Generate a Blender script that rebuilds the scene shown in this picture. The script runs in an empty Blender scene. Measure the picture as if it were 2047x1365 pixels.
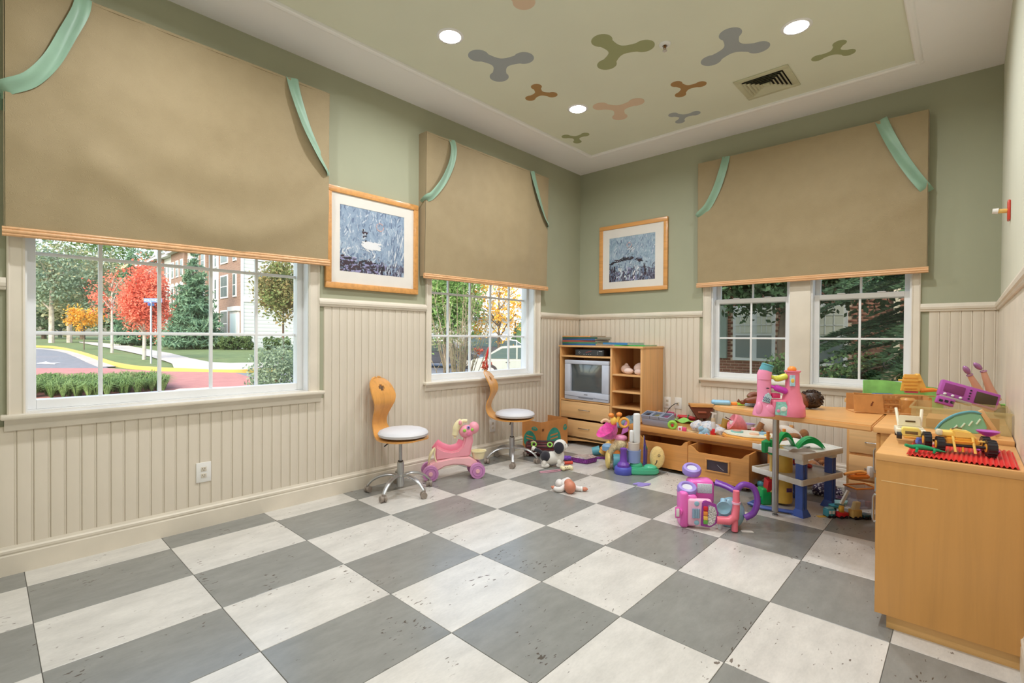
import bpy, bmesh, math, random
from math import sin, cos, pi, radians as rad, sqrt
from mathutils import Vector as V, Matrix as M
import numpy as np

# ---------------------------------------------------------------- camera, world, sun, exposure
SC = bpy.context.scene
COL = SC.collection
FPX = 981.5645
YAW, PIT, ROL = 2.3187147, -0.0093311, 0.0064000
CP = V((3.65907, 0.45614, 1.25773))
_f = V((cos(YAW)*cos(PIT), sin(YAW)*cos(PIT), sin(PIT)))
_r = _f.cross(V((0, 0, 1))).normalized()
_u = _r.cross(_f)
CR = _r*cos(ROL) + _u*sin(ROL)
CU = -_r*sin(ROL) + _u*cos(ROL)
CD = _f
cam = bpy.data.cameras.new('camera')
cam.sensor_fit = 'HORIZONTAL'; cam.sensor_width = 36.0
cam.lens = FPX/2047*36; cam.clip_start = 0.05; cam.clip_end = 400
camo = bpy.data.objects.new('camera', cam); COL.objects.link(camo)
_m = M((CR, CU, -CD)).transposed().to_4x4(); _m.translation = CP
camo.matrix_world = _m
SC.camera = camo

wd = bpy.data.worlds.new('sky_world'); SC.world = wd; wd.use_nodes = True
_n = wd.node_tree.nodes; _l = wd.node_tree.links
_sky = _n.new('ShaderNodeTexSky'); _sky.sky_type = 'NISHITA'; _sky.sun_disc = False
_sky.sun_elevation = rad(38); _sky.sun_rotation = rad(150); _sky.air_density = 1.3; _sky.dust_density = 3.0; _sky.ozone_density = 1.0
_n['Background'].inputs['Strength'].default_value = 0.42
_l.new(_sky.outputs['Color'], _n['Background'].inputs['Color'])
sun = bpy.data.lights.new('sun', 'SUN'); sun.energy = 1.3; sun.angle = rad(12); sun.color = (1.0, 0.95, 0.86)
suno = bpy.data.objects.new('sun', sun); COL.objects.link(suno)
suno.rotation_euler = V((-0.62, 0.42, -0.66)).to_track_quat('-Z', 'Y').to_euler()
vs = SC.view_settings
vs.view_transform = 'Standard'; vs.look = 'None'; vs.exposure = 0.38; vs.gamma = 1.0; vs.use_curve_mapping = False

# ---------------------------------------------------------------- room constants (metres)
YB, XR, ZC, ZR, YF = 5.6754, 3.8384, 3.331, 1.5464, -0.30
def ray(x, y):
    return CD + CR*((x-1023.5)/FPX) + CU*((682.5-y)/FPX)
def PX(x, y, X=None, Y=None, Z=None, D=None):
    v = ray(x, y)
    if X is not None: t = (X-CP.x)/v.x
    elif Y is not None: t = (Y-CP.y)/v.y
    elif Z is not None: t = (Z-CP.z)/v.z
    else: t = D
    return CP + v*t

# ---------------------------------------------------------------- materials
def lin(c):
    return tuple(((x/255)/12.92 if x/255 <= 0.04045 else ((x/255+0.055)/1.055)**2.4) for x in c)
MATS = {}
class NT:
    def __init__(s, m): s.t = m.node_tree; s.n = s.t.nodes; s.l = s.t.links
    def new(s, k, **kw):
        n = s.n.new(k)
        for a, b in kw.items(): setattr(n, a, b)
        return n
    def link(s, a, b): s.l.new(a, b)
    def co(s, scale=(1, 1, 1), kind='Object', rot=(0, 0, 0), loc=(0, 0, 0)):
        t = s.new('ShaderNodeTexCoord'); mp = s.new('ShaderNodeMapping')
        mp.inputs['Scale'].default_value = scale; mp.inputs['Rotation'].default_value = rot; mp.inputs['Location'].default_value = loc
        s.link(t.outputs[kind], mp.inputs['Vector']); return mp.outputs['Vector']
    def noise(s, vec, scale, detail=3, rough=0.5, dist=0):
        n = s.new('ShaderNodeTexNoise'); n.inputs['Scale'].default_value = scale; n.inputs['Detail'].default_value = detail
        n.inputs['Roughness'].default_value = rough; n.inputs['Distortion'].default_value = dist
        s.link(vec, n.inputs['Vector']); return n.outputs['Fac']
    def ramp(s, fac, stops, interp='LINEAR'):
        r = s.new('ShaderNodeValToRGB'); e = r.color_ramp.elements; r.color_ramp.interpolation = interp
        while len(e) < len(stops): e.new(0.5)
        for el, (p, c) in zip(e, stops):
            el.position = p; el.color = (*lin(c), 1) if len(c) == 3 else c
        s.link(fac, r.inputs['Fac']); return r.outputs['Color']
    def mix(s, fac, a, b, mode='MIX'):
        n = s.new('ShaderNodeMix', data_type='RGBA', blend_type=mode)
        for sock, v in ((n.inputs['Factor'], fac), (n.inputs['A'], a), (n.inputs['B'], b)):
            if hasattr(v, 'links'): s.link(v, sock)
            else: sock.default_value = v
        return n.outputs['Result']
    def math(s, op, a, b=0.5, clamp=False):
        n = s.new('ShaderNodeMath', operation=op, use_clamp=clamp)
        for i, v in ((0, a), (1, b)):
            if hasattr(v, 'links'): s.link(v, n.inputs[i])
            else: n.inputs[i].default_value = v
        return n.outputs[0]
def mat(name, c=(200, 200, 200), rough=0.5, metal=0.0, var=0.0, vs_=8.0, bump=0.0, bs=60.0, sheen=0.0, spec=0.5, coat=0.0, trans=0.0, alpha=1.0, stretch=(1, 1, 1)):
    if name in MATS: return MATS[name]
    m = bpy.data.materials.new(name); m.use_nodes = True; MATS[name] = m
    b = m.node_tree.nodes['Principled BSDF']; t = NT(m)
    b.inputs['Base Color'].default_value = (*lin(c), 1)
    b.inputs['Roughness'].default_value = rough; b.inputs['Metallic'].default_value = metal
    b.inputs['Specular IOR Level'].default_value = spec
    if coat: b.inputs['Coat Weight'].default_value = coat; b.inputs['Coat Roughness'].default_value = 0.15
    if sheen: b.inputs['Sheen Weight'].default_value = sheen
    if trans: b.inputs['Transmission Weight'].default_value = trans
    if alpha < 1: b.inputs['Alpha'].default_value = alpha
    vec = t.co(stretch)
    if var:
        f = t.noise(vec, vs_, 4)
        lo = tuple(max(0, x*(1-var)) for x in c); hi = tuple(min(255, x*(1+var)) for x in c)
        t.link(t.ramp(f, [(0.3, lo), (0.7, hi)]), b.inputs['Base Color'])
    if bump:
        f = t.noise(vec, bs, 3); bp = t.new('ShaderNodeBump'); bp.inputs['Strength'].default_value = bump; bp.inputs['Distance'].default_value = 0.004
        t.link(f, bp.inputs['Height']); t.link(bp.outputs['Normal'], b.inputs['Normal'])
    return m
def bsdf(m): return m.node_tree.nodes['Principled BSDF']
def pl(name, c, rough=0.35, **k):
    return mat(name, c, rough, var=k.pop('var', 0.03), vs_=k.pop('vs_', 12.0), **k)
def wood(name, c, dark=0.14, rough=0.38, axis='z', sc=1.0, coat=0.25):
    if name in MATS: return MATS[name]
    m = mat(name, c, rough, coat=coat); t = NT(m); b = bsdf(m)
    s = {'x': (0.6, 14, 14), 'y': (14, 0.6, 14), 'z': (14, 14, 0.6)}[axis]
    v = t.co(tuple(a*sc for a in s))
    f = t.noise(v, 2.2, 5, 0.6, 0.6)
    lo = tuple(x*(1-dark) for x in c); hi = tuple(min(255, x*(1+dark*0.45)) for x in c)
    t.link(t.ramp(f, [(0.25, lo), (0.55, c), (0.8, hi)]), b.inputs['Base Color'])
    return m

# ---------------------------------------------------------------- mesh builder
class B:
    """collects shapes in one bmesh and links them as ONE mesh object"""
    def __init__(s): s.bm = bmesh.new()
    def _add(s, b2, mtx=None):
        if mtx is not None: b2.transform(mtx)
        me = bpy.data.meshes.new('tmp'); b2.to_mesh(me); b2.free(); s.bm.from_mesh(me); bpy.data.meshes.remove(me); return s
    def box(s, lo, hi, bev=0.0, seg=2, mtx=None):
        b = bmesh.new(); r = bmesh.ops.create_cube(b, size=1.0)
        lo, hi = V(lo), V(hi); d = hi-lo; c = (lo+hi)/2
        for v in b.verts: v.co = V((v.co.x*d.x+c.x, v.co.y*d.y+c.y, v.co.z*d.z+c.z))
        if bev: bmesh.ops.bevel(b, geom=b.edges[:], offset=min(bev, min(d)*0.49), segments=seg, affect='EDGES', profile=0.5, clamp_overlap=True)
        return s._add(b, mtx)
    def cbox(s, c, d, bev=0.0, seg=2, mtx=None):
        c, d = V(c), V(d); return s.box(c-d/2, c+d/2, bev, seg, mtx)
    def cyl(s, a, b_, r, r2=None, n=16, caps=True):
        a, b_ = V(a), V(b_); d = b_-a; b = bmesh.new()
        bmesh.ops.create_cone(b, cap_ends=caps, cap_tris=False, segments=n, radius1=r, radius2=r if r2 is None else r2, depth=d.length)
        q = d.to_track_quat('Z', 'Y').to_matrix().to_4x4(); q.translation = (a+b_)/2
        return s._add(b, q)
    def ell(s, c, r, n=16, m_=10, rot=None):
        b = bmesh.new(); bmesh.ops.create_uvsphere(b, u_segments=n, v_segments=m_, radius=1.0)
        if not hasattr(r, '__len__'): r = (r, r, r)
        q = M.Diagonal((*r, 1.0))
        if rot is not None: q = (rot if isinstance(rot, M) else M.Rotation(rot[0], 4, rot[1])) @ q
        q = M.Translation(V(c)) @ q
        return s._add(b, q)
    def lathe(s, prof, n=20, mtx=None, close=False):
        b = bmesh.new(); rings = []
        for (r, z) in prof:
            if r < 1e-5: rings.append([b.verts.new((0, 0, z))])
            else: rings.append([b.verts.new((r*cos(2*pi*i/n), r*sin(2*pi*i/n), z)) for i in range(n)])
        pr = list(zip(rings, rings[1:]))
        if close: pr.append((rings[-1], rings[0]))
        for A, Bq in pr:
            for i in range(n):
                j = (i+1) % n
                if len(A) == 1 and len(Bq) == 1: continue
                if len(A) == 1: b.faces.new((A[0], Bq[i], Bq[j]))
                elif len(Bq) == 1: b.faces.new((A[i], A[j], Bq[0]))
                else: b.faces.new((A[i], A[j], Bq[j], Bq[i]))
        bmesh.ops.recalc_face_normals(b, faces=b.faces[:])
        return s._add(b, mtx)
    def prism(s, pts, h0, h1, axis='z', bev=0.0, mtx=None):
        """polygon pts (2D) extruded between h0 and h1 along axis"""
        b = bmesh.new()
        f = {'z': lambda p, h: (p[0], p[1], h), 'y': lambda p, h: (p[0], h, p[1]), 'x': lambda p, h: (h, p[0], p[1])}[axis]
        A = [b.verts.new(f(p, h0)) for p in pts]; C = [b.verts.new(f(p, h1)) for p in pts]
        n = len(pts)
        b.faces.new(A); b.faces.new(C[::-1])
        for i in range(n): b.faces.new((A[i], A[(i+1) % n], C[(i+1) % n], C[i]))
        bmesh.ops.recalc_face_normals(b, faces=b.faces[:])
        if bev: bmesh.ops.bevel(b, geom=[e for e in b.edges if e.calc_face_angle(0) > 0.6], offset=bev, segments=2, affect='EDGES', clamp_overlap=True)
        return s._add(b, mtx)
    def tube(s, pts, r, n=10, caps=True, closed=False, flat=1.0):
        """tube along points; r number or list; flat squashes the section along the second normal"""
        b = bmesh.new(); pts = [V(p) for p in pts]; k = len(pts)
        rs = r if hasattr(r, '__len__') else [r]*k
        tan = []
        for i in range(k):
            a = pts[(i-1) % k] if closed or i else pts[0]; c = pts[(i+1) % k] if closed or i < k-1 else pts[-1]
            tan.append((c-a).normalized())
        up = V((0, 0, 1)) if abs(tan[0].z) < 0.9 else V((1, 0, 0))
        nx = tan[0].cross(up).normalized(); rings = []
        for i in range(k):
            nx = (nx - tan[i]*nx.dot(tan[i])).normalized(); ny = tan[i].cross(nx)
            rings.append([b.verts.new(pts[i]+nx*(rs[i]*cos(2*pi*j/n))+ny*(rs[i]*flat*sin(2*pi*j/n))) for j in range(n)])
        rr = list(zip(rings, rings[1:])) + ([(rings[-1], rings[0])] if closed else [])
        for A, C in rr:
            for j in range(n): b.faces.new((A[j], A[(j+1) % n], C[(j+1) % n], C[j]))
        if caps and not closed: b.faces.new(rings[0][::-1]); b.faces.new(rings[-1])
        bmesh.ops.recalc_face_normals(b, faces=b.faces[:])
        return s._add(b)
    def torus(s, c, R_, r, n=24, m_=8, mtx=None, arc=(0, 2*pi)):
        full = abs(arc[1]-arc[0]-2*pi) < 1e-4
        k = n if full else n+1
        pts = [V((R_*cos(arc[0]+(arc[1]-arc[0])*i/n), R_*sin(arc[0]+(arc[1]-arc[0])*i/n), 0)) for i in range(k)]
        q = M.Translation(V(c)) @ (mtx if mtx is not None else M.Identity(4))
        return s.tube([q @ p for p in pts], r, m_, closed=full)
    def grid(s, fn, nu, nv, thick=0.0, closed_u=False):
        b = bmesh.new(); g = [[b.verts.new(fn(i/nu, j/nv)) for j in range(nv+1)] for i in range(nu+(0 if closed_u else 1))]
        k = len(g)
        for i in range(nu):
            for j in range(nv): b.faces.new((g[i][j], g[(i+1) % k][j], g[(i+1) % k][j+1], g[i][j+1]))
        bmesh.ops.recalc_face_normals(b, faces=b.faces[:])
        if thick: bmesh.ops.solidify(b, geom=b.faces[:], thickness=thick)
        return s._add(b)
    def faces(s, vs, fs):
        b = bmesh.new(); q = [b.verts.new(v) for v in vs]
        for f in fs: b.faces.new([q[i] for i in f])
        bmesh.ops.recalc_face_normals(b, faces=b.faces[:])
        return s._add(b)
    def jitter(s, amt, scale=12.0, seed=0):
        from mathutils import noise
        for v in s.bm.verts:
            p = v.co*scale + V((seed*7.3, seed*3.1, 0)); v.co += noise.noise_vector(p)*amt
        return s
    def build(s, name, m, parent=None, smooth=True, ang=38, loc=None, mtx=None):
        if smooth:
            for f in s.bm.faces: f.smooth = True
            for e in s.bm.edges:
                if len(e.link_faces) == 2 and e.calc_face_angle(0) > rad(ang): e.smooth = False
        me = bpy.data.meshes.new(name); s.bm.to_mesh(me); s.bm.free()
        o = bpy.data.objects.new(name, me); COL.objects.link(o)
        if m is not None: me.materials.append(m)
        if parent is not None: o.parent = parent
        if loc is not None: o.location = loc
        if mtx is not None: o.matrix_local = mtx
        return o
def rawmesh(name, verts, quads, m, parent=None, smooth=False):
    me = bpy.data.meshes.new(name)
    verts = np.asarray(verts, np.float32).reshape(-1, 3); quads = np.asarray(quads, np.int32); k = quads.shape[1]
    me.vertices.add(len(verts)); me.vertices.foreach_set('co', verts.ravel())
    me.loops.add(quads.size); me.loops.foreach_set('vertex_index', quads.ravel())
    me.polygons.add(len(quads)); me.polygons.foreach_set('loop_start', np.arange(0, quads.size, k, dtype=np.int32))
    me.polygons.foreach_set('loop_total', np.full(len(quads), k, np.int32))
    me.update(calc_edges=True); me.materials.append(m)
    o = bpy.data.objects.new(name, me); COL.objects.link(o)
    if parent is not None: o.parent = parent
    return o
def tag(o, label, cat, group=None):
    o['label'] = label; o['category'] = cat
    if group: o['group'] = group
    return o
def thing(name, label, cat, loc=(0, 0, 0), rz=0.0, group=None, rot=None):
    o = bpy.data.objects.new(name, None); COL.objects.link(o); o.empty_display_size = 0.05
    o.location = loc; o.rotation_euler = rot if rot else (0, 0, rz)
    return tag(o, label, cat, group)
def struct(o): o['kind'] = 'structure'; return o
def emptyS(name, loc=(0, 0, 0)):
    o = bpy.data.objects.new(name, None); COL.objects.link(o); o.location = loc; return struct(o)
def inst(o, name=None, parent=None, loc=None, rot=None, scale=None, mtx=None):
    c = o.copy(); COL.objects.link(c)
    if name: c.name = name
    c.parent = parent
    if loc is not None: c.location = loc
    if rot is not None: c.rotation_euler = rot
    if scale is not None: c.scale = scale
    if mtx is not None: c.matrix_local = mtx
    return c
def dup(root, loc, rz=None):
    r = root.copy(); COL.objects.link(r); r.location = loc
    if rz is not None: r.rotation_euler = (0, 0, rz)
    for ch in list(root.children):
        c = ch.copy(); COL.objects.link(c); c.parent = r
        for g in ch.children:
            d = g.copy(); COL.objects.link(d); d.parent = c
    return r
def Rx(a): return M.Rotation(a, 4, 'X')
def Ry(a): return M.Rotation(a, 4, 'Y')
def Rz(a): return M.Rotation(a, 4, 'Z')
def Tr(*p): return M.Translation(V(p if len(p) == 3 else p[0]))
def bez(p0, p1, p2, p3, n=10):
    p0, p1, p2, p3 = map(V, (p0, p1, p2, p3))
    return [p0*(1-t)**3+p1*3*t*(1-t)**2+p2*3*t*t*(1-t)+p3*t**3 for t in [i/n for i in range(n+1)]]
def smooth_path(pts, n=6, closed=False):
    P_ = [V(p) for p in pts]; k = len(P_); out = []
    for i in range(k if closed else k-1):
        a = P_[(i-1) % k] if closed or i > 0 else P_[0]; b, c = P_[i], P_[(i+1) % k]
        d = P_[(i+2) % k] if closed or i+2 < k else P_[-1]
        for j in range(n):
            t = j/n
            out.append(0.5*((2*b)+(c-a)*t+(2*a-5*b+4*c-d)*t*t+(3*b-a-3*c+d)*t**3))
    if not closed: out.append(P_[-1])
    return out
random.seed(7)
# ================================================================ THE ROOM
# ---- materials of the room
def wpos(t, scale=(1, 1, 1)):
    g = t.new('ShaderNodeNewGeometry'); mp = t.new('ShaderNodeMapping'); mp.inputs['Scale'].default_value = scale
    t.link(g.outputs['Position'], mp.inputs['Vector']); return mp.outputs['Vector']
def tile_mat(name, c, pit, seed):
    m = mat(name, c, 0.25, spec=0.5); t = NT(m); b = bsdf(m)
    v1 = wpos(t, (3.2, 1.2, 3)); cloud = t.noise(v1, 3.0+seed, 6, 0.65)
    base = t.ramp(cloud, [(0.3, tuple(x*0.93 for x in c)), (0.7, tuple(min(255, x*1.04) for x in c))])
    fine = t.noise(wpos(t, (60, 22, 60)), 2.0, 2)
    base = t.mix(0.10, base, t.ramp(fine, [(0.35, tuple(x*0.6 for x in c)), (0.6, c)]), 'MULTIPLY')
    pv = wpos(t, (62, 24, 40)); pn = t.noise(pv, 1.0+seed*0.1, 2, 0.5, 0.3)
    mask = t.noise(wpos(t, (1, 1, 1)), 3.1+seed*0.7, 2)
    th = t.math('ADD', t.math('MULTIPLY', mask, 0.62), pn)
    pf = t.math('MULTIPLY', t.math('SUBTRACT', th, 1.035, True), 30.0, True)
    t.link(t.mix(pf, base, (*lin(pit), 1)), b.inputs['Base Color'])
    bp = t.new('ShaderNodeBump'); bp.inputs['Strength'].default_value = 0.35; bp.inputs['Distance'].default_value = 0.002; bp.invert = True
    und = t.noise(wpos(t, (30, 14, 30)), 2.0, 3)
    t.link(t.math('ADD', t.math('MULTIPLY', pf, 0.8), t.math('MULTIPLY', und, 0.35)), bp.inputs['Height'])
    t.link(bp.outputs['Normal'], b.inputs['Normal'])
    return m
M_TW = tile_mat('tile_white', (215, 211, 205), (122, 112, 104), 0)
M_TG = tile_mat('tile_grey', (143, 143, 139), (84, 76, 68), 1)
M_GROUT = mat('grout', (120, 114, 106), 0.9)
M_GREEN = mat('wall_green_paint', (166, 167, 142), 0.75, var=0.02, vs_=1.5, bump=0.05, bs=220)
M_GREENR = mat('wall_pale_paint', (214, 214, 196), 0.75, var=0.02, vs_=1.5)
M_CREAM = mat('cream_paint', (224, 213, 196), 0.45, var=0.03, vs_=5.0, bump=0.03, bs=90, stretch=(1, 1, 0.25))
M_CREAM2 = mat('cream_trim_paint', (226, 216, 200), 0.4, var=0.03, vs_=4.0)
M_WHITE = mat('white_vinyl', (236, 236, 236), 0.35, var=0.015, vs_=5)
M_CEILW = mat('ceiling_white_paint', (244, 242, 242), 0.8, var=0.006, vs_=2)
M_CEILG = mat('ceiling_green_paint', (224, 226, 207), 0.8, var=0.01, vs_=2)
def glass_mat(name, refl=0.06, tint=(1, 1, 1)):
    m = bpy.data.materials.new(name); m.use_nodes = True; t = NT(m); t.n.clear(); MATS[name] = m
    o = t.new('ShaderNodeOutputMaterial'); tr = t.new('ShaderNodeBsdfTransparent'); gl = t.new('ShaderNodeBsdfGlossy')
    tr.inputs['Color'].default_value = (*tint, 1); gl.inputs['Roughness'].default_value = 0.02
    lw = t.new('ShaderNodeLayerWeight'); lw.inputs['Blend'].default_value = 0.5
    fr = t.math('ADD', t.math('MULTIPLY', t.math('POWER', lw.outputs['Facing'], 4.0), 0.8), 0.04)
    mx = t.new('ShaderNodeMixShader')
    t.link(t.math('MULTIPLY', fr, refl/0.04), mx.inputs[0]); t.link(tr.outputs[0], mx.inputs[1]); t.link(gl.outputs[0], mx.inputs[2])
    t.link(mx.outputs[0], o.inputs['Surface']); return m
M_GLASS = glass_mat('window_glass', 0.035)
M_SCREEN = glass_mat('insect_screen_mesh', 0.002, (0.62, 0.64, 0.62))

# ---- floor: slab and every tile
TW, TL, TX0 = 0.457, 0.60251, -0.21914
fl = struct(B().box((-0.02, YF-0.05, -0.12), (XR+0.02, YB+0.02, -0.0045)).build('floor', M_GROUT))
tile_cache = {}
for j in range(0, 9):
    for i in range(-1, 10):
        x0, x1 = max(0.0, TX0+j*TW), min(XR, TX0+(j+1)*TW); y0, y1 = max(YF, i*TL), min(YB, (i+1)*TL)
        if x1-x0 < 0.02 or y1-y0 < 0.02: continue
        g = 0.0011; key = (round(x1-x0, 3), round(y1-y0, 3), (i+j) % 2)
        if key not in tile_cache:
            o = B().box((0, 0, -0.0045), (x1-x0-2*g, y1-y0-2*g, 0.0), 0.0012, 1).build('tile', M_TW if (i+j) % 2 == 1 else M_TG, fl, smooth=False)
            tile_cache[key] = o
        else: o = inst(tile_cache[key], 'tile', fl)
        o.location = (x0+g, y0+g, 0)

# ---- walls with their openings
W1 = (0.605, 2.14, 0.83, 2.90); W2 = (3.285, 4.775, 0.83, 2.90)
W3 = (1.672, 2.425, 0.83, 2.90); W4 = (2.585, 3.325, 0.83, 2.90)
b = B()
ys = [YF-0.2, W1[0], W1[1], W2[0], W2[1], YB+0.2]
for k in range(0, 6, 2): b.box((-0.2, ys[k], -0.3), (0, ys[k+1], ZC+0.25))
for w in (W1, W2):
    b.box((-0.2, w[0], -0.3), (0, w[1], w[2])); b.box((-0.2, w[0], w[3]), (0, w[1], ZC+0.25))
wl = struct(b.build('wall_left', M_GREEN, smooth=False))
b = B(); xs = [0, W3[0], W3[1], W4[0], W4[1], XR+0.2]
for k in range(0, 6, 2): b.box((xs[k], YB, -0.3), (xs[k+1], YB+0.2, ZC+0.25))
for w in (W3, W4):
    b.box((w[0], YB, -0.3), (w[1], YB+0.2, w[2])); b.box((w[0], YB, w[3]), (w[1], YB+0.2, ZC+0.25))
wb = struct(b.build('wall_back', M_GREEN, smooth=False))
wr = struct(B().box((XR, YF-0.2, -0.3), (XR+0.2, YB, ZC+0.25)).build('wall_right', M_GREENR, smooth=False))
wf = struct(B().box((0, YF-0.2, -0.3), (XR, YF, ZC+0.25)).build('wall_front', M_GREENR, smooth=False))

# ---- beadboard wainscot, board by board
PT = 0.0645; WZ0, WZ1 = 0.125, 1.492
plank_cache = {}
def plank(par, axis, a, wdt, z0, z1, wide):
    """board with chamfered edges and a bead on one edge, 9 mm proud of the wall"""
    key = (axis, round(wdt, 3), round(z0, 3), round(z1, 3), wide)
    if key not in plank_cache:
        g = 0.0022 if wide else 0.0012; e = 0.0026
        pr = [(g, 0.003), (g, 0.006), (g+e, 0.009), (wdt-0.011, 0.009), (wdt-0.009, 0.0075), (wdt-0.007, 0.009), (wdt-0.003, 0.009), (wdt-0.0005, 0.006), (wdt-0.0005, 0.003)]
        b = B()
        if axis == 'y': b.prism([(q[1], q[0]) for q in [(0.0, 0), (0.0, 0.003)]+pr+[(wdt, 0.003), (wdt, 0)]], z0, z1, 'z')
        else: b.prism([(q[0], -q[1]) for q in [(0.0, 0), (0.0, 0.003)]+pr+[(wdt, 0.003), (wdt, 0)]], z0, z1, 'z')
        plank_cache[key] = b.build('plank', M_CREAM, par)
        o = plank_cache[key]
    else: o = inst(plank_cache[key], 'plank', par)
    o.location = (0, a, 0) if axis == 'y' else (a, YB, 0)
y = 0.510-13*PT; k = 0
while y < YB-0.012:
    w = min(PT, YB-0.0095-y); z1 = WZ1
    if y+w > YF:
        for q in (W1, W2):
            if y+w > q[0]-0.11 and y < q[1]+0.11: z1 = 0.775
        if any(q[0]-0.09 < y+w*0.5 < q[1]+0.09 for q in (W1, W2)) or z1 == WZ1: plank(wl, 'y', y, w, WZ0, z1, k % 2 == 0)
        else:
            plank(wl, 'y', y, w, WZ0, WZ1, k % 2 == 0)
    y += PT; k += 1
x = 0.0095; k = 0
while x < XR-0.012:
    w = min(PT, XR-0.0005-x); z1 = 0.775 if 1.585 < x+w*0.5 < 3.40 else WZ1
    plank(wb, 'x', x, w, WZ0, z1, k % 2 == 0); x += PT; k += 1
# smooth panel and rail of the right wall
struct(B().box((XR-0.008, YF, 0), (XR, YB-0.01, WZ1)).build('wall_right_panel', M_CREAM2, wr, smooth=False))

# ---- baseboards and chair rail
BB = [(0, 0), (0.020, 0), (0.020, 0.100), (0.016, 0.108), (0.020, 0.116), (0.020, 0.128), (0.014, 0.136), (0.010, 0.150), (0, 0.150)]
RL = [(0, 1.484), (0.018, 1.484), (0.022, 1.490), (0.022, 1.497), (0.030, 1.503), (0.033, 1.520), (0.030, 1.534), (0.022, 1.540), (0.020, 1.548), (0, 1.548)]
def run(prof, name, segs, side):
    b = B()
    for a, c in segs:
        if side == 'l': b.prism(prof, a, c, 'y')
        elif side == 'b': b.prism([(YB-d, z) for d, z in prof], a, c, 'x')
        elif side == 'r': b.prism([(XR-d, z) for d, z in prof], a, c, 'y')
        elif side == 'f': b.prism([(YF+d, z) for d, z in prof], a, c, 'x')
    return struct(b.build(name, M_CREAM2, smooth=False))
run(BB, 'baseboard_left', [(YF, YB)], 'l'); run(BB, 'baseboard_back', [(0, XR)], 'b')
run(BB, 'baseboard_right', [(YF, YB)], 'r'); run(BB, 'baseboard_front', [(0, XR)], 'f')
run(RL, 'trim_1', [(YF, W1[0]-0.067), (W1[1]+0.065, W2[0]-0.065), (W2[1]+0.09, YB)], 'l')
run(RL, 'trim_2', [(0, W3[0]-0.078), (W4[1]+0.05, XR)], 'b')
run(RL, 'trim_3', [(YF, YB)], 'r')

# ---- windows
def casing(b, side, a, c, z0, z1):
    """fluted flat casing between a..c"""
    m_ = (a+c)/2; w = c-a
    pr = [(a, 0), (a, 0.022), (a+w*0.10, 0.026), (a+w*0.2, 0.018), (a+w*0.8, 0.015), (a+w*0.88, 0.019), (c, 0.013), (c, 0)]
    if side == 'l': b.prism([(q[1], q[0]) for q in pr], z0, z1, 'z')
    else: b.prism([(q[0], YB-q[1]) for q in pr], z0, z1, 'z')
def bx(b, side, a, c, d0, d1, z0, z1, bev=0.0):
    """box on a wall: a..c along it, d0..d1 depth into the room (negative outside)"""
    if side == 'l': b.box((min(d0, d1), a, z0), (max(d0, d1), c, z1), bev)
    else: b.box((a, YB-max(d0, d1), z0), (c, YB-min(d0, d1), z1), bev)
def sill(par, side, a, c):
    b = B(); bx(b, side, a-0.015, c+0.015, -0.07, 0.062, 0.812, 0.838, 0.008); b.build('window_sill', M_CREAM2, par)
    b = B(); pr = [(0.010, 0.752), (0.020, 0.752), (0.024, 0.762), (0.024, 0.785), (0.040, 0.806), (0.046, 0.812), (0.010, 0.812)]
    if side == 'l': b.prism(pr, a, c, 'y')
    else: b.prism([(YB-d, z) for d, z in pr], a, c, 'x')
    b.build('apron', M_CREAM2, par)
def picture_window(n, w, vcols, glass, zrows):
    e = emptyS('window_%d' % n, (0, (w[0]+w[1])/2, w[2])); e_inv = e.matrix_basis.inverted()
    par = e
    for a_, c_ in ((w[0]-0.065 if n == 1 else w[0]-0.06, w[0]+0.004), (w[1]+0.07 if n == 1 else w[1]+0.09, w[1]-0.008)):
        b = B(); casing(b, 'l', a_, c_, 0.838, 1.96); b.build('casing', M_CREAM2, par)
    sill(par, 'l', w[0]-0.075, w[1]+0.085)
    b = B()   # white reveal and outer frame
    for a, c in ((w[0], w[0]+0.012), (w[1]-0.012, w[1])): bx(b, 'l', a, c, -0.19, -0.001, w[2], w[3])
    bx(b, 'l', w[0], w[1], -0.19, -0.06, w[2], w[2]+0.014); bx(b, 'l', w[0], w[1], -0.19, -0.001, w[3]-0.014, w[3])
    b.build('jamb', M_WHITE, par, smooth=False)
    b = B(); a, c = w[0]+0.012, w[1]-0.012; g0, g1, gz0, gz1 = glass
    bx(b, 'l', a, g0, -0.155, -0.085, w[2]+0.014, w[3]-0.014, 0.003); bx(b, 'l', g1, c, -0.155, -0.085, w[2]+0.014, w[3]-0.014, 0.003)
    bx(b, 'l', g0, g1, -0.155, -0.085, w[2]+0.014, gz0, 0.003); bx(b, 'l', g0, g1, -0.155, -0.085, gz1, w[3]-0.014, 0.003)
    sash = b.build('sash', M_WHITE, par, smooth=False)
    for q in vcols:
        b = B(); bx(b, 'l', q-0.010, q+0.010, -0.141, -0.119, gz0, gz1, 0.004); b.build('muntin', M_WHITE, sash)
    for q in zrows:
        b = B(); bx(b, 'l', g0, g1, -0.140, -0.120, q-0.010, q+0.010, 0.004); b.build('muntin', M_WHITE, sash)
    ya = [g0]+vcols+[g1]; za = [gz0]+zrows+[gz1]
    for i in range(len(ya)-1):
        for k in range(len(za)-1):
            B().faces([(-0.13, ya[i], za[k]), (-0.13, ya[i+1], za[k]), (-0.13, ya[i+1], za[k+1]), (-0.13, ya[i], za[k+1])], [(0, 1, 2, 3)]).build('pane', M_GLASS, sash, smooth=False)
    for o in e.children: o.matrix_parent_inverse = e_inv
    return e
picture_window(1, W1, [0.933, 1.224, 1.515, 1.806], (0.655, 2.085, 0.895, 2.84), [1.263, 1.703, 2.143, 2.583])
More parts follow.
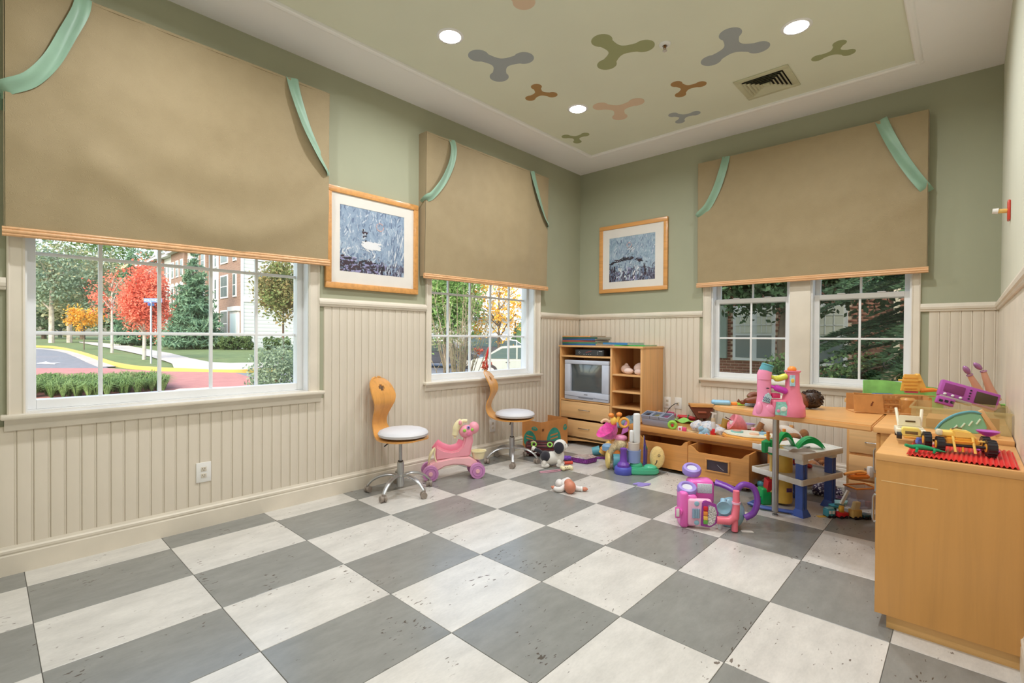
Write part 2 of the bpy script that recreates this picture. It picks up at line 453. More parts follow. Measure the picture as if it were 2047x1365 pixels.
picture_window(2, W2, [3.600, 3.893, 4.190, 4.480], (3.315, 4.735, 0.895, 2.84), [1.263, 1.678, 2.10, 2.53])
def hung_window(n, w, left, right):
    e = emptyS('window_%d' % n, ((w[0]+w[1])/2, YB, w[2])); e_inv = e.matrix_basis.inverted()
    if left: b = B(); casing(b, 'b', w[0]-0.075, w[0]+0.005, 0.838, 1.96); b.build('casing', M_CREAM2, e)
    b = B()
    if right: casing(b, 'b', w[1]+0.05, w[1]-0.008, 0.838, 1.96)
    else: bx(b, 'b', w[1]-0.006, w[1]+0.166, 0, 0.018, 0.838, 1.96, 0.004)
    b.build('casing', M_CREAM2, e)
    if left: sill(e, 'b', w[0]-0.09, 3.385)
    b = B()
    for a, c in ((w[0], w[0]+0.02), (w[1]-0.02, w[1])): bx(b, 'b', a, c, -0.19, -0.001, w[2], w[3])
    bx(b, 'b', w[0], w[1], -0.19, -0.05, w[2], w[2]+0.02); bx(b, 'b', w[0], w[1], -0.19, -0.001, w[3]-0.02, w[3])
    b.build('jamb', M_WHITE, e, smooth=False)
    for nm, z0, z1, d in (('sash', 0.85, 1.665, -0.07), ('sash', 1.615, 2.88, -0.115)):
        a, c = w[0]+0.02, w[1]-0.02; s = 0.042; low = d > -0.1
        bt = 0.05; tp = 0.045
        b = B(); bx(b, 'b', a, a+s, d-0.03, d, z0, z1, 0.003); bx(b, 'b', c-s, c, d-0.03, d, z0, z1, 0.003)
        bx(b, 'b', a+s, c-s, d-0.03, d, z0, z0+bt, 0.003); bx(b, 'b', a+s, c-s, d-0.03, d, z1-tp, z1, 0.003)
        sh = b.build('sash', M_WHITE, e, smooth=False)
        g0, g1, h0, h1 = a+s, c-s, z0+bt, z1-tp; xm = (g0+g1)/2; zs = [h0, (h0+h1)/2, h1] if low else [h0, h0+0.385, h0+0.77, h1]
        b = B(); bx(b, 'b', xm-0.009, xm+0.009, d-0.022, d-0.008, h0, h1, 0.003); b.build('muntin', M_WHITE, sh)
        for q in zs[1:-1]:
            b = B(); bx(b, 'b', g0, g1, d-0.021, d-0.009, q-0.009, q+0.009, 0.003); b.build('muntin', M_WHITE, sh)
        for (p0, p1) in ((g0, xm), (xm, g1)):
            for k in range(len(zs)-1):
                yy = YB-d+0.015
                B().faces([(p0, yy, zs[k]), (p1, yy, zs[k]), (p1, yy, zs[k+1]), (p0, yy, zs[k+1])], [(0, 1, 2, 3)]).build('pane', M_GLASS, sh, smooth=False)
        if low:
            for q in (0.3, 0.72):
                b = B(); xx = a+(c-a)*q; bx(b, 'b', xx-0.03, xx+0.03, d-0.012, d+0.012, z1, z1+0.008, 0.003); b.build('sash_latch', M_WHITE, sh)
    yy = YB+0.165
    B().faces([(w[0]+.02, yy, w[2]), (w[1]-.02, yy, w[2]), (w[1]-.02, yy, 1.64), (w[0]+.02, yy, 1.64)], [(0, 1, 2, 3)]).build('insect_screen', M_SCREEN, e, smooth=False)
    for o in e.children: o.matrix_parent_inverse = e_inv
hung_window(3, W3, True, False); hung_window(4, W4, False, True)

# ---- ceiling: white border, raised green field, bead moulding, painted propellers
TRX0, TRX1, TRY1, TRY0 = 0.475, 3.352, 5.205, 0.17
b = B()
for lo, hi in (((0, YF), (TRX0, YB)), ((TRX1, YF), (XR, YB)), ((TRX0, TRY1), (TRX1, YB)), ((TRX0, YF), (TRX1, TRY0))):
    b.box((lo[0], lo[1], ZC), (hi[0], hi[1], ZC+0.25))
ce = struct(b.build('ceiling', M_CEILW, smooth=False))
B().box((TRX0, TRY0, ZC+0.012), (TRX1, TRY1, ZC+0.2)).build('ceiling_field', M_CEILG, ce, smooth=False)
b = B(); pr = [(-0.002, 0.013), (-0.002, -0.004), (0.006, -0.010), (0.022, -0.012), (0.038, -0.008), (0.046, 0.0), (0.046, 0.013)]
b.prism([(TRX0-d, ZC+z) for d, z in pr], TRY0-0.045, TRY1+0.045, 'y'); b.prism([(TRX1+d, ZC+z) for d, z in pr], TRY0-0.045, TRY1+0.045, 'y')
b.prism([(TRY1+d, ZC+z) for d, z in pr], TRX0-0.045, TRX1+0.045, 'x'); b.prism([(TRY0-d, ZC+z) for d, z in pr], TRX0-0.045, TRX1+0.045, 'x')
b.build('ceiling_moulding', M_CEILW, ce, smooth=False)
PCOL = {'b': ('painted_slate', (164, 170, 174)), 'g': ('painted_olive', (160, 164, 122)), 'o': ('painted_brown', (170, 132, 84)), 'p': ('painted_peach', (220, 194, 168))}
def propeller(lobes, key):
    c = V((sum(p[0] for p in lobes)/3, sum(p[1] for p in lobes)/3)); pts = []
    A = [V(p)-c for p in lobes]; Rm = sum(a.length for a in A)/3; A = [a.normalized()*Rm for a in A]
    A.sort(key=lambda a: math.atan2(a.y, a.x)); rl = Rm*0.40
    for k in range(3):
        a = A[k]; n_ = A[(k+1) % 3]; th = math.atan2(a.y, a.x)
        for s_ in range(-10, 11):
            w_ = th+rad(13.2)*s_*1.02; pts.append(c+a+V((cos(w_), sin(w_)))*rl)
        d = (a.normalized()+n_.normalized()).normalized()
        p0 = pts[-1]-c; w_ = math.atan2(n_.y, n_.x)-rad(13.2)*10.2; p3 = n_+V((cos(w_), sin(w_)))*rl
        for q in bez(p0.to_3d(), (d*Rm*0.20).to_3d()+p0.to_3d()*0.12, (d*Rm*0.20).to_3d()+p3.to_3d()*0.12, p3.to_3d(), 12)[1:-1]: pts.append(c+q.to_2d())
    z = ZC+0.012
    m = mat(PCOL[key][0], PCOL[key][1], 0.8)
    B().prism([(p.x, p.y) for p in pts], z-0.0015, z+0.002).build('painted_propeller', m, ce, smooth=False)
for L_, k_ in (([(0.973, 2.958), (1.207, 3.214), (0.89, 3.271)], 'b'), ([(1.003, 3.597), (0.836, 3.714), (1.014, 3.79)], 'o'),
               ([(1.753, 3.424), (1.945, 3.679), (1.616, 3.704)], 'g'), ([(2.443, 3.95), (2.535, 4.239), (2.217, 4.185)], 'b'),
               ([(2.969, 4.583), (3.003, 4.748), (2.812, 4.679)], 'g'), ([(1.207, 4.25), (1.493, 4.393), (1.233, 4.545)], 'p'),
               ([(1.885, 4.34), (2.031, 4.472), (1.831, 4.529)], 'o'), ([(1.62, 4.852), (1.799, 4.958), (1.613, 5.019)], 'b'),
               ([(0.577, 4.58), (0.756, 4.673), (0.589, 4.768)], 'g'), ([(1.61, 2.753), (1.78, 2.50), (1.47, 2.48)], 'p')):
    propeller(L_, k_)
ZF = ZC+0.012   # underside of the green field

# ---- recessed lights
LAMP_W = 15.0
M_LENS = bpy.data.materials.new('lamp_lens'); M_LENS.use_nodes = True
bsdf(M_LENS).inputs['Emission Color'].default_value = (1, 0.97, 0.93, 1); bsdf(M_LENS).inputs['Emission Strength'].default_value = 25.0
lens_lab = {0: 'lit round recessed ceiling light beside the large slate propeller with level arms', 1: 'lit round recessed ceiling light beside the peach propeller',
            2: 'lit round recessed ceiling light near the square air vent', 3: 'lit round recessed ceiling light over the open floor by the end cabinet', 4: 'lit round recessed ceiling light in front of the wide street window', 5: 'lit round recessed ceiling light beside the plain front wall'}
spots = [(1.001, 2.67, 0), (1.028, 4.155, 1), (2.797, 4.161, 2), (2.797, 2.67, 3), (1.0, 1.17, 4), (2.797, 1.17, 5)]
for (x, y, k) in spots:
    t = thing('recessed_light', lens_lab[k], 'ceiling light', (x, y, ZF), group='recessed ceiling lights')
    B().lathe([(0.071, -0.001), (0.074, -0.006), (0.088, -0.005), (0.094, -0.001), (0.094, 0.0), (0.071, 0.0)], 40, close=True).build('trim_ring', M_WHITE, t)
    B().cyl((0, 0, -0.0035), (0, 0, -0.001), 0.0715, n=40).build('lens', M_LENS, t)
    L = bpy.data.lights.new('lamp_light', 'AREA'); L.shape = 'DISK'; L.size = 0.13; L.energy = LAMP_W; L.color = (0.955, 0.98, 1.0); L.spread = rad(165)
    lo = bpy.data.objects.new('lamp_light', L); COL.objects.link(lo); lo.parent = t; lo.location = (0, 0, -0.012)

# ---- air vent and sprinkler
t = thing('air_vent', 'square stepped metal ceiling air vent with dark slots', 'air vent', (2.435, 4.815, ZF))
M_VENT = mat('vent_paint', (198, 196, 166), 0.5); M_DARK = mat('dark_gap', (22, 19, 14), 0.8)
B().box((-0.17, -0.17, -0.003), (0.17, 0.17, 0.0)).build('vent_back', M_DARK, t, smooth=False)
b = B()
for (x0, y0, x1, y1) in ((-.2, -.2, .2, -.152), (-.2, .152, .2, .2), (-.2, -.152, -.152, .152), (.152, -.152, .2, .152)): b.box((x0, y0, -0.010), (x1, y1, 0), 0.003)
b.build('vent_frame', M_VENT, t)
for k in range(5):
    h = 0.147-k*0.026; b = B()
    for s in range(4):
        q = Rz(s*pi/2); b.faces([q @ V(p) for p in ((-h, -h, -0.019), (h, -h, -0.019), (h-0.019, -h+0.019, -0.005), (-h+0.019, -h+0.019, -0.005), (-h+0.003, -h+0.003, -0.0165), (h-0.003, -h+0.003, -0.0165), (h-0.02, -h+0.02, -0.0035), (-h+0.02, -h+0.02, -0.0035))],
                                 [(0, 1, 2, 3), (7, 6, 5, 4), (3, 2, 6, 7)])
    b.build('vent_louvre', M_VENT, t, smooth=False)
B().box((-.022, -.022, -0.02), (.022, .022, -0.004)).build('vent_centre', M_VENT, t)
t = thing('fire_sprinkler', 'small metal fire sprinkler head with white ring on ceiling', 'sprinkler', (2.059, 3.758, ZF))
M_BRASS = mat('brass', (150, 110, 70), 0.35, 0.9); M_CHROME = mat('chrome', (200, 200, 202), 0.22, 1.0)
B().lathe([(0.018, -0.012), (0.036, -0.010), (0.042, -0.002), (0.042, 0), (0.018, 0)], 28, close=True).build('escutcheon', M_WHITE, t)
B().cyl((0, 0, 0), (0, 0, -0.022), 0.009).cyl((-0.009, 0, -0.02), (-0.004, 0, -0.045), 0.0025, n=8).cyl((0.009, 0, -0.02), (0.004, 0, -0.045), 0.0025, n=8).build('sprinkler_body', M_BRASS, t)
B().cyl((0, 0, -0.045), (0, 0, -0.048), 0.016, n=12).build('deflector', M_CHROME, t)
# ================================================================ SHADES, PICTURES, WALL FITTINGS
def fin(e):
    inv = e.matrix_basis.inverted()
    for o in e.children: o.matrix_parent_inverse = inv
    return e
def fabric_mat():
    m = mat('shade_fabric', (160, 142, 108), 0.7, sheen=0.25); t = NT(m); b = bsdf(m)
    v = t.co((1, 1, 1)); f = t.noise(v, 9.0, 3); g = t.noise(t.co((90, 90, 260)), 1.5, 2)
    c = t.ramp(f, [(0.25, (157, 139, 105)), (0.75, (163, 145, 111))])
    t.link(t.mix(0.12, c, t.ramp(g, [(0.3, (110, 96, 70)), (0.7, (170, 154, 120))]), 'SOFT_LIGHT'), b.inputs['Base Color'])
    w = t.new('ShaderNodeTexVoronoi'); w.inputs['Scale'].default_value = 26; t.link(v, w.inputs['Vector'])
    s = t.math('SINE', t.math('MULTIPLY', w.outputs['Distance'], 60.0))
    bp = t.new('ShaderNodeBump'); bp.inputs['Strength'].default_value = 0.12; bp.inputs['Distance'].default_value = 0.003
    t.link(t.math('ADD', s, t.math('MULTIPLY', g, 0.8)), bp.inputs['Height']); t.link(bp.outputs['Normal'], b.inputs['Normal'])
    return m
M_FAB = fabric_mat()
M_RIB = mat('ribbon_satin', (138, 172, 148), 0.45, sheen=0.3, var=0.05, vs_=6)
M_RAIL = wood('shade_rail_wood', (222, 172, 124), 0.10, 0.4, 'x', 1.0, 0.1)
M_MAPLE = wood('maple_frame', (222, 160, 92), 0.10, 0.4, 'x')
def shade(label, mapf, L, zb, wr, ribs, loc):
    """mapf(u,d,z)->world ; zb=(z left, z right) of the rail ; ribs = two ribbons"""
    t = thing('window_shade', label, 'window shade', loc)
    zt = 3.085
    def dep(u, v):   # u along 0..1, v 0 top .. 1 bottom
        d = 0.108-0.02*v
        for (cu, cv, ru, a, ph) in wr:
            # sagging arcs hung between the ribbon ties
            q = (v-cv)+ru*((u-cu)**2); d += a*math.exp(-(q/0.085)**2)*max(0.0, 1-abs(u-cu)*ph)
        d += 0.003*sin(u*17+v*3)*v + 0.002*sin(u*41)
        return d
    nu, nv = int(L*60), 70
    def f(a, c):
        z = zt+(zb[0]*(1-a)+zb[1]*a-zt)*c
        return mapf(a*L, dep(a, c), z)
    b = B().grid(f, nu, nv, 0.003)
    for e, q in ((0.0, -0.003), (1.0, 0.003)):   # returns at the sides, narrow towards the bottom
        b.grid(lambda a, c, e=e, q=q: mapf(e*L+q, (dep(e, c)-0.002)*(a if c < 0.48 else a*(1-(c-0.48)*0.5)+(c-0.48)*0.5), zt+(zb[0]*(1-e)+zb[1]*e-zt)*c), 4, 30, 0.002)
    b.build('fabric', M_FAB, t)
    b = B(); b.grid(lambda a, c: mapf(a*L, 0.11*c, zt), 2, 2, 0.015); b.build('mounting_board', M_FAB, t)
    b = B()   # wooden rail with two beads
    for r, dz, dd in ((0.013, 0.0, 0.0), (0.009, 0.017, -0.001), (0.009, -0.015, 0.001)):
        b.tube([mapf(-0.012, dep(0, 1)+dd+0.004, zb[0]+dz), mapf(L+0.012, dep(1, 1)+dd+0.004, zb[1]+dz)], r, 10)
    b.build('bottom_rail', M_RAIL, t)
    for path, w, tw in ribs:
        P_ = smooth_path([V((p[0], p[2] if len(p) > 2 else 0.125, p[1])) for p in path], 7); n = len(P_)-1
        def rf(a, c):
            i = min(n-1, int(a*n)); q = P_[i].lerp(P_[i+1], a*n-i); tg = (P_[i+1]-P_[i]).normalized()
            side = V((tg.z, 0, -tg.x)).normalized() if abs(tg.y) < 0.95 else V((0, 0, 1))
            an = tw[0]+(tw[1]-tw[0])*a
            wv = side*cos(an)+V((0, 1, 0))*sin(an)
            p = q+wv*(w*(c-0.5))+V((0, 0.006*sin(c*pi*2+a*5), 0))
            return mapf(p.x, p.y, p.z)
        B().grid(rf, 40, 6, 0.0015).build('ribbon', M_RIB, t)
    return fin(t)
mL = lambda y0: (lambda u, d, z: V((d, y0+u, z)))
mB = lambda x0: (lambda u, d, z: V((x0+u, YB-d, z)))
shade('wide tan fabric window shade with green ribbons over the five-pane-wide street window', mL(0.535), 1.705, (1.775, 1.81),
      [(0.60, 0.90, 1.5, 0.026, 1.7), (0.60, 0.62, 1.2, 0.012, 1.5), (0.42, 0.36, 0.9, 0.008, 1.3), (0.20, 0.70, 2.4, 0.014, 2.4)],
      [([(0.30, 3.092, 0.112), (0.285, 3.0), (0.235, 2.86), (0.17, 2.69), (0.09, 2.56), (0.0, 2.49, 0.115), (-0.012, 2.465, 0.06), (-0.012, 2.40, 0.02)], 0.072, (0.1, 0.5)),
       ([(1.425, 3.092, 0.112), (1.445, 2.98), (1.52, 2.78), (1.62, 2.60), (1.70, 2.49, 0.11), (1.712, 2.45, 0.05)], 0.085, (0.0, 1.05))], (0.05, 1.39, 1.77))
shade('tan fabric window shade with green ribbons between the abstract picture and the room corner', mL(3.15), 1.735, (1.80, 1.815),
      [(0.5, 0.80, 0.9, 0.008, 1.4), (0.5, 0.50, 0.8, 0.005, 1.4)],
      [([(0.29, 3.092, 0.112), (0.30, 3.00), (0.27, 2.86), (0.18, 2.68), (0.06, 2.53), (0.0, 2.49, 0.115), (-0.012, 2.46, 0.05)], 0.075, (0.0, 0.5)),
       ([(1.445, 3.092, 0.112), (1.48, 2.95), (1.56, 2.78), (1.65, 2.63), (1.735, 2.545, 0.115), (1.745, 2.50, 0.05)], 0.085, (0.1, 0.8))], (0.05, 4.0, 1.8))
shade('tan fabric window shade with green ribbons over the twin double-hung windows', mB(1.568), 1.845, (1.81, 1.815),
      [(0.5, 0.76, 0.8, 0.010, 1.4), (0.55, 0.46, 1.0, 0.010, 1.4), (0.93, 0.55, 6.0, 0.018, 5.0), (0.85, 0.3, 3.0, 0.012, 3.5)],
      [([(0.285, 3.092, 0.112), (0.26, 2.96), (0.20, 2.78), (0.11, 2.62), (0.01, 2.54, 0.115), (-0.01, 2.52, 0.05)], 0.075, (0.0, 0.9)),
       ([(1.54, 3.092, 0.112), (1.59, 2.95), (1.67, 2.76), (1.75, 2.60), (1.82, 2.48, 0.12), (1.85, 2.44, 0.06)], 0.085, (0.0, 0.4))], (2.49, YB-0.05, 1.8))

# ---- framed pictures
def art_mat(name, seed, stops, dark_lo, ang):
    m = mat(name, (120, 140, 160), 0.6); t = NT(m); b = bsdf(m)
    v = t.co((2.2, 2.2, 1.4), 'Generated', loc=(seed, seed*0.7, 0)); n1 = t.noise(v, 3.2, 6, 0.65, 1.4)
    base = t.ramp(n1, stops)
    n2 = t.noise(t.co((9, 9, 3), 'Generated', loc=(seed*2, 0, 0)), 2.5, 5, 0.7, 2.0)
    base = t.mix(t.math('MULTIPLY', t.math('SUBTRACT', n2, 0.56, True), 9.0, True), base, (*lin((216, 220, 226)), 1))
    sp = t.new('ShaderNodeSeparateXYZ'); t.link(t.co((1, 1, 1), 'Generated'), sp.inputs[0])
    n3 = t.noise(t.co((5, 5, 7), 'Generated', loc=(seed*3, 1, 0)), 1.6, 5, 0.6, 1.5)
    lo = t.math('MULTIPLY', t.math('SUBTRACT', t.math('ADD', n3, t.math('MULTIPLY', sp.outputs[2], -1.15)), dark_lo), 8.0, True)
    base = t.mix(lo, base, t.ramp(n2, [(0.4, (52, 42, 58)), (0.55, (92, 96, 124)), (0.62, (200, 196, 206))]))
    d1 = t.new('ShaderNodeVectorMath', operation='DISTANCE'); t.link(t.co((1, 1, 1), 'Generated'), d1.inputs[0]); d1.inputs[1].default_value = (0.6, 0.6, 0.78) if seed < 2 else (0.45, 0.45, 0.82)
    ring = t.math('MULTIPLY', t.math('SUBTRACT', t.math('ADD', 0.10, t.math('MULTIPLY', n1, 0.05)), d1.outputs['Value'], True), 60.0, True)
    t.link(t.mix(t.math('MULTIPLY', ring, 0.7), base, (*lin((206, 176, 170)), 1)), b.inputs['Base Color'])
    return m
M_MAT = mat('picture_mat_board', (232, 226, 218), 0.8, var=0.01)
M_PGL = glass_mat('picture_glass', 0.03)
def strokes(par, mapf, pa, pz, seed):
    """dabs of paint, one mesh for each pigment"""
    r = random.Random(seed); W_, H_ = pa[1]-pa[0], pz[1]-pz[0]; pig = {}
    C_ = {'haze': (146, 164, 188), 'steel': (122, 142, 170), 'pale': (196, 206, 218), 'white': (232, 232, 234), 'plum': (62, 42, 56), 'ink': (40, 40, 54), 'rose': (214, 176, 172), 'slate': (104, 122, 152), 'lilac': (150, 146, 186)}
    cnt = [0]
    def dab(u, v, L, w, an, c): cnt[0] += 1; pig.setdefault(c, []).append((u, v, L, w, an, cnt[0]))
    for k in range(260): dab(r.random(), r.random(), r.uniform(.04, .12), r.uniform(.008, .022), r.gauss(1.45, .35), r.choice(['haze', 'haze', 'steel', 'pale', 'slate']))
    if seed == 1:
        for k in range(170): u = r.random()*.66; v = r.uniform(0, .24-.10*u); dab(u, v, r.uniform(.03, .09), r.uniform(.012, .03), r.gauss(0, .5), r.choice(['plum', 'plum', 'ink', 'lilac']))
        for k in range(60): dab(r.uniform(.35, .60), r.uniform(.39, .49), r.uniform(.05, .12), .026, r.gauss(-.1, .2), 'white')
        for k in range(26): a = r.random()*6.3; dab(.28+.24*cos(a), .30+.07*sin(a), .07, .009, a+1.5, r.choice(['white', 'pale']))
        for k in range(16): dab(r.uniform(.33, .40), r.uniform(.50, .68), .035, .022, r.gauss(1.2, .5), r.choice(['plum', 'ink', 'pale']))
        for k in range(26): a = r.random()*6.3; dab(.60+.055*cos(a), .76+.06*sin(a), .03, .014, a+1.5, 'rose')
        for k in range(40): dab(r.uniform(.78, .98), r.uniform(.2, .75), r.uniform(.08, .2), .012, r.gauss(1.35, .1), r.choice(['pale', 'haze', 'slate', 'white']))
        for k in range(26): dab(r.uniform(.55, .8), r.uniform(0, .16), r.uniform(.04, .1), .014, r.gauss(1.5, .3), r.choice(['plum', 'ink', 'pale', 'lilac']))
    else:
        for k in range(60): u = r.random()*.75; dab(u, .40+.10*sin(u*4.0)+r.gauss(0, .02), r.uniform(.05, .11), .018, r.gauss(.15, .3), r.choice(['ink', 'plum', 'ink']))
        for u0 in (.04, .12, .36, .55, .78):
            for k in range(14): dab(u0+r.gauss(0, .02), r.uniform(0, .34), r.uniform(.06, .12), .02, r.gauss(1.5, .2), r.choice(['ink', 'plum', 'slate']))
        for k in range(30): dab(r.uniform(.16, .72), r.uniform(0, .3), r.uniform(.05, .12), .022, r.gauss(1.4, .3), r.choice(['lilac', 'pale', 'white']))
        for k in range(16): a = r.random()*6.3; dab(.45+.05*cos(a), .80+.05*sin(a), .03, .016, a+1.5, 'rose')
        for k in range(12): dab(r.uniform(.38, .55), r.uniform(.55, .75), .07, .008, r.gauss(.6, .3), r.choice(['ink', 'white']))
    for c, L_ in pig.items():
        b = B()
        for u, v, L, w, an, q in L_:
            pts = []
            for s, t_ in ((-1, -.6), (-.6, -1), (.7, -1), (1, .1), (.6, 1), (-.8, .9)):
                x, y = s*L/2*cos(an)-t_*w/2*sin(an), s*L/2*sin(an)+t_*w/2*cos(an)
                pts.append(mapf(pa[0]+W_*min(1, max(0, u+x)), 0.0170+0.0000038*q, pz[0]+H_*min(1, max(0, v+y))))
            b.faces(pts, [tuple(range(6))])
        o = b.build('brush_strokes', mat('paint_'+c, C_[c], 0.55), par, smooth=False); o['kind'] = 'stuff'
def picture(label, mapf, a0, a1, z0, z1, art, pa, pz, loc, seed=1):
    t = thing('framed_picture', label, 'picture', loc); fw = 0.047
    for (p0, p1, q0, q1) in ((a0, a1, z1-fw, z1), (a0, a1, z0, z0+fw), (a0, a0+fw, z0+fw, z1-fw), (a1-fw, a1, z0+fw, z1-fw)):
        lo, hi = mapf(p0, 0.003, q0), mapf(p1, 0.032, q1)
        B().box([min(x, y) for x, y in zip(lo, hi)], [max(x, y) for x, y in zip(lo, hi)], 0.004).build('frame_rail', M_MAPLE, t)
    def flat(nm, m, p0, p1, q0, q1, d0, d1):
        lo, hi = mapf(p0, d0, q0), mapf(p1, d1, q1)
        return B().box([min(x, y) for x, y in zip(lo, hi)], [max(x, y) for x, y in zip(lo, hi)]).build(nm, m, t, smooth=False)
    flat('backing', M_MAT, a0+fw*0.6, a1-fw*0.6, z0+fw*0.6, z1-fw*0.6, 0.004, 0.016)
    b = B()
    for (p0, p1, q0, q1) in ((a0+fw, a1-fw, pz[1], z1-fw), (a0+fw, a1-fw, z0+fw, pz[0]), (a0+fw, pa[0], pz[0], pz[1]), (pa[1], a1-fw, pz[0], pz[1])):
        lo, hi = mapf(p0, 0.016, q0), mapf(p1, 0.0195, q1); b.box([min(x, y) for x, y in zip(lo, hi)], [max(x, y) for x, y in zip(lo, hi)])
    b.build('mat_board', M_MAT, t, smooth=False)
    pr_ = flat('print', art, pa[0], pa[1], pz[0], pz[1], 0.0155, 0.0168)
    strokes(pr_, mapf, pa, pz, seed)
    q = [mapf(a, 0.023, z) for a, z in ((a0+fw, z0+fw), (a1-fw, z0+fw), (a1-fw, z1-fw), (a0+fw, z1-fw))]
    B().faces(q, [(0, 1, 2, 3)]).build('picture_glass', M_PGL, t, smooth=False)
    return fin(t)
A1 = art_mat('abstract_print_swirl', 1.0, [(0.3, (116, 138, 166)), (0.5, (146, 166, 190)), (0.68, (170, 188, 206))], 0.24, 0)
A2 = art_mat('abstract_print_bridge', 2.6, [(0.3, (120, 144, 168)), (0.5, (154, 176, 194)), (0.68, (176, 194, 208))], 0.12, 0)
picture('maple-framed blue abstract print on the wall between the two street windows', mL(0), 2.255, 3.122, 1.632, 2.431, A1, (2.375, 2.977), (1.773, 2.299), (0.02, 2.68, 1.63))
picture('maple-framed blue abstract print above the television cabinet', mB(0), 0.308, 1.197, 1.80, 2.614, A2, (0.445, 1.045), (1.93, 2.46), (0.75, YB-0.02, 1.8), 2)

# ---- wall outlets and hook
M_PLATE = mat('outlet_plate', (236, 234, 230), 0.35); M_SOCK = mat('socket_ivory', (216, 206, 190), 0.4)
def outlet(label, mapf, a, z, w, h, d, kind, loc):
    t = thing('wall_outlet', label, 'outlet', loc)
    def bq(nm, m, a0, a1, d0, d1, z0, z1, bev=0.0):
        lo, hi = mapf(a0, d0, z0), mapf(a1, d1, z1)
        return B().box([min(x, y) for x, y in zip(lo, hi)], [max(x, y) for x, y in zip(lo, hi)], bev).build(nm, m, t)
    bq('plate', M_PLATE, a-w/2, a+w/2, d, d+0.006, z-h/2, z+h/2, 0.003)
    if kind == 'duplex':
        for s in (-1, 1):
            zz = z+s*h*0.165
            bq('socket', M_SOCK, a-0.016, a+0.016, d+0.006, d+0.0085, zz-0.014, zz+0.014, 0.002)
            for q in (-0.006, 0.006): bq('socket_slot', M_DARK, a+q-0.0012, a+q+0.0012, d+0.0080, d+0.0089, zz-0.001, zz+0.008)
            bq('socket_slot', M_DARK, a-0.002, a+0.002, d+0.0080, d+0.0089, zz-0.009, zz-0.005)
    elif kind == 'jack':
        bq('socket', M_SOCK, a-0.014, a+0.014, d+0.006, d+0.012, z-0.02, z+0.012, 0.002)
        pts = [mapf(a, d+0.012, z-0.005), mapf(a-0.02, d+0.03, z-0.005), mapf(a-0.07, d+0.05, z-0.05), mapf(a-0.12, d+0.05, z-0.12), mapf(a-0.16, d+0.04, z-0.16)]
        B().tube(smooth_path(pts, 5), 0.004, 6).build('cord', mat('black_cord', (30, 28, 27), 0.5), t)
    return fin(t)
outlet('white duplex wall outlet below the wide street window', mL(0), 1.435, 0.362, 0.086, 0.13, 0.009, 'duplex', (0.01, 1.435, 0.36))
outlet('cream duplex wall outlet behind the swivel chair by the carton', mL(0), 4.095, 0.327, 0.086, 0.13, 0.009, 'duplex', (0.01, 4.095, 0.32))
outlet('white duplex wall outlet touching the side of the television cabinet', mB(0), 1.205, 0.535, 0.08, 0.125, 0.009, 'duplex', (1.2, YB-0.01, 0.53))
outlet('cream wall jack with a black cord above the toy-covered low table', mB(0), 1.33, 0.54, 0.08, 0.125, 0.009, 'jack', (1.33, YB-0.01, 0.54))
t = thing('wall_hook', 'pencil-like wooden coat hook with red plate on the right wall', 'hook', (XR, 4.62, 2.03))
MH = wood('hook_plate_red', (214, 62, 40), 0.1, 0.4, 'z')
B().box((-0.014, -0.035, -0.06), (0, 0.035, 0.06), 0.006).build('hook_plate', MH, t)
B().cyl((-0.014, 0, 0), (-0.052, 0, 0.004), 0.013, n=8).build('hook_peg', pl('peg_yellow', (232, 196, 110)), t)
B().cyl((-0.052, 0, 0.004), (-0.078, 0, 0.007), 0.018, 0.015, n=10).build('hook_cap', pl('peg_white', (232, 228, 222)), t)
# ================================================================ FURNITURE
M_PLY = wood('bent_ply', (222, 158, 84), 0.10, 0.32, 'z', 0.7, 0.4)
M_PLYE = wood('ply_edge', (168, 110, 60), 0.2, 0.5, 'x', 3)
M_CUSH = mat('cushion_vinyl', (214, 212, 216), 0.5, var=0.02, bump=0.04, bs=40)
M_ALU = mat('satin_aluminium', (186, 187, 188), 0.33, 0.75, var=0.03)
M_STEEL = mat('steel', (170, 170, 172), 0.28, 1.0)
M_BLK = mat('black_plastic', (28, 27, 28), 0.4)
M_CAST = pl('caster_grey', (150, 138, 128), 0.35)
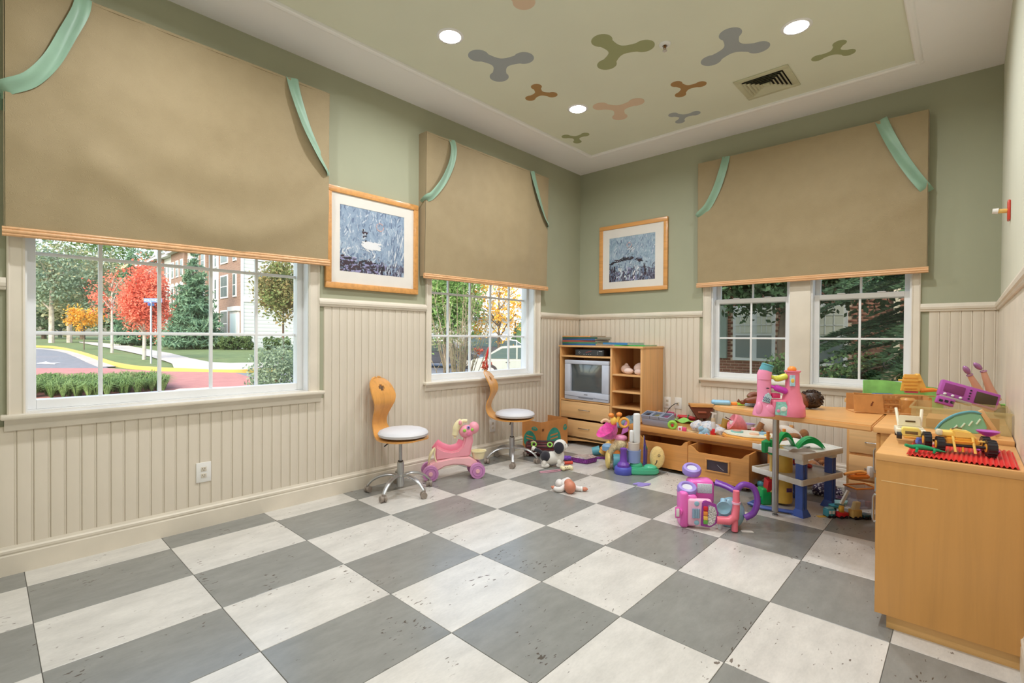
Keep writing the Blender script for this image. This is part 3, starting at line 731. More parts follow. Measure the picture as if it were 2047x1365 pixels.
# swivel chair: the shell goes from the seat up into a cobra-shaped back
def make_chair(label):
    t = thing('swivel_chair', label, 'chair', group='swivel chairs')
    SH = 0.455
    # profile in local x (forward) and z ; w = half width
    prof = [(0.215, SH-0.004, 0.05), (0.20, SH-0.006, 0.10), (0.15, SH-0.008, 0.165), (0.06, SH-0.010, 0.196), (-0.04, SH-0.010, 0.19), (-0.12, SH-0.006, 0.155), (-0.185, SH+0.006, 0.112), (-0.225, SH+0.035, 0.085), (-0.245, SH+0.085, 0.074), (-0.235, SH+0.14, 0.075),
            (-0.205, SH+0.20, 0.088), (-0.185, SH+0.255, 0.108), (-0.19, SH+0.31, 0.122), (-0.215, SH+0.365, 0.118), (-0.245, SH+0.41, 0.104), (-0.266, SH+0.437, 0.080), (-0.277, SH+0.451, 0.052), (-0.281, SH+0.457, 0.012)]
    pp = smooth_path([V(p) for p in prof], 4); n = len(pp)
    # rows across the width, with a round hand hole in the back
    NV = 16; bm = bmesh.new(); g = []
    for i, p in enumerate(pp):
        row = []
        for j in range(NV+1):
            s = j/NV*2-1; hump = 0.0
            k = i/(n-1)
            if k > 0.62: hump = -0.006*(1-s*s)*min(1, (k-0.62)*8)
            row.append(bm.verts.new((p.x+hump, s*p.z, p.y)))
        g.append(row)
    hz, hr = SH+0.375, 0.026
    for i in range(n-1):
        for j in range(NV):
            c = (g[i][j].co+g[i+1][j+1].co)/2
            if pp[i].y > SH+0.3 and (c.y/0.027)**2+((c.z-hz)/0.021)**2 < 1: continue
            bm.faces.new((g[i][j], g[i+1][j], g[i+1][j+1], g[i][j+1]))
    bmesh.ops.recalc_face_normals(bm, faces=bm.faces[:])
    bmesh.ops.solidify(bm, geom=bm.faces[:], thickness=0.011)
    b = B(); b._add(bm); b.build('bent_ply_shell', M_PLY, t)
    c = B().lathe([(0, 0.066), (0.09, 0.064), (0.155, 0.057), (0.188, 0.044), (0.199, 0.027), (0.192, 0.008), (0.17, 0.0), (0, 0.0)], 36)
    c.build('seat_cushion', M_CUSH, t, loc=(0.03, 0, SH+0.003))
    B().cyl((0.01, 0, SH-0.03), (0.01, 0, SH-0.012), 0.07, 0.085, n=24).build('seat_plate', M_BLK, t)
    B().tube([(0.02, -0.05, SH-0.025), (0.03, -0.16, SH-0.03), (0.035, -0.2, SH-0.045)], 0.005, 8).build('height_lever', M_BLK, t)
    B().cyl((0, 0, 0.22), (0, 0, SH-0.02), 0.0135, n=20).build('gas_lift', M_STEEL, t)
    B().lathe([(0.020, 0.255), (0.021, 0.25), (0.027, 0.245), (0.027, 0.155), (0.042, 0.15), (0.046, 0.135), (0.030, 0.128), (0.026, 0.05), (0.0, 0.05)], 24).build('column_sleeve', M_ALU, t)
    B().cyl((0, 0, 0.246), (0, 0, 0.256), 0.021, n=20).build('column_collar', M_BLK, t)
    for k in range(5):
        q = Rz(2*pi*k/5)
        pts = [q @ V(p) for p in ((0.03, 0, 0.14), (0.09, 0, 0.145), (0.16, 0, 0.132), (0.215, 0, 0.105), (0.25, 0, 0.072), (0.262, 0, 0.056))]
        lg = B().tube(smooth_path(pts, 4), [0.020]*12+[0.017]*9, 10, flat=0.55).build('base_leg', M_ALU, t)
        e = q @ V((0.262, 0, 0)); dr = q.to_3x3() @ V((0.55, 0.83, 0)); sd = V((-dr.y, dr.x, 0))
        cc = e+V((0, 0, 0.026))-dr*0.004
        B().cyl(cc-sd*0.024, cc-sd*0.006, 0.025, n=18).cyl(cc+sd*0.006, cc+sd*0.024, 0.025, n=18).cyl(cc-sd*0.026, cc+sd*0.026, 0.008, n=10).build('caster_wheel', M_CAST, lg)
        B().cyl(e+V((0, 0, 0.05)), e+V((0, 0, 0.064)), 0.012, n=12).ell(cc+V((0, 0, 0.006)), (0.02, 0.02, 0.024), 12, 8).build('caster_fork', M_CAST, lg)
    return t
ch = make_chair('maple swivel chair with white round cushion beside the pink ride-on horse rear wheels')
ch.location = (0.318, 2.745, 0); ch.rotation_euler = (0, 0, rad(9))
ch2 = dup(ch, (0.30, 4.085, 0), rad(27)); ch2['label'] = 'maple swivel chair with white round cushion between the pink horse and the carton'

# ---- television cabinet
M_CAB = wood('cabinet_maple', (228, 176, 116), 0.09, 0.4, 'x', 0.8)
M_CABV = wood('cabinet_maple_upright', (226, 170, 108), 0.10, 0.4, 'z', 0.8)
M_DRW = wood('drawer_maple', (232, 186, 130), 0.08, 0.36, 'x', 0.6)
def handle(par, p, L, axis='x', r=0.004, out=(0, -1, 0), stand=0.022):
    a = V((1, 0, 0)) if axis == 'x' else V((0, 0, 1)) if axis == 'z' else V((0, 1, 0)); o = V(out); p = V(p)
    pts = [p-a*L/2, p-a*L/2+o*stand*0.8, p-a*(L/2-0.012)+o*stand, p+a*(L/2-0.012)+o*stand, p+a*L/2+o*stand*0.8, p+a*L/2]
    return B().tube(pts, r, 8).build('drawer_handle', M_STEEL, par)
CX0, CX1, CY0, CY1, CH = 0.068, 1.155, 5.172, 5.655, 1.165
t = thing('media_cabinet', 'tall maple media cabinet with open shelves and two drawers in corner', 'cabinet', ((CX0+CX1)/2, CY0, 0))
def wb_(nm, lo, hi, m, bev=0.002, par=None): return B().box(lo, hi, bev).build(nm, m, par if par is not None else t)
wb_('top_panel', (CX0-0.012, CY0-0.012, CH-0.022), (CX1+0.012, CY1, CH), M_CAB, 0.005)
wb_('side_panel', (CX0, CY0, 0), (CX0+0.022, CY1, CH-0.022), M_CABV); wb_('side_panel', (CX1-0.022, CY0, 0), (CX1, CY1, CH-0.022), M_CABV)
DV = 0.765
wb_('divider', (DV, CY0+0.002, 0.07), (DV+0.022, CY1-0.01, CH-0.022), M_CABV)
wb_('back_panel', (CX0+0.022, CY1-0.008, 0.05), (CX1-0.022, CY1, CH-0.022), M_CABV, 0)
x0, x1 = CX0+0.022, DV
wb_('shelf', (x0, CY0+0.004, 1.024), (x1, CY1-0.01, 1.044), M_CAB); wb_('shelf', (x0, CY0+0.002, 0.508), (x1, CY1-0.01, 0.528), M_CAB)
wb_('shelf', (x0, CY0+0.004, 0.075), (x1, CY1-0.01, 0.09), M_CAB)
for z in (0.838, 0.655, 0.482, 0.30, 0.09): wb_('shelf', (DV+0.022, CY0+0.01, z), (CX1-0.022, CY1-0.01, z+0.018), M_CAB)
for z0, z1 in ((0.312, 0.502), (0.098, 0.288)):
    d = wb_('drawer', (x0+0.003, CY0-0.001, z0), (x1-0.003, CY0+0.018, z1), M_DRW, 0.003); handle(d, ((x0+x1)/2, CY0-0.001, (z0+z1)/2+0.01), 0.14)
    B().box((x0+0.012, CY0+0.018, z0+0.01), (x1-0.012, CY1-0.05, z1-0.03)).build('drawer_box', M_CAB, d, smooth=False)
ar = [(x0-0.0, 0.075), (x0, 0.02)] + [(x0+(CX1-0.022-x0)*k/14, 0.02+0.045*sin(pi*k/14)) for k in range(1, 14)] + [(CX1-0.022, 0.02), (CX1-0.022, 0.09), (x0, 0.09)]
b = B().prism(ar[1:], CY0+0.004, CY0+0.022, 'y'); b.build('arched_plinth', M_CAB, t, smooth=False)
fin(t)
# television
t = thing('television', 'silver tube television with dark screen in the maple cabinet', 'television', (0.45, CY0+0.02, 0.528))
M_TV = mat('tv_silver', (200, 204, 216), 0.4, 0.1, var=0.02)
tx0, tx1, tz0, tz1, ty = 0.150, 0.752, 0.531, 0.992, CY0-0.008
b = B()
for lo, hi in (((tx0, tz1-0.045), (tx1, tz1)), ((tx0, tz0), (tx1, tz0+0.095)), ((tx0, tz0+0.095), (tx0+0.082, tz1-0.045)), ((tx1-0.09, tz0+0.095), (tx1, tz1-0.045))):
    b.box((lo[0], ty, lo[1]), (hi[0], ty+0.05, hi[1]), 0.005)
b.build('bezel', M_TV, t)
B().box((tx0+0.01, ty+0.04, tz0+0.005), (tx1-0.01, ty+0.14, tz1-0.01), 0.01).box((tx0+0.08, ty+0.12, tz0+0.03), (tx1-0.08, ty+0.42, tz1-0.06), 0.03).build('tv_case', M_TV, t)
sx0, sx1, sz0, sz1 = tx0+0.08, tx1-0.088, tz0+0.093, tz1-0.043
M_SCR = mat('crt_glass', (74, 82, 84), 0.08, spec=0.8, coat=0.6)
B().grid(lambda a, c: V((sx0+(sx1-sx0)*a, ty+0.030-0.016*(1-(2*a-1)**2)*(1-(2*c-1)**2), sz0+(sz1-sz0)*c)), 12, 10).build('screen', M_SCR, t)
B().cbox(((tx0+tx1)/2, ty-0.001, tz0+0.028), (0.20, 0.006, 0.012), 0.003).build('control_panel', mat('tv_grey', (140, 145, 156), 0.4, 0.3), t)
B().cbox(((tx0+tx1)/2, ty-0.0008, tz0+0.068), (0.05, 0.003, 0.008)).build('tv_badge', mat('tv_badge', (110, 112, 120), 0.4), t)
B().cyl((tx1-0.18, ty+0.002, tz0+0.05), (tx1-0.18, ty-0.004, tz0+0.05), 0.008, n=12).build('power_button', M_TV, t)
B().tube([(tx0+0.004, ty-0.002, tz0+0.048), (0.35, ty-0.004, tz0+0.04), (0.6, ty-0.004, tz0+0.036), (tx1-0.004, ty-0.002, tz0+0.03)], 0.002, 6).build('speaker_trim', mat('tv_line', (110, 112, 120), 0.4), t)
fin(t)
t = thing('video_player', 'black video player box on the cabinet upper shelf', 'video player', (0.465, CY0+0.05, 1.044))
B().box((0.272, CY0+0.03, 1.045), (0.665, CY0+0.30, 1.118), 0.004).build('player_case', mat('player_black', (34, 34, 38), 0.35), t)
B().box((0.285, CY0+0.0275, 1.052), (0.65, CY0+0.031, 1.110)).build('front_panel', mat('player_panel', (52, 54, 60), 0.3), t)
MW = pl('print_white', (206, 208, 212)); MRR = pl('print_red', (186, 60, 60))
for dx, dz in ((0, 0.010), (0, -0.010), (-0.010, 0), (0.010, 0)): B().cbox((0.335+dx, CY0+0.027, 1.082+dz), (0.007, 0.003, 0.005)).build('player_button', MW, t)
for q in range(4): B().cbox((0.40+q*0.03, CY0+0.027, 1.062), (0.010, 0.003, 0.004)).build('player_button', MW, t)
for q in range(3): B().cbox((0.585, CY0+0.027, 1.066+q*0.014), (0.006, 0.003, 0.005)).build('player_button', MW, t)
B().prism([(0.42, 1.085), (0.50, 1.102), (0.502, 1.099), (0.425, 1.081)], CY0+0.0262, CY0+0.028, 'y').build('player_mark', MRR, t)
B().box((0.60, CY0+0.0262, 1.097), (0.645, CY0+0.028, 1.103)).build('player_mark', MW, t)
fin(t)

# ---- low play table with two rolling bins
M_TBL = wood('table_beech', (214, 150, 82), 0.12, 0.38, 'x', 0.7)
M_TBLV = wood('table_beech_upright', (204, 138, 72), 0.12, 0.4, 'z', 0.7)
t = thing('play_table', 'long low beech play table covered in toys under the twin windows', 'table', (1.83, 5.18, 0))
X0, X1, Y0, Y1, TH = 1.20, 2.49, 4.868, 5.50, 0.392
wb_('table_top', (X0, Y0+0.02, TH-0.05), (X1, Y1-0.02, TH-0.022), M_TBL)
wb_('front_rail', (X0-0.02, Y0-0.008, TH-0.052), (X1+0.02, Y0+0.022, TH), M_TBL, 0.006)
wb_('rear_rail', (X0-0.02, Y1-0.022, TH-0.052), (X1+0.02, Y1+0.008, TH), M_TBL, 0.006)
wb_('apron', (X0+0.03, Y0+0.03, TH-0.085), (X1-0.03, Y0+0.05, TH-0.05), M_TBL)
for xx in (X0, X1):
    pr = [(Y0+0.022, TH-0.052), (Y0+0.022, TH), (Y1-0.20, TH), (Y1-0.12, TH+0.006), (Y1-0.05, TH+0.05), (Y1-0.01, TH+0.075), (Y1+0.02, TH+0.07), (Y1+0.03, TH+0.02), (Y1+0.025, TH-0.052)]
    B().prism(pr, xx-0.022, xx+0.012, 'x', 0.004).build('end_rail', M_TBL, t)
    wb_('end_panel', (xx-0.015, Y0+0.06, 0.0), (xx+0.005, Y1-0.03, TH-0.05), M_TBLV)
    wb_('leg', (xx-0.035, Y0+0.005, 0), (xx+0.010, Y0+0.055, TH-0.05), M_TBLV, 0.005)
    B().prism([(Y1-0.06, 0), (Y1-0.01, 0), (Y1+0.022, TH-0.05), (Y1-0.05, TH-0.05)], xx-0.035, xx+0.01, 'x', 0.004).build('leg', M_TBLV, t)
fin(t)
def rolling_bin(label, bx0, bx1, by0, plate):
    t = thing('rolling_bin', label, 'storage bin', ((bx0+bx1)/2, by0, 0), group='rolling bins'); H0, H1, D = 0.035, 0.307, 0.52
    k = 0.045; c0, c1 = bx0+0.07, bx1-0.055
    def wv(y, nm):
        pr = [(bx0, H0), (bx1, H0), (bx1, H1), (c1+0.035, H1), (c1+0.018, H1-0.012), (c1, H1-k+0.008), (c1-0.02, H1-k), (c0+0.025, H1-k), (c0+0.005, H1-k+0.008), (c0-0.022, H1-0.010), (c0-0.04, H1), (bx0, H1)]
        return B().prism(pr, y, y+0.018, 'y', 0.002).build(nm, M_TBL, t)
    fr = wv(by0, 'front_board'); wv(by0+D-0.018, 'rear_board')
    for xx in (bx0, bx1-0.016): wb2 = B().box((xx, by0+0.018, H0), (xx+0.016, by0+D-0.018, H1), 0.002).build('side_board', M_TBLV, t)
    B().box((bx0+0.016, by0+0.018, H0+0.01), (bx1-0.016, by0+D-0.018, H0+0.022)).build('bottom_board', M_TBL, t, smooth=False)
    B().box((bx0-0.001, by0-0.002, H0), (bx1+0.001, by0+0.002, H0+0.03)).build('kick_strip', M_TBL, t)
    for sx in (bx0+0.05, bx1-0.05):
        for sy in (by0+0.06, by0+D-0.06): B().cyl((sx-0.012, sy, 0.0155), (sx+0.012, sy, 0.0155), 0.0155, n=14).box((sx-0.016, sy-0.012, 0.02), (sx+0.016, sy+0.012, 0.045)).build('caster', M_CAST, t)
    if plate:
        px0, px1, pz0, pz1 = bx0+0.17, bx0+0.345, 0.128, 0.215
        for (a, c, d_, e) in ((px0-0.014, px1+0.014, pz1, pz1+0.012), (px0-0.014, px1+0.014, pz0-0.012, pz0), (px0-0.014, px0, pz0, pz1), (px1, px1+0.014, pz0, pz1)):
            B().box((a, by0-0.010, d_), (c, by0, e), 0.002).build('label_frame', M_TBL, fr)
        B().box((px0, by0-0.003, pz0), (px1, by0, pz1)).build('chalk_panel', mat('chalk_panel', (58, 46, 56), 0.5, var=0.15, vs_=14), fr)
        B().tube([(px0+0.085, by0-0.0035, pz1-0.03), (px0+0.11, by0-0.0035, pz0+0.035), (px0+0.14, by0-0.0035, pz0+0.015)], 0.0008, 4).build('chalk_stroke', MW, fr)
    return fin(t)
rolling_bin('beech rolling toy bin with a dark chalk panel on its front', 1.858, 2.368, 4.693, True)
rolling_bin('plain beech rolling toy bin behind the round yellow cushion', 1.285, 1.80, 4.82, False)

# ---- peninsula desk, pedestals and low cabinets by the right wall
M_DSK = wood('desk_maple', (226, 170, 106), 0.07, 0.38, 'x', 0.6, 0.15)
M_END = wood('cabinet_end_maple', (214, 156, 86), 0.06, 0.4, 'z', 0.6)
DZ = 0.785
t = thing('peninsula_desk', 'maple peninsula desk top with rounded end on one steel leg', 'desk', (2.8, 4.1, 0))
pts = [(3.283, 3.765), (3.05, 3.80), (2.80, 3.83), (2.63, 3.855), (2.50, 3.885), (2.42, 3.915), (2.36, 3.96), (2.325, 4.02), (2.318, 4.09), (2.33, 4.19), (2.375, 4.28), (2.46, 4.35), (2.60, 4.40), (2.80, 4.44), (2.95, 4.48), (3.05, 4.54), (3.13, 4.60), (3.283, 4.66)]
B().prism(pts, DZ-0.036, DZ, 'z', 0.007).build('desk_top', M_DSK, t)
B().lathe([(0.021, 0.032), (0.021, DZ-0.045), (0.034, DZ-0.04), (0.034, DZ-0.036)], 24).build('desk_leg', M_ALU, t, loc=(2.668, 4.287, 0))
B().lathe([(0.0, 0.0), (0.019, 0.0), (0.02, 0.012), (0.012, 0.016), (0.012, 0.034), (0, 0.034)], 20).build('desk_leg_foot', M_STEEL, t, loc=(2.668, 4.287, 0))
fin(t)
t = thing('drawer_cabinet', 'maple drawer cabinet with bar handles against the back wall behind the desk', 'cabinet', (3.2, 5.3, 0))
B().box((2.95, 5.085, DZ-0.026), (3.44, 5.62, DZ+0.006), 0.006).build('cabinet_top', M_CAB, t); B().box((2.966, 5.11, 0.05), (3.425, 5.62, DZ-0.026), 0.002).build('cabinet_body', M_CABV, t)
B().box((2.99, 5.14, 0), (3.40, 5.60, 0.05)).build('plinth', M_CABV, t, smooth=False)
for a, c in ((0.575, 0.735), (0.372, 0.553), (0.168, 0.35), (0.055, 0.150)):
    d = B().box((2.984, 5.094, a), (3.418, 5.111, c), 0.003).build('drawer', M_DRW, t)
    if c > 0.2: handle(d, (3.155, 5.094, (a+c)/2), 0.13)
fin(t)
t = thing('corner_cabinet', 'maple corner cabinet between the peninsula desk and the low end cabinet', 'cabinet', (3.55, 4.2, 0))
B().box((3.29, 3.725, DZ-0.03), (XR-0.012, 4.95, DZ), 0.004).build('cabinet_top', M_DSK, t)
B().box((3.32, 3.745, 0.10), (XR-0.012, 4.93, DZ-0.03), 0.002).box((3.36, 3.76, 0), (XR-0.012, 4.90, 0.10)).build('cabinet_body', M_END, t); dr = B().box((3.302, 3.75, 0.11), (3.319, 4.32, DZ-0.04), 0.002).build('door', M_END, t)
handle(dr, (3.302, 3.85, 0.58), 0.13, 'z', 0.004, (-1, 0, 0), 0.02).name = 'door_handle'
B().box((3.302, 4.33, 0.11), (3.319, 4.92, DZ-0.04), 0.002).build('door', M_END, t)
fin(t)
t = thing('end_cabinet', 'low maple end cabinet with plain end panel and recessed plinth', 'cabinet', (3.6, 3.42, 0))
EZ = 0.762; ex0, ex1, ey0, ey1 = 3.372, XR-0.010, 3.118, 3.715
B().box((ex0-0.004, ey0-0.004, EZ-0.032), (ex1, ey1, EZ), 0.004).build('cabinet_top', M_DSK, t)
B().box((ex0, ey0, 0.062), (ex0+0.022, ey0+0.022, EZ-0.032)).box((ex0+0.022, ey0, 0.062), (ex1, ey0+0.022, EZ-0.032)).build('end_panel', M_END, t, smooth=False)
B().box((ex0+0.022, ey0+0.022, 0.062), (ex1, ey1, EZ-0.032)).build('cabinet_body', M_END, t, smooth=False)
B().box((ex0+0.001, ey0+0.026, 0.066), (ex0+0.021, ey1-0.004, EZ-0.036), 0.002).build('door', M_END, t)
handle(t, (ex0+0.001, ey0+0.10, 0.49), 0.12, 'z', 0.005, (-1, 0, 0), 0.022).name = 'door_handle'
for z in (0.62, 0.16): B().box((ex0-0.006, ey0+0.003, z-0.03), (ex0+0.002, ey0+0.011, z+0.03), 0.002).build('hinge', M_STEEL, t)
B().box((ex0+0.04, ey0+0.022, 0), (3.822, ey1-0.02, 0.062)).build('plinth', wood('plinth_maple', (224, 176, 110), 0.06, 0.4, 'x'), t, smooth=False)
B().box((ex0+0.018, ey0-0.0008, 0.642), (ex0+0.205, ey0+0.001, 0.645)).build('scratch', mat('scratch_pale', (232, 196, 140), 0.6), t, smooth=False)
fin(t)
# ================================================================ TOYS ON THE FLOOR
RZ0 = rad(42.85)     # local x runs along the picture plane, local y away from the window wall corner
def T(name, label, cat, px, py, Z=0.0, rot=0.0, group=None, dz=0.0, Y=None):
    """thing standing where the pixel meets height Z; its parts are measured in units of k metres"""
    p = PX(px, py, Z=Z) if Y is None else PX(px, py, Y=Y)
    k = (p-CP).dot(CD)/FPX
    o = thing(name, label, cat, (p.x, p.y, p.z+dz), RZ0+rad(rot), group); o.scale = (k, k, k)
    return o
PK = pl('toy_pink', (240, 160, 176)); PKL = pl('toy_light_pink', (246, 190, 196)); PKH = pl('toy_hot_pink', (236, 84, 176), 0.25); MAU = pl('toy_mauve', (206, 142, 196))
CRM = pl('toy_cream', (240, 228, 184)); YEL = pl('toy_yellow', (246, 200, 90)); GRN = pl('toy_green', (24, 160, 96)); LIM = pl('toy_lime', (150, 210, 80)); TEAL = pl('toy_teal', (94, 164, 178))
PUR = pl('toy_purple', (112, 66, 168)); LAV = pl('toy_lavender', (160, 140, 214)); BLU = pl('toy_blue', (84, 92, 188)); SKY = pl('toy_sky', (148, 190, 214)); RED = pl('toy_red', (214, 40, 48)); ORA = pl('toy_orange', (242, 146, 62))
WHT = pl('toy_white', (236, 234, 230)); BLACK = pl('toy_black', (36, 34, 40)); SKIN = mat('doll_skin', (206, 132, 104), 0.45); SKINL = mat('doll_skin_light', (226, 172, 146), 0.45)
PLW = mat('plush_white', (232, 228, 220), 0.9, sheen=0.5, bump=0.4, bs=1.2); PLB = mat('plush_black', (40, 38, 48), 0.9, sheen=0.4, bump=0.4, bs=1.2); PLT = mat('plush_brown', (150, 98, 56), 0.9, sheen=0.4, var=0.12, vs_=0.3, bump=0.4, bs=1.0)
HAIR = mat('doll_hair_blond', (206, 188, 146), 0.6, var=0.2, vs_=0.8, stretch=(1, 1, 0.2)); STICK = pl('sticker_pale', (206, 218, 226), 0.3, var=0.12, vs_=0.6)

# ---- ride-on horse
t = T('ride_on_horse', 'pink plastic ride-on horse with mauve wheels and cream basket', 'ride-on toy', 908, 959, rot=15)
for x in (-47, 47):
    for y in (0, 34):
        w = B().cyl((x, y-4, 15.5), (x, y+4, 15.5), 15.5, n=28).build('wheel', MAU, t)
        if y == 0:
            B().torus((x, y-4, 15.5), 10.5, 0.9, 28, 6, Rx(pi/2)).build('wheel_rim', pl('toy_mauve_dark', (186, 120, 178)), w); B().cyl((x, y-5.5, 15.5), (x, y-3, 15.5), 4.2, n=16).build('wheel_hub', PKL, w)
b = B().prism([(-52, 22), (-50, 32), (-40, 37), (0, 43), (32, 43), (46, 34), (54, 24), (48, 18), (34, 21), (18, 27), (0, 28.5), (-18, 26), (-34, 17), (-44, 14)], 5, 29, 'y', 2.5); b.build('chassis', PKL, t)
b = B().prism([(-37, 37), (-38, 56), (-37, 70), (-31, 66), (-20, 59), (-4, 55), (8, 57), (17, 64), (21, 76), (24, 90), (38, 90), (40, 74), (36, 56), (34, 42)], 8, 26, 'y', 3.5); b.build('body', PK, t)
B().tube(smooth_path([(-37, 17, 71), (-26, 17, 63), (-10, 17, 57), (4, 17, 58), (14, 17, 63), (20, 17, 74)], 5), 4, 8, flat=2.6).build('saddle', pl('toy_saddle_pink', (238, 130, 156)), t)
h = B().ell((27, 16, 93), (15.5, 12, 13.5), 18, 12).ell((42, 16, 100), (11, 10.5, 12.5), 18, 12).build('head', PK, t)
B().ell((30, 5.5, 91), (6, 2, 6), 12, 8).build('cheek', pl('toy_rose', (232, 128, 164)), h)
for q, m_, r in (((21, 4.6, 97), LIM, 3.4), ((29, 4.2, 103), LAV, 3.6), ((37, 5.4, 98), LIM, 3.0)): B().ell(q, (r, 1.4, r), 12, 8).build('flower_mark', m_, h)
B().ell((29, 3.0, 103), (1.5, 1, 1.5), 8, 6).build('eye', BLACK, h)
B().ell((13, 10, 112), (3.5, 3, 5), 10, 8).build('ear', PK, h)
B().tube(smooth_path([(28, 16, 114), (18, 16, 114), (8, 16, 106), (4, 16, 92), (3, 16, 80)], 5), [3]*6+[6]*8+[5]*4+[2]*3, 10, flat=1.2).build('mane', CRM, t)
b = B().lathe([(0, 0), (10, 0), (14, 14), (16, 15), (16, 17), (13, 16.5), (9, 3), (0, 3)], 24, Tr(52, 16, 36) @ M.Diagonal((1.05, 0.85, 1, 1))); b.build('basket', CRM, t)
B().tube(smooth_path([(-38, 12, 64), (-46, 12, 50), (-50, 12, 34)], 5), [2, 3, 4, 5, 5, 5, 4, 4, 3, 3, 2], 8, flat=0.6).tube(smooth_path([(-37, 12, 62), (-38, 10, 48), (-35, 8, 36)], 4), 2.5, 8, flat=0.6).build('tail', CRM, t)

# ---- dark red striped log toy
t = T('striped_log_toy', 'dark red striped log-shaped toy lying against the carton', 'toy', 1083, 914, rot=-4)
MR = mat('maroon_stripe', (104, 36, 40), 0.6); MR2 = mat('maroon_dark', (58, 26, 34), 0.6)
B().cyl((-30, 14, 14.5), (32, 14, 14.5), 14.5, n=24).ell((-30, 14, 14.5), (4, 14, 14), 16, 10).build('log_body', MR, t)
for k in range(7):
    a = rad(150+k*26); B().tube([(-29, 14+15*cos(a), 14.5+15*sin(a)*-1), (31, 14+15*cos(a), 14.5+15*sin(a)*-1)], 1.3, 6).build('stripe', MR2, t)
for x in (-16, 16):
    B().torus((x, 2.5, 25), 4.5, 1.6, 16, 6, Rx(rad(55))).build('green_ring', LIM, t)
B().torus((-15, -1.2, 14), 5.5, 1.3, 18, 6, Rx(pi/2)).build('white_ring', WHT, t)
B().tube(smooth_path([(-22, 6, 28), (-17, 4, 31), (-12, 5, 28)], 4), 1.3, 6).build('carry_loop', CRM, t)

# ---- black and white dog pull toy
t = T('plush_dog', 'black and white plush dog pull toy with pink string', 'plush toy', 1108, 935, rot=6)
B().ell((-4, 8, 18), (23, 11, 13), 20, 14).ell((10, 8, 22), (12, 10, 17), 16, 12).build('body', PLW, t)
B().ell((-17, 6, 22), (11, 11.5, 11), 16, 12).build('black_patch', PLB, t)
h = B().ell((13, 6, 43), (13.5, 11.5, 12.5), 18, 12).ell((22, 6, 41), (7, 7.5, 7), 14, 10).build('head', PLW, t)
B().ell((8, -5, 41), (10.5, 3.2, 12), 16, 10).build('ear', PLB, h); B().ell((28, 5, 43), (1.8, 1.8, 1.6), 8, 6).build('nose', BLACK, h); B().ell((22, -1, 46), (1.2, 1, 1.4), 8, 6).build('eye', BLACK, h)
for x, y in ((-18, 0), (-16, 16), (12, -1), (16, 15)): B().ell((x, y, 5), (8.5, 5, 5), 14, 8).ell((x-2, y, 9), (5, 5, 8), 12, 8).build('paw', PLW, t)
tl = B().tube(smooth_path([(-24, 8, 28), (-30, 8, 33), (-36, 8, 35), (-40, 8, 37)], 4), [4]*8+[3.5]*5, 10).build('tail', PLB, t); B().ell((-41, 8, 38), (4, 4, 4.5), 12, 8).build('tail_tip', PLW, tl)
B().tube(smooth_path([(14, -6, 3), (12, -14, 1.2), (-6, -22, 1), (-30, -28, 1), (-34, -33, 1), (-20, -34, 1), (4, -26, 1), (12, -16, 1.2)], 6), 0.8, 6).build('pull_string', pl('string_pink', (226, 160, 180)), t)
t = T('dog_bone', 'small cream bone with a face tied beside the plush dog', 'toy', 1133, 940, rot=18)
B().tube([(-7, 2, 4.5), (7, 2, 4.5)], 3.6, 10).ell((-8, -1.5, 4.5), 4.4, 12, 8).ell((-8, 5, 4.5), 4.4, 12, 8).ell((9, -1, 4.5), 4.4, 12, 8).ell((9, 5.5, 4.5), 4.4, 12, 8).build('bone', CRM, t)
for x in (-3, 1): B().ell((x, -1.2, 6.5), 0.8, 6, 5).build('eye', BLACK, t)
t = T('foam_tube', 'short orange-red foam tube on the floor behind the bone', 'toy', 1133, 929, rot=14)
B().cyl((-12, 3, 3.2), (12, 3, 3.2), 3.2, n=14).cyl((12, 3, 3.2), (13, 3, 3.2), 3.3, n=14).build('tube', pl('toy_coral', (228, 84, 62)), t)
t = T('hair_scrunchie', 'crumpled purple scrunchie on the floor by the foil heart', 'toy', 1136, 921, rot=5)
B().tube(smooth_path([(-13, 3, 4), (-6, 0, 5), (0, 2, 4), (7, 0, 4.5), (13, 4, 4), (6, 7, 5), (-4, 8, 5)], 5, True), 3.4, 8, closed=True).jitter(1.6, 0.3).build('ruched_band', mat('scrunchie_purple', (112, 56, 172), 0.6, sheen=0.4), t)
# ---- foil heart purse
t = T('foil_heart_purse', 'shiny purple and silver heart-print purse lying on the floor', 'purse', 1172, 928, rot=8)
FOIL = mat('foil_silver', (206, 190, 214), 0.25, 0.5, var=0.3, vs_=0.25); FOILP = mat('foil_purple', (126, 58, 140), 0.3, 0.25, var=0.3, vs_=0.3)
b = B(); P6 = [(-27, 22), (0, -2), (27, 14), (24, 34), (-6, 40)]
b.prism(P6, 0.5, 10, 'z', 1.5); b.build('purse_body', FOILP, t)
B().prism([(p[0]*0.97, p[1]*0.95+1) for p in P6], 9.8, 11.2, 'z', 0.5).build('purse_flap', FOIL, t)
hp = []
for k in range(30):
    a = 2*pi*k/30; hp.append((-2+0.75*16*sin(a)**3, 18+0.75*(13*cos(a)-5*cos(2*a)-2*cos(3*a)-cos(4*a))))
B().prism(hp, 11.1, 11.8).build('heart', mat('foil_bright', (222, 224, 232), 0.2, 0.6), t)
t = T('purple_strap', 'flat purple strap on the floor beside the teal stacking cup', 'toy', 1203, 917, rot=5)
B().box((-12, -2, 0), (12, 5, 3.5), 1.2).build('strap', FOILP, t)

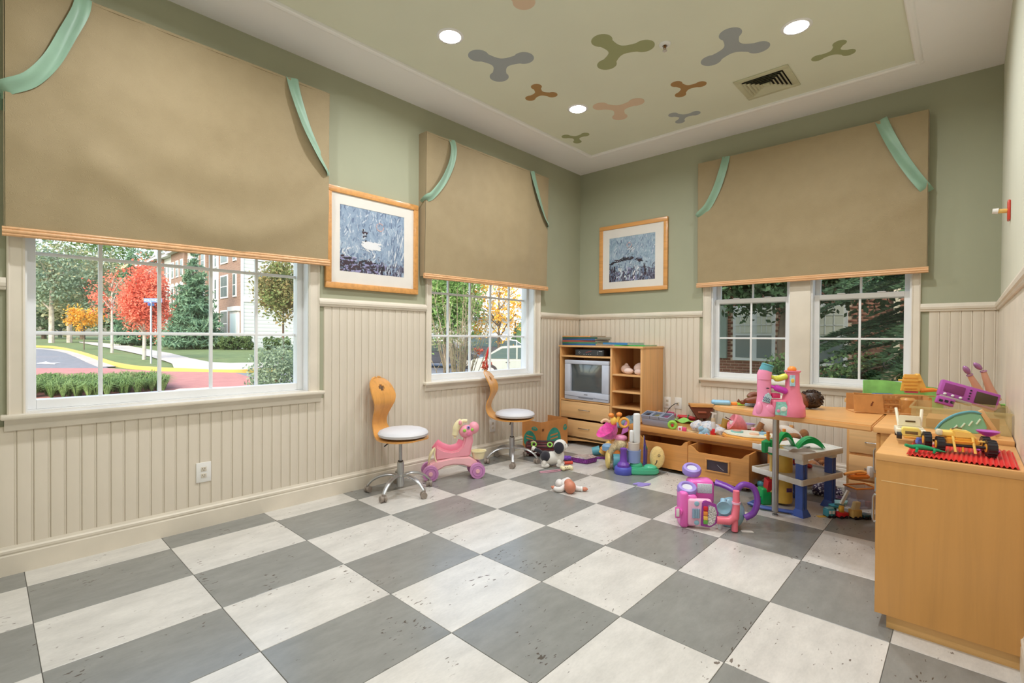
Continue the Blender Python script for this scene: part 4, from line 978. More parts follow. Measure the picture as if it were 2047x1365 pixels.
# ---- baby doll lying on its stomach
t = T('baby_doll', 'bald baby doll in white suit lying on the floor', 'doll', 1140, 986, rot=8)
CLO = mat('doll_cloth', (228, 222, 218), 0.85, bump=0.2, bs=0.8)
B().ell((0, 2, 12), (11.5, 13, 13), 20, 14).ell((-1, 10, 18), (9, 9, 8), 16, 10).build('head', SKIN, t)
B().ell((-1, 26, 11), (13, 18, 11), 18, 12).build('body', CLO, t)
ar = B().tube(smooth_path([(-8, 14, 9), (-18, 8, 6), (-25, 10, 5.5), (-28, 16, 6)], 4), [5.5]*8+[4.6]*5, 10).build('arm', CLO, t); B().ell((-30, 18, 7), (4, 5.5, 4), 12, 8).ell((-33, 21, 8), (2, 3, 2), 8, 6).build('hand', SKIN, ar)
ar = B().tube(smooth_path([(9, 15, 8), (17, 11, 6), (25, 9, 5)], 4), 5, 10).build('arm', CLO, t); B().cyl((24, 9, 5), (27, 8.6, 5), 5.6, n=14).build('cuff', WHT, ar); B().ell((32, 8, 5), (6.5, 4.5, 4), 12, 8).ell((36, 5.5, 5), (2.2, 1.6, 1.6), 8, 6).build('hand', SKIN, ar)
for x, y in ((-14, 34), (6, 44)): B().ell((x, y, 10), (8.5, 11, 9), 14, 10).build('leg', CLO, t)
# ---- paper puzzle piece
t = T('foam_puzzle_piece', 'flat lavender foam puzzle piece on the white tile', 'puzzle piece', 1286, 971, rot=2)
pp = [V((cos(2*pi*k/24)*(11+3.5*sin(5*2*pi*k/24)), sin(2*pi*k/24)*(13+4*cos(3*2*pi*k/24)))) for k in range(24)]
B().prism([(p.x*1.35, p.y*0.9+8) for p in pp], 0.1, 1.3).build('puzzle_body', LAV, t); B().torus((13, 10, 0.8), 4, 0.7, 14, 6).build('puzzle_loop', LAV, t)

# ---- heap of toys beside the bins
t = T('stacking_bottle', 'purple squeeze bottle on a round blue base', 'toy', 1250, 951)
B().lathe([(0, 0), (17.5, 0), (18.5, 2), (18, 12), (16, 14.5), (0, 14.5)], 28, Tr(0, 17, 0)).build('round_base', BLU, t)
B().lathe([(12.5, 14.5), (12.5, 19), (10.5, 21.5), (9, 23), (7.5, 25), (6.8, 36), (6.2, 46), (7.2, 48), (7.2, 51), (5, 52), (0, 52)], 24, Tr(0, 17, 0)).build('bottle', PUR, t)
t = T('ball_track_base', 'green plastic curved ramp base with a translucent white tower', 'toy', 1296, 951, rot=4)
b = B().prism([(-38, 10), (-30, 4), (-8, 0), (14, 0), (24, 6), (27, 18), (20, 32), (0, 36), (-24, 34), (-36, 26)], 0, 14, 'z', 3); b.ell((10, 16, 14), (14, 13, 5)).ell((-18, 22, 16), (13, 11, 9)); b.build('ramp_base', pl('toy_jade', (84, 190, 148), 0.3), t)
B().lathe([(13, 22), (14, 44), (14.5, 47), (12, 47)], 24, Tr(-22, 24, 0)).build('blue_cup', pl('toy_periwinkle', (140, 158, 206)), t)
TRN = pl('toy_milky', (228, 228, 226), 0.25)
B().lathe([(11, 44), (11.5, 62), (8, 63)], 20, Tr(-22, 24, 0)).build('tower_collar', pl('toy_beige_clear', (208, 196, 184)), t)
B().box((-24, 18, 60), (-10, 28, 122), 4, 3).box((-32, 18, 62), (-23, 27, 88), 4, 3).build('tower', TRN, t)
t = T('smiling_cushion', 'flat yellow oval cushion with a stitched smile leaning on the bin', 'cushion', 1312, 936, Z=0.055, rot=-32)
B().ell((0, 5, 21), (15, 7, 22), 20, 14, rot=(rad(-10), 'X')).build('cushion', mat('cushion_yellow', (222, 190, 124), 0.85, var=0.05, vs_=0.3, sheen=0.3), t)
B().tube(smooth_path([(-2, -2.6, 8), (1, -3, 12), (2, -3.2, 17)], 4), 0.8, 6).build('smile', BLACK, t); B().torus((6, -2.6, 27), 2.2, 0.5, 12, 6, Rx(pi/2)).build('eye', BLACK, t)
t = T('board_book', 'thin purple board book standing between the tower and the cushion', 'book', 1290, 928, Z=0.075, rot=60)
PB = pl('book_purple', (88, 74, 152)); B().prism([(-8, 0), (8, 0), (11, 30), (-5, 42)], -1.5, 0, 'y').prism([(-8, 0), (8, 0), (12, 34), (-4, 58)], 1, 2.5, 'y').build('book_boards', PB, t); B().prism([(-4, 36), (6, 30), (6, 54), (-3, 58)], 2.6, 4, 'y').build('picture_page', YEL, t); B().prism([(-3, 34), (7, 28), (7, 32), (-3, 38)], -1.8, 2.8, 'y').build('green_tab', GRN, t)
t = T('teal_wheel_toy', 'yellow toy dog on teal wheels under the blond doll', 'toy', 1228, 939, rot=-8)
B().cyl((-2, 8, 16.5), (10, 8, 16.5), 16.5, n=28).build('wheel', TEAL, t); B().lathe([(6, 0), (17, 0), (17, 4), (6, 4)], 24, Tr(-13, 9, 17) @ Ry(pi/2), close=True).ell((-12, 12, 18), (6, 12, 19)).build('yellow_body', pl('toy_soft_yellow', (234, 208, 128)), t)
B().prism([(-5, 30), (12, 30), (10, 44), (-3, 44)], 2, 16, 'y', 2).build('orange_saddle', ORA, t)
t = T('stacking_cup', 'teal stacking cup lying on its side by a yellow cone', 'toy', 1192, 912, rot=-10)
b = B().lathe([(0, -7), (7, -7), (8.5, 7), (9.2, 7), (9.2, 5), (7.6, -8), (0, -8)], 24, Tr(0, 9, 9.2) @ Ry(rad(78))); b.build('cup', TEAL, t); B().torus((-6.5, 9, 9.5), 4, 1.4, 16, 6, Ry(rad(78))).build('cup_ring', SKY, t)
t = T('yellow_cone_toy', 'yellow and orange curved cone toy between teal cup and doll', 'toy', 1208, 914, rot=-12)
B().tube(smooth_path([(-5, 8, 6), (0, 8, 14), (8, 8, 23), (13, 8, 28)], 5), [8]*3+[8.5]*6+[7.5]*4+[6.5]*3, 16).build('cone', pl('toy_honey', (240, 190, 100)), t); B().torus((-1, 8, 12.5), 8.3, 1.2, 20, 6, Ry(rad(35))).build('cone_rib', ORA, t)
t = T('sky_blue_cap', 'sky blue plastic cap under the pink doll skirt', 'toy', 1217, 922, dz=0.10)
B().lathe([(0, 0), (11, 0), (11.5, 3), (11.5, 9), (9, 12), (0, 12)], 20, Tr(0, 12, 0)).build('cap', pl('toy_cap_blue', (142, 186, 226)), t)
B().cyl((0, 12, -18), (0, 12, 0), 3, n=10).build('cap_stem', BLACK, t)
t = T('blond_doll', 'blond doll in a bright pink skirt lying on the toy heap', 'doll', 1240, 940, dz=0.20, rot=-6)
B().ell((0, 12, 6), (14, 12, 13), 18, 12).jitter(1.5, 0.25).build('hair', HAIR, t); B().tube(smooth_path([(-8, 8, 6), (-16, 8, -4), (-20, 8, -18), (-16, 8, -30)], 5), [7, 8, 8, 8, 7, 7, 6, 6, 5, 5, 4, 4, 3, 3, 2, 2], 10).jitter(1.5, 0.3).build('hair_tail', HAIR, t)
SK = mat('skirt_pink', (232, 76, 168), 0.5, var=0.12, vs_=0.2, sheen=0.3)
B().lathe([(6, -2), (16, 8), (23, 20), (24, 22), (14, 9), (5, -1)], 26, Tr(-14, 14, 22) @ Ry(rad(-38)) @ Rx(rad(14))).jitter(1.8, 0.12).build('skirt', SK, t)
B().prism([(2, 26), (16, 34), (18, 56), (12, 56), (6, 42)], 10, 13, 'y', 1).build('ribbon_panel', pl('ribbon_lilac', (206, 120, 196)), t)
B().ell((2, 14, 20), (13, 10, 7)).build('bodice', pl('bodice_pink', (240, 150, 190)), t)
B().tube([(8, 4, -4), (20, 2, -3), (26, 2, -1)], [4, 4, 4.5], 12).build('yellow_sleeve', pl('toy_mustard', (234, 190, 84)), t); B().ell((31, 2, 0), (6, 5, 6.5)).build('white_cuff', WHT, t)
t = T('giraffe_rattle', 'orange and yellow giraffe rattle on top of the toy heap', 'rattle', 1230, 940, dz=0.43, rot=-5)
B().ell((-3, 12, 6), (7, 6, 9)).cyl((4, 12, 4), (8, 12, 16), 3, n=12).build('body', YEL, t); B().ell((-8, 10, 18), (6, 5, 4.5)).cyl((-4, 12, 10), (-7, 11, 17), 2.6, n=10).build('horn', ORA, t); B().ell((8, 10, 20), (6, 5, 4.5)).build('horn', ORA, t)
B().torus((18, 12, 3), 8.5, 2.8, 22, 8, Rx(pi/2)).build('ring', pl('toy_amber', (244, 176, 76)), t); B().tube(smooth_path([(-10, 12, 4), (-20, 12, 8), (-28, 12, 2)], 4), [4, 4, 3.5, 3.5, 3, 3, 3, 3, 2], 10).build('tan_arm', pl('toy_tan', (226, 186, 148)), t)

# ---- carton with teal eggs
t = thing('cardboard_carton', 'open brown cardboard carton printed with teal eggs', 'carton', (0.36, 4.78, 0), 0.0)
CB = mat('cardboard', (200, 136, 76), 0.8, var=0.06, vs_=6.0); CBI = mat('cardboard_inside', (150, 92, 46), 0.85, var=0.08, vs_=5)
c0, c1, c2 = PX(1040, 897, Z=0), PX(1080, 906, Z=0), PX(1133, 893, Z=0)
ax = (c2-c1).normalized(); ay = V((-ax.y, ax.x, 0)); Lx = (c2-c1).length; Ly = 0.315; CHh = 0.335
t.location = c1+V((0.005, 0, 0)); t.rotation_euler = (0, 0, math.atan2(ax.y, ax.x))
Lx = min(Lx, 0.50)
for nm, lo, hi in (('carton_side', (0, -0.004, 0), (Lx, 0, CHh)), ('carton_side', (0, Ly-0.004, 0), (Lx, Ly, CHh)), ('carton_side', (0, 0, 0), (0.004, Ly-0.004, CHh)), ('carton_side', (Lx-0.004, 0, 0), (Lx, Ly-0.004, CHh)), ('carton_bottom', (0.004, 0, 0.001), (Lx-0.004, Ly-0.004, 0.006))): B().box(lo, hi).build(nm, CB, t, smooth=False)
EG = mat('egg_print_teal', (52, 146, 128), 0.75, var=0.08, vs_=18)
def egg(cx, cz, w, h, side):
    pts = [(cx+w*cos(a)*(1-0.16*sin(a)), cz+h*sin(a)) for a in [2*pi*k/28 for k in range(28)]]
    if side == 'x': B().prism(pts, -0.0056, -0.0038, 'y').build('egg_print', EG, t, smooth=False)
    else: B().prism(pts, -0.0016, 0.0004, 'x').build('egg_print', EG, t, smooth=False)
    for q in (0.25, -0.08):
        if side == 'x': B().prism([(cx-w*0.5, cz+h*q), (cx+w*0.55, cz+h*(q+0.08)), (cx+w*0.55, cz+h*(q+0.22)), (cx-w*0.5, cz+h*(q+0.14))], -0.0062, -0.0055, 'y').build('egg_lettering', CB, t, smooth=False)
        else: B().prism([(cx-w*0.5, cz+h*q), (cx+w*0.55, cz+h*(q+0.08)), (cx+w*0.55, cz+h*(q+0.22)), (cx-w*0.5, cz+h*(q+0.14))], -0.0022, -0.0014, 'x').build('egg_lettering', CB, t, smooth=False)
egg(Lx*0.47, 0.135, Lx*0.26, 0.12, 'x'); egg(Lx*0.9, 0.235, Lx*0.07, 0.035, 'x'); egg(Ly*0.50, 0.13, Ly*0.30, 0.095, 'y'); egg(0.09, 0.255, 0.045, 0.022, 'y')
for k in range(3): B().box((0.015+k*0.012, -0.0056, 0.235), (0.023+k*0.012, -0.0038, 0.262)).build('care_mark', mat('carton_print_dark', (96, 52, 28), 0.8), t, smooth=False)
for r_, lo, hi, pv in ((Ry(rad(-100)), (0, 0, 0), (0.004, Ly-0.01, 0.10), (0.002, 0.005, CHh)),): pass

# ---- pink activity walker lying on its side
t = T('activity_walker', 'pink and purple activity walker tipped over on the floor', 'walker toy', 1400, 1058, rot=-6)
PKT = pl('walker_pink', (238, 110, 196), 0.22); PKP = pl('walker_pale_pink', (244, 186, 214), 0.25); PV = pl('walker_purple', (130, 70, 178), 0.25)
B().box((-34, 4, 2), (-4, 40, 66), 7, 3).box((-38, 2, 0), (-22, 42, 72), 6, 3).build('walker_body', PKT, t)
B().box((-24, -2, 6), (22, 12, 60), 5, 3).build('front_face', PKP, t)
B().prism([(0, 8), (2, 56), (8, 60), (30, 52), (34, 36), (30, 14), (18, 6)], -5, 0, 'y', 1.5).build('panel_frame', pl('walker_magenta', (160, 62, 160), 0.25), t)
B().prism([(12, 11), (14, 51), (26, 47), (30, 36), (26, 16), (18, 10)], -6.2, -4.5, 'y', 0.5).build('sticker_panel', mat('walker_sticker', (206, 206, 214), 0.3, var=0.45, vs_=0.35), t)
for z, m_ in ((44, RED), (34.5, ORA), (25.5, YEL), (17.5, pl('key_green', (104, 176, 72)))): B().box((4, -9, z-4), (12, -4, z+4.5), 1.5).build('piano_key', m_, t)
for x in (-14, -9.5, -5): B().cyl((x, -3.5, 24), (x, -3.5, 42), 2.8, n=12).build('roller', pl('walker_roller', (142, 170, 196), 0.25), t)
for z in (52, 14): B().ell((-8, -2.5, z), (5, 1.2, 5), 14, 8).build('flower_mark', SKY, t)
B().box((-50, -4, 22), (-40, -1, 44), 1.5).build('tag_frame', PKT, t); B().box((-48, -4.6, 25), (-42, -3.5, 41), 0.5).build('tag_label', WHT, t); B().cyl((-42, 0, 33), (-36, 8, 33), 6, n=10).build('tag_arm', PKT, t)
for (x, y, z) in ((-20, 26, 74), (-2, 62, 104)):
    B().lathe([(9, -8), (17, -8), (18, 0), (16, 5), (11, 6), (9, 3)], 26, Tr(x, y, z) @ Rx(rad(24)) @ M.Diagonal((1.1, 1.0, 1, 1)), close=True).build('wheel', LAV, t)
    B().cyl((x, y+2, z-4), (x, y-1, z+3), 10, n=20).build('wheel_hub', pl('walker_hub', (214, 214, 224)), t)
B().box((-14, 34, 36), (38, 70, 88), 9, 3).build('wheel_fork', PKT, t); B().box((2, 33, 62), (32, 36, 82), 1.5).build('printed_plate', STICK, t)
B().ell((66, 24, 28), (27, 14, 32), 22, 14).build('blue_seat', pl('walker_blue', (160, 202, 220), 0.25), t)
tp = B().tube([(30, -4, 22), (52, -6, 22), (64, -6, 30), (66, -6, 48), (66, -6, 82)], [8, 8.5, 8.5, 7, 6], 14).cyl((64, -6, 2), (64, -6, 26), 6, n=14).build('pink_pipe', pl('walker_coral', (242, 122, 142), 0.3), t); B().cyl((66, -6, 56), (66, -6, 60), 8, n=16).build('pipe_collar', PKP, tp)
B().lathe([(3, 0), (5, 3), (12, 9), (13.5, 10), (13, 11), (9, 8), (0, 3)], 22, Tr(44, 4, 48) @ Rx(rad(95)) @ Ry(rad(-8))).cyl((44, 4, 48), (48, 12, 58), 6, n=14).build('blue_horn', SKY, t)
B().tube(smooth_path([(70, 10, 76), (84, 10, 90), (104, 10, 84), (112, 10, 60), (106, 12, 34), (90, 14, 22)], 6), 6, 12).build('handle_loop', PV, t)
B().tube(smooth_path([(40, 40, 84), (58, 30, 80), (78, 16, 72)], 5), 9, 12, flat=0.7).build('purple_arm', PV, t)
B().box((34, -2, 2), (40, 2, 22), 1.5).build('clear_tab', STICK, t); B().box((78, -6, 0.2), (100, 2, 1.2)).build('paper_tag', WHT, t)
t = T('teal_ball', 'small teal ball on the floor beside the chalk-panel bin', 'ball', 1523, 976)
B().ell((0, 6.5, 6.5), 6.5, 18, 12).build('ball', TEAL, t)

# ---- toy parking garage
t = thing('toy_garage', 'toy parking garage with white decks blue posts and yellow tower', 'toy garage', (2.78, 4.55, 0))
g0 = PX(1600, 1030, Z=0); gx = V((0.36, 0.36)); DKW = pl('garage_white', (228, 224, 216)); GB = pl('garage_blue', (70, 98, 178)); GY = pl('garage_yellow', (240, 196, 84))
PA = PX(1601, 1031, Z=0); PB_ = PX(1666, 1014, Z=0); PC = PX(1560, 1008, Z=0); zt, zm = 0.435, 0.255
u_ = (PB_-PA); u_.z = 0; v_ = V((-u_.y, u_.x, 0)).normalized()*0.34; A_ = PA; 
def gp(a, c, z): p = A_+u_*a+v_*c; return (p.x, p.y, z)
for (a, c) in ((0, 0), (1, 0.08), (0.95, 0.9)):
    p = V(gp(a, c, 0)); q = Tr(p) @ Rz(math.atan2(u_.y, u_.x))
    B().box((-0.028, -0.028, 0.045), (-0.004, 0.028, zt-0.04), 0.004, mtx=q).box((0.004, -0.028, 0.045), (0.028, 0.028, zt-0.04), 0.004, mtx=q).box((-0.02, -0.02, 0.03), (0.02, 0.018, zt-0.04), mtx=q).lathe([(0.062, 0), (0.062, 0.008), (0.04, 0.05), (0.03, 0.052)], 4, q @ Rz(pi/4)).build('post', GB, t)
    B().box((-0.032, -0.032, zt-0.065), (0.032, 0.032, zt-0.02), 0.006, mtx=q).build('post_cap', DKW, t)
def deck(z, nm):
    P4 = [gp(-0.14, -0.12, 0)[:2], gp(1.12, -0.10, 0)[:2], gp(1.2, 0.25, 0)[:2], gp(1.15, 1.05, 0)[:2], gp(-0.05, 1.1, 0)[:2]]
    d = B().prism(P4, z-0.012, z, 'z', 0.004).build(nm, DKW, t)
    c = V((sum(p[0] for p in P4)/5, sum(p[1] for p in P4)/5)); b = B()
    for i in (0, 1, 2, 3, 4):
        if z == zt and i == 3: continue
        p, q = P4[i], P4[(i+1) % 5]; n_ = V((q[0]-p[0], q[1]-p[1])); L = n_.length
        b.box((0, -0.005, z-0.028), (L, 0.006, z+0.014), 0.003, mtx=Tr(p[0], p[1], 0) @ Rz(math.atan2(n_.y, n_.x)))
    b.build('deck_rim', DKW, d)
deck(zt, 'upper_deck'); deck(zm, 'middle_deck')
B().prism([gp(0.1, 0.2, 0)[:2], gp(0.75, 0.35, 0)[:2], gp(0.8, 0.75, 0)[:2], gp(0.2, 0.6, 0)[:2]], zt, zt+0.008).build('parking_print', mat('garage_print', (206, 206, 204), 0.4, var=0.1, vs_=12), t)
B().prism([(0, 0), (0.05, 0.028), (0.09, 0.022), (0.13, 0.034), (0.20, 0.012), (0.22, 0)], -0.005, 0.005, 'y', mtx=Tr(gp(-0.05, 0.3, zt)) @ Rz(RZ0)).build('hill_print', pl('garage_hill', (206, 200, 194)), t)
pc = V((PC.x+0.01, PC.y+0.02, 0))
B().lathe([(0.062, 0.02), (0.066, 0.03), (0.064, 0.43), (0.058, 0.44), (0, 0.44)], 28, Tr(pc)).build('lift_tower', GY, t)
B().prism([(-0.018, 0.185), (0.022, 0.185), (0.022, 0.215), (-0.018, 0.215)], -0.0005, 0.001, 'y', mtx=Tr(pc+V((0.68, -0.733, 0))*0.067) @ Rz(RZ0) @ Tr(0.01, 0, -0.075)).build('number_sticker', mat('garage_sticker', (92, 60, 110), 0.4, var=0.4, vs_=60), t)
lc = PX(1533, 1010, Z=0)
B().cyl(lc+V((0.02, 0.03, 0.1)), lc+V((0.02, 0.03, 0.42)), 0.013, n=12).cyl(lc+V((0.04, 0.05, 0.1)), lc+V((0.04, 0.05, 0.42)), 0.013, n=12).build('lift_rail', pl('garage_pale_yellow', (244, 212, 130)), t)
GG = pl('garage_green', (20, 160, 84), 0.28)
B().box((-0.035, 0, 0.0), (0.04, 0.08, 0.125), 0.012, 3, mtx=Tr(lc) @ Rz(RZ0)).cyl(lc+V((-0.03, 0, 0.06)), lc+V((-0.06, -0.03, 0.06)), 0.006, n=8).build('pump_box', GG, t)
B().lathe([(0.0, 0), (0.038, 0), (0.042, 0.02), (0.042, 0.09), (0.03, 0.11), (0, 0.11)], 10, Tr(lc+V((0.03, 0.04, 0.385)))).lathe([(0.0, 0), (0.03, 0), (0.034, 0.02), (0.034, 0.08), (0, 0.1)], 8, Tr(lc+V((-0.01, -0.0, 0.40)))).build('lift_housing', GG, t)
B().cyl(lc+V((0, 0.01, 0.47)), lc+V((0, 0.01, 0.555)), 0.012, n=10).build('orange_flag', ORA, t); B().cyl(pc+V((0.0, 0.02, 0.53)), pc+V((0.0, 0.02, 0.57)), 0.012, n=10).build('orange_flag', ORA, t)
def arch(p, q, h, w, z0, th=0.02):
    p, q = V(p), V(q); b = B(); n = 14; o = []
    d = (q-p); L = d.length; m_ = Tr(p) @ Rz(math.atan2(d.y, d.x))
    pr = [(L*k/n, z0+h*sin(pi*k/n)**0.8) for k in range(n+1)] + [(L-L*0.16-(L*0.68)*k/n, z0+(h-th*1.6)*sin(pi*(0.16+0.68*(1-k/n)))**0.9-0.004) for k in range(n+1)]
    return b.prism([(a, max(z0-0.002, c)) for a, c in pr], -w/2, w/2, 'y', mtx=m_)
arch(pc+V((-0.045, -0.04, 0)), pc+V((0.06, 0.06, 0)), 0.125, 0.055, 0.425).build('green_arch', GG, t)
arch(pc+V((0.075, 0.03, 0)), pc+V((0.24, 0.15, 0)), 0.085, 0.045, 0.44).build('green_arch', GG, t); arch(pc+V((0.10, -0.02, 0)), pc+V((0.24, 0.11, 0)), 0.08, 0.02, 0.44).build('green_arch', GG, t)
B().tube([gp(0.1, 0.95, 0.40), gp(0.4, 0.7, 0.33), gp(1.0, 0.5, 0.265)], 0.016, 4).tube([gp(0.0, 0.7, 0.20), gp(0.1, 0.85, 0.02)], 0.04, 4).box(gp(0.3, 0.8, 0.02), V(gp(0.3, 0.8, 0.02))+V((0.03, 0.03, 0.36)), 0.003).build('red_ramp', pl('garage_red', (206, 30, 44)), t)
B().tube([gp(-0.02, 0.05, 0.016), gp(-0.35, 0.6, 0.02), gp(-0.4, 0.85, 0.02), gp(0.1, 0.95, 0.025), gp(0.9, 0.8, 0.025)], 0.022, 6, flat=0.6).build('base_track', GB, t)
fin(t)

# ---- train set, orange boat, clothes, teddy by the drawer pedestal
t = T('toy_train_set', 'teal and yellow toy train set on the floor by the drawers', 'train set', 1700, 1040, rot=6)
TT = pl('train_teal', (74, 160, 178)); TTL = pl('train_light', (140, 202, 214)); TDK = pl('train_dark', (44, 92, 112))
def wagon(x, y, m_, l, h, nm='train_car'):
    w = B().box((x, y, 3), (x+l, y+14, 3+h), 1.6).build(nm, m_, t)
    for q in (0.25, 0.75): B().cyl((x+l*q, y-1.2, 3.2), (x+l*q, y+15.2, 3.2), 3.2, n=12).build('wheel', BLACK, w)
    return w
w = wagon(-38, 14, TT, 18, 14); B().box((-36, 16, 17), (-22, 26, 20), 0.8).build('car_roof', TTL, w); B().box((-35, 13.2, 9), (-30, 14.5, 15)).box((-28, 13.2, 9), (-23, 14.5, 15)).build('car_window', WHT, w)
w = wagon(-18, 8, RED, 22, 9); B().cyl((-7, 15, 12), (-7, 15, 24), 4.5, n=14).build('steam_dome', YEL, w); B().ell((-12, 10, 20), (5, 5, 6)).build('lion_head', pl('train_sun', (240, 190, 70)), w)
w = wagon(8, 2, pl('train_tan', (232, 196, 120)), 20, 16); B().prism([(10, 18), (24, 18), (27, 34), (14, 34)], 4, 12, 'y', 1).build('cab', pl('train_cream', (240, 222, 176)), w)
wagon(30, 0, TDK, 16, 6)
B().prism([(-10, 30), (14, 26), (30, 42), (6, 50)], 22, 25).build('bridge_deck', TTL, t); B().prism([(0, 24), (16, 52), (20, 50), (6, 22)], 26, 30, 'y').build('bridge_mast', WHT, t)
B().prism([(-20, 26), (0, 24), (18, 36), (10, 44), (-16, 40)], 16, 20).build('bridge_deck', TT, t); B().cyl((-6, 34, 0), (-6, 34, 18), 3, n=10).cyl((12, 40, 0), (12, 40, 22), 3, n=10).build('bridge_pier', TDK, t)
B().box((-52, 20, 0), (-34, 28, 1.5), 0.4).build('yellow_track', YEL, t)
t = T('storage_tub', 'clear plastic storage tub with an orange rim behind the train set', 'storage tub', 1735, 1018, rot=8)
TUB = mat('tub_clear', (214, 206, 222), 0.2, alpha=0.3)
b = B()
for lo, hi in (((-26, 0, 1), (20, 1, 40)), ((-26, 29, 1), (20, 30, 40)), ((-26, 1, 1), (-25, 29, 40)), ((19, 1, 1), (20, 29, 40)), ((-25, 1, 1), (19, 29, 2))): b.box(lo, hi)
b.build('tub_wall', TUB, t, smooth=False)
B().box((-28, -2, 40), (22, 0.5, 43), 0.8).box((-28, 29.5, 40), (22, 32, 43), 0.8).box((-28, 0.5, 40), (-25.5, 29.5, 43), 0.8).box((19.5, 0.5, 40), (22, 29.5, 43), 0.8).build('tub_rim', ORA, t)
for x, y, m_ in ((-15, 10, pl('block_plum', (150, 110, 140))), (2, 16, pl('block_grey', (150, 150, 170))), (10, 8, pl('block_brick', (170, 110, 110)))): B().box((x-6, y-5, 2), (x+6, y+5, 13), 1.5).build('block_inside', m_, t)
t = T('orange_boat', 'orange toy boat resting on the clear storage tub', 'toy boat', 1722, 1012, dz=0.205, rot=4)
B().prism([(-28, 4), (-20, -2), (14, -2), (22, 4), (14, 12), (-18, 12)], 0, 8, 'z', 2).box((-10, 0, 8), (10, 9, 12), 2).build('hull', ORA, t)
B().tube(smooth_path([(-34, 4, 9), (-20, 4, 12), (0, 4, 14), (12, 4, 11)], 4), 3, 8).build('deck_rail', pl('boat_orange_light', (248, 172, 92)), t); B().box((16, 0, 2), (26, 8, 24), 2).build('white_bottle', WHT, t)
t = T('clothes_pile', 'crumpled pile of black and white patterned doll clothes', 'clothes', 1668, 995, rot=6)
CLP = mat('patterned_cloth', (190, 186, 186), 0.9); n_ = NT(CLP); n_.link(n_.ramp(n_.noise(n_.co((1, 1, 1)), 0.22, 3, 0.6), [(0.42, (58, 46, 74)), (0.5, (120, 110, 130)), (0.56, (214, 210, 206))], 'CONSTANT'), bsdf(CLP).inputs['Base Color'])
B().ell((-4, 22, 10), (26, 16, 16), 22, 14).ell((16, 14, 6), (14, 12, 9), 18, 10).jitter(5, 0.12, 3).build('crumpled_cloth', CLP, t)
t = T('plum_bowl', 'dark plum plastic bowl on the floor behind the garage', 'bowl', 1672, 999, rot=0)
B().lathe([(0, 4), (8, 4), (12, 10), (13, 11), (11, 11), (7, 6), (0, 6)], 20, Tr(-2, -2, -4)).build('bowl', pl('toy_plum', (92, 62, 96)), t)
t = T('teddy_bear', 'brown teddy bear slumped between the garage and drawers', 'plush toy', 1660, 985, rot=10)
B().ell((0, 42, 26), (30, 18, 22), 20, 14).ell((-4, 40, 40), (14, 12, 16), 16, 12, rot=(rad(-30), 'Y')).build('body', PLT, t); B().ell((20, 46, 58), (16, 13, 14), 18, 12).ell((14, 38, 52), (7, 6, 6)).build('head', PLT, t); B().ell((10, 46, 70), (5, 3, 5)).build('ear', PLT, t); B().ell((30, 46, 68), (5, 3, 5)).build('ear', PLT, t)
for p in ((-24, 32, 16), (14, 28, 14)): B().ell(p, (14, 11, 12), 16, 10).build('leg', PLT, t)
for p, r in (((-14, 32, 40), (rad(30), 'Y')), ((22, 34, 34), (rad(-25), 'Y'))): B().ell(p, (8, 7, 17), 14, 10, rot=r).build('arm', PLT, t)
# ================================================================ TOYS AND BOOKS ON THE FURNITURE
# ---- books and plush in the media cabinet
bk = [((38, 96, 150), 0.30), ((64, 132, 92), 0.30), ((150, 78, 62), 0.28), ((48, 84, 140), 0.29), ((38, 84, 66), 0.30), ((222, 150, 84), 0.25)]
bn = ['navy-spined thin picture book at the bottom of the stack on the media cabinet', 'green thin picture book second from the bottom of the cabinet stack', 'rust-brown thin picture book third from the bottom of the cabinet stack', 'blue thin picture book fourth from the bottom of the cabinet stack', 'dark green thin picture book fifth from the bottom of the cabinet stack', 'orange thin picture book at the top of the stack on the media cabinet']
def book(label, c, lo, hi, rz, grp):
    lo, hi = V(lo), V(hi); ce_ = (lo+hi)/2; d = hi-lo
    t = thing('picture_book', label, 'book', (ce_.x, ce_.y, lo.z), rz, grp)
    m_ = mat('book_cover_%d_%d_%d' % c, c, 0.4, var=0.06, vs_=9)
    B().box((-d.x/2, -d.y/2, 0), (d.x/2, d.y/2, 0.002)).box((-d.x/2, -d.y/2, d.z-0.002), (d.x/2, d.y/2, d.z)).box((-d.x/2, -d.y/2, 0.002), (d.x/2, -d.y/2+0.003, d.z-0.002)).build('cover', m_, t, smooth=False)
    B().box((-d.x/2+0.004, -d.y/2+0.003, 0.002), (d.x/2-0.004, d.y/2-0.004, d.z-0.002)).build('pages', mat('book_pages', (226, 218, 202), 0.8), t, smooth=False)
z = CH+0.0005
for k, (c, w) in enumerate(bk):
    h = (0.021, 0.014, 0.022, 0.018, 0.02, 0.012)[k]
    book(bn[k], c, (0.085, CY0+0.03, z), (0.085+w*1.6, CY0+0.36, z+h), rad((-2, 1, 3, -1, 2, 0)[k]), 'stacked picture books'); z += h+0.0005
book('large green picture book lying flat under the blue one on the cabinet', (78, 176, 92), (0.80, CY0+0.02, CH+0.0005), (1.15, CY0+0.36, CH+0.014), rad(4), 'stacked picture books')
book('large blue picture book lying askew over the green one on the cabinet', (58, 124, 176), (0.66, CY0+0.02, CH+0.015), (1.0, CY0+0.32, CH+0.036), rad(-8), 'stacked picture books')
t = thing('plush_lamb', 'pale pink plush lamb lying on the cabinet upper right shelf', 'plush toy', (0.96, CY0+0.16, 0.857))
PLP = mat('plush_pale_pink', (232, 204, 192), 0.95, sheen=0.5, bump=0.5, bs=90)
B().ell((0.08, 0.02, 0.065), (0.075, 0.07, 0.062), 18, 12).build('body', PLP, t); B().ell((-0.09, 0, 0.05), (0.055, 0.05, 0.048), 16, 12).build('head', PLP, t)
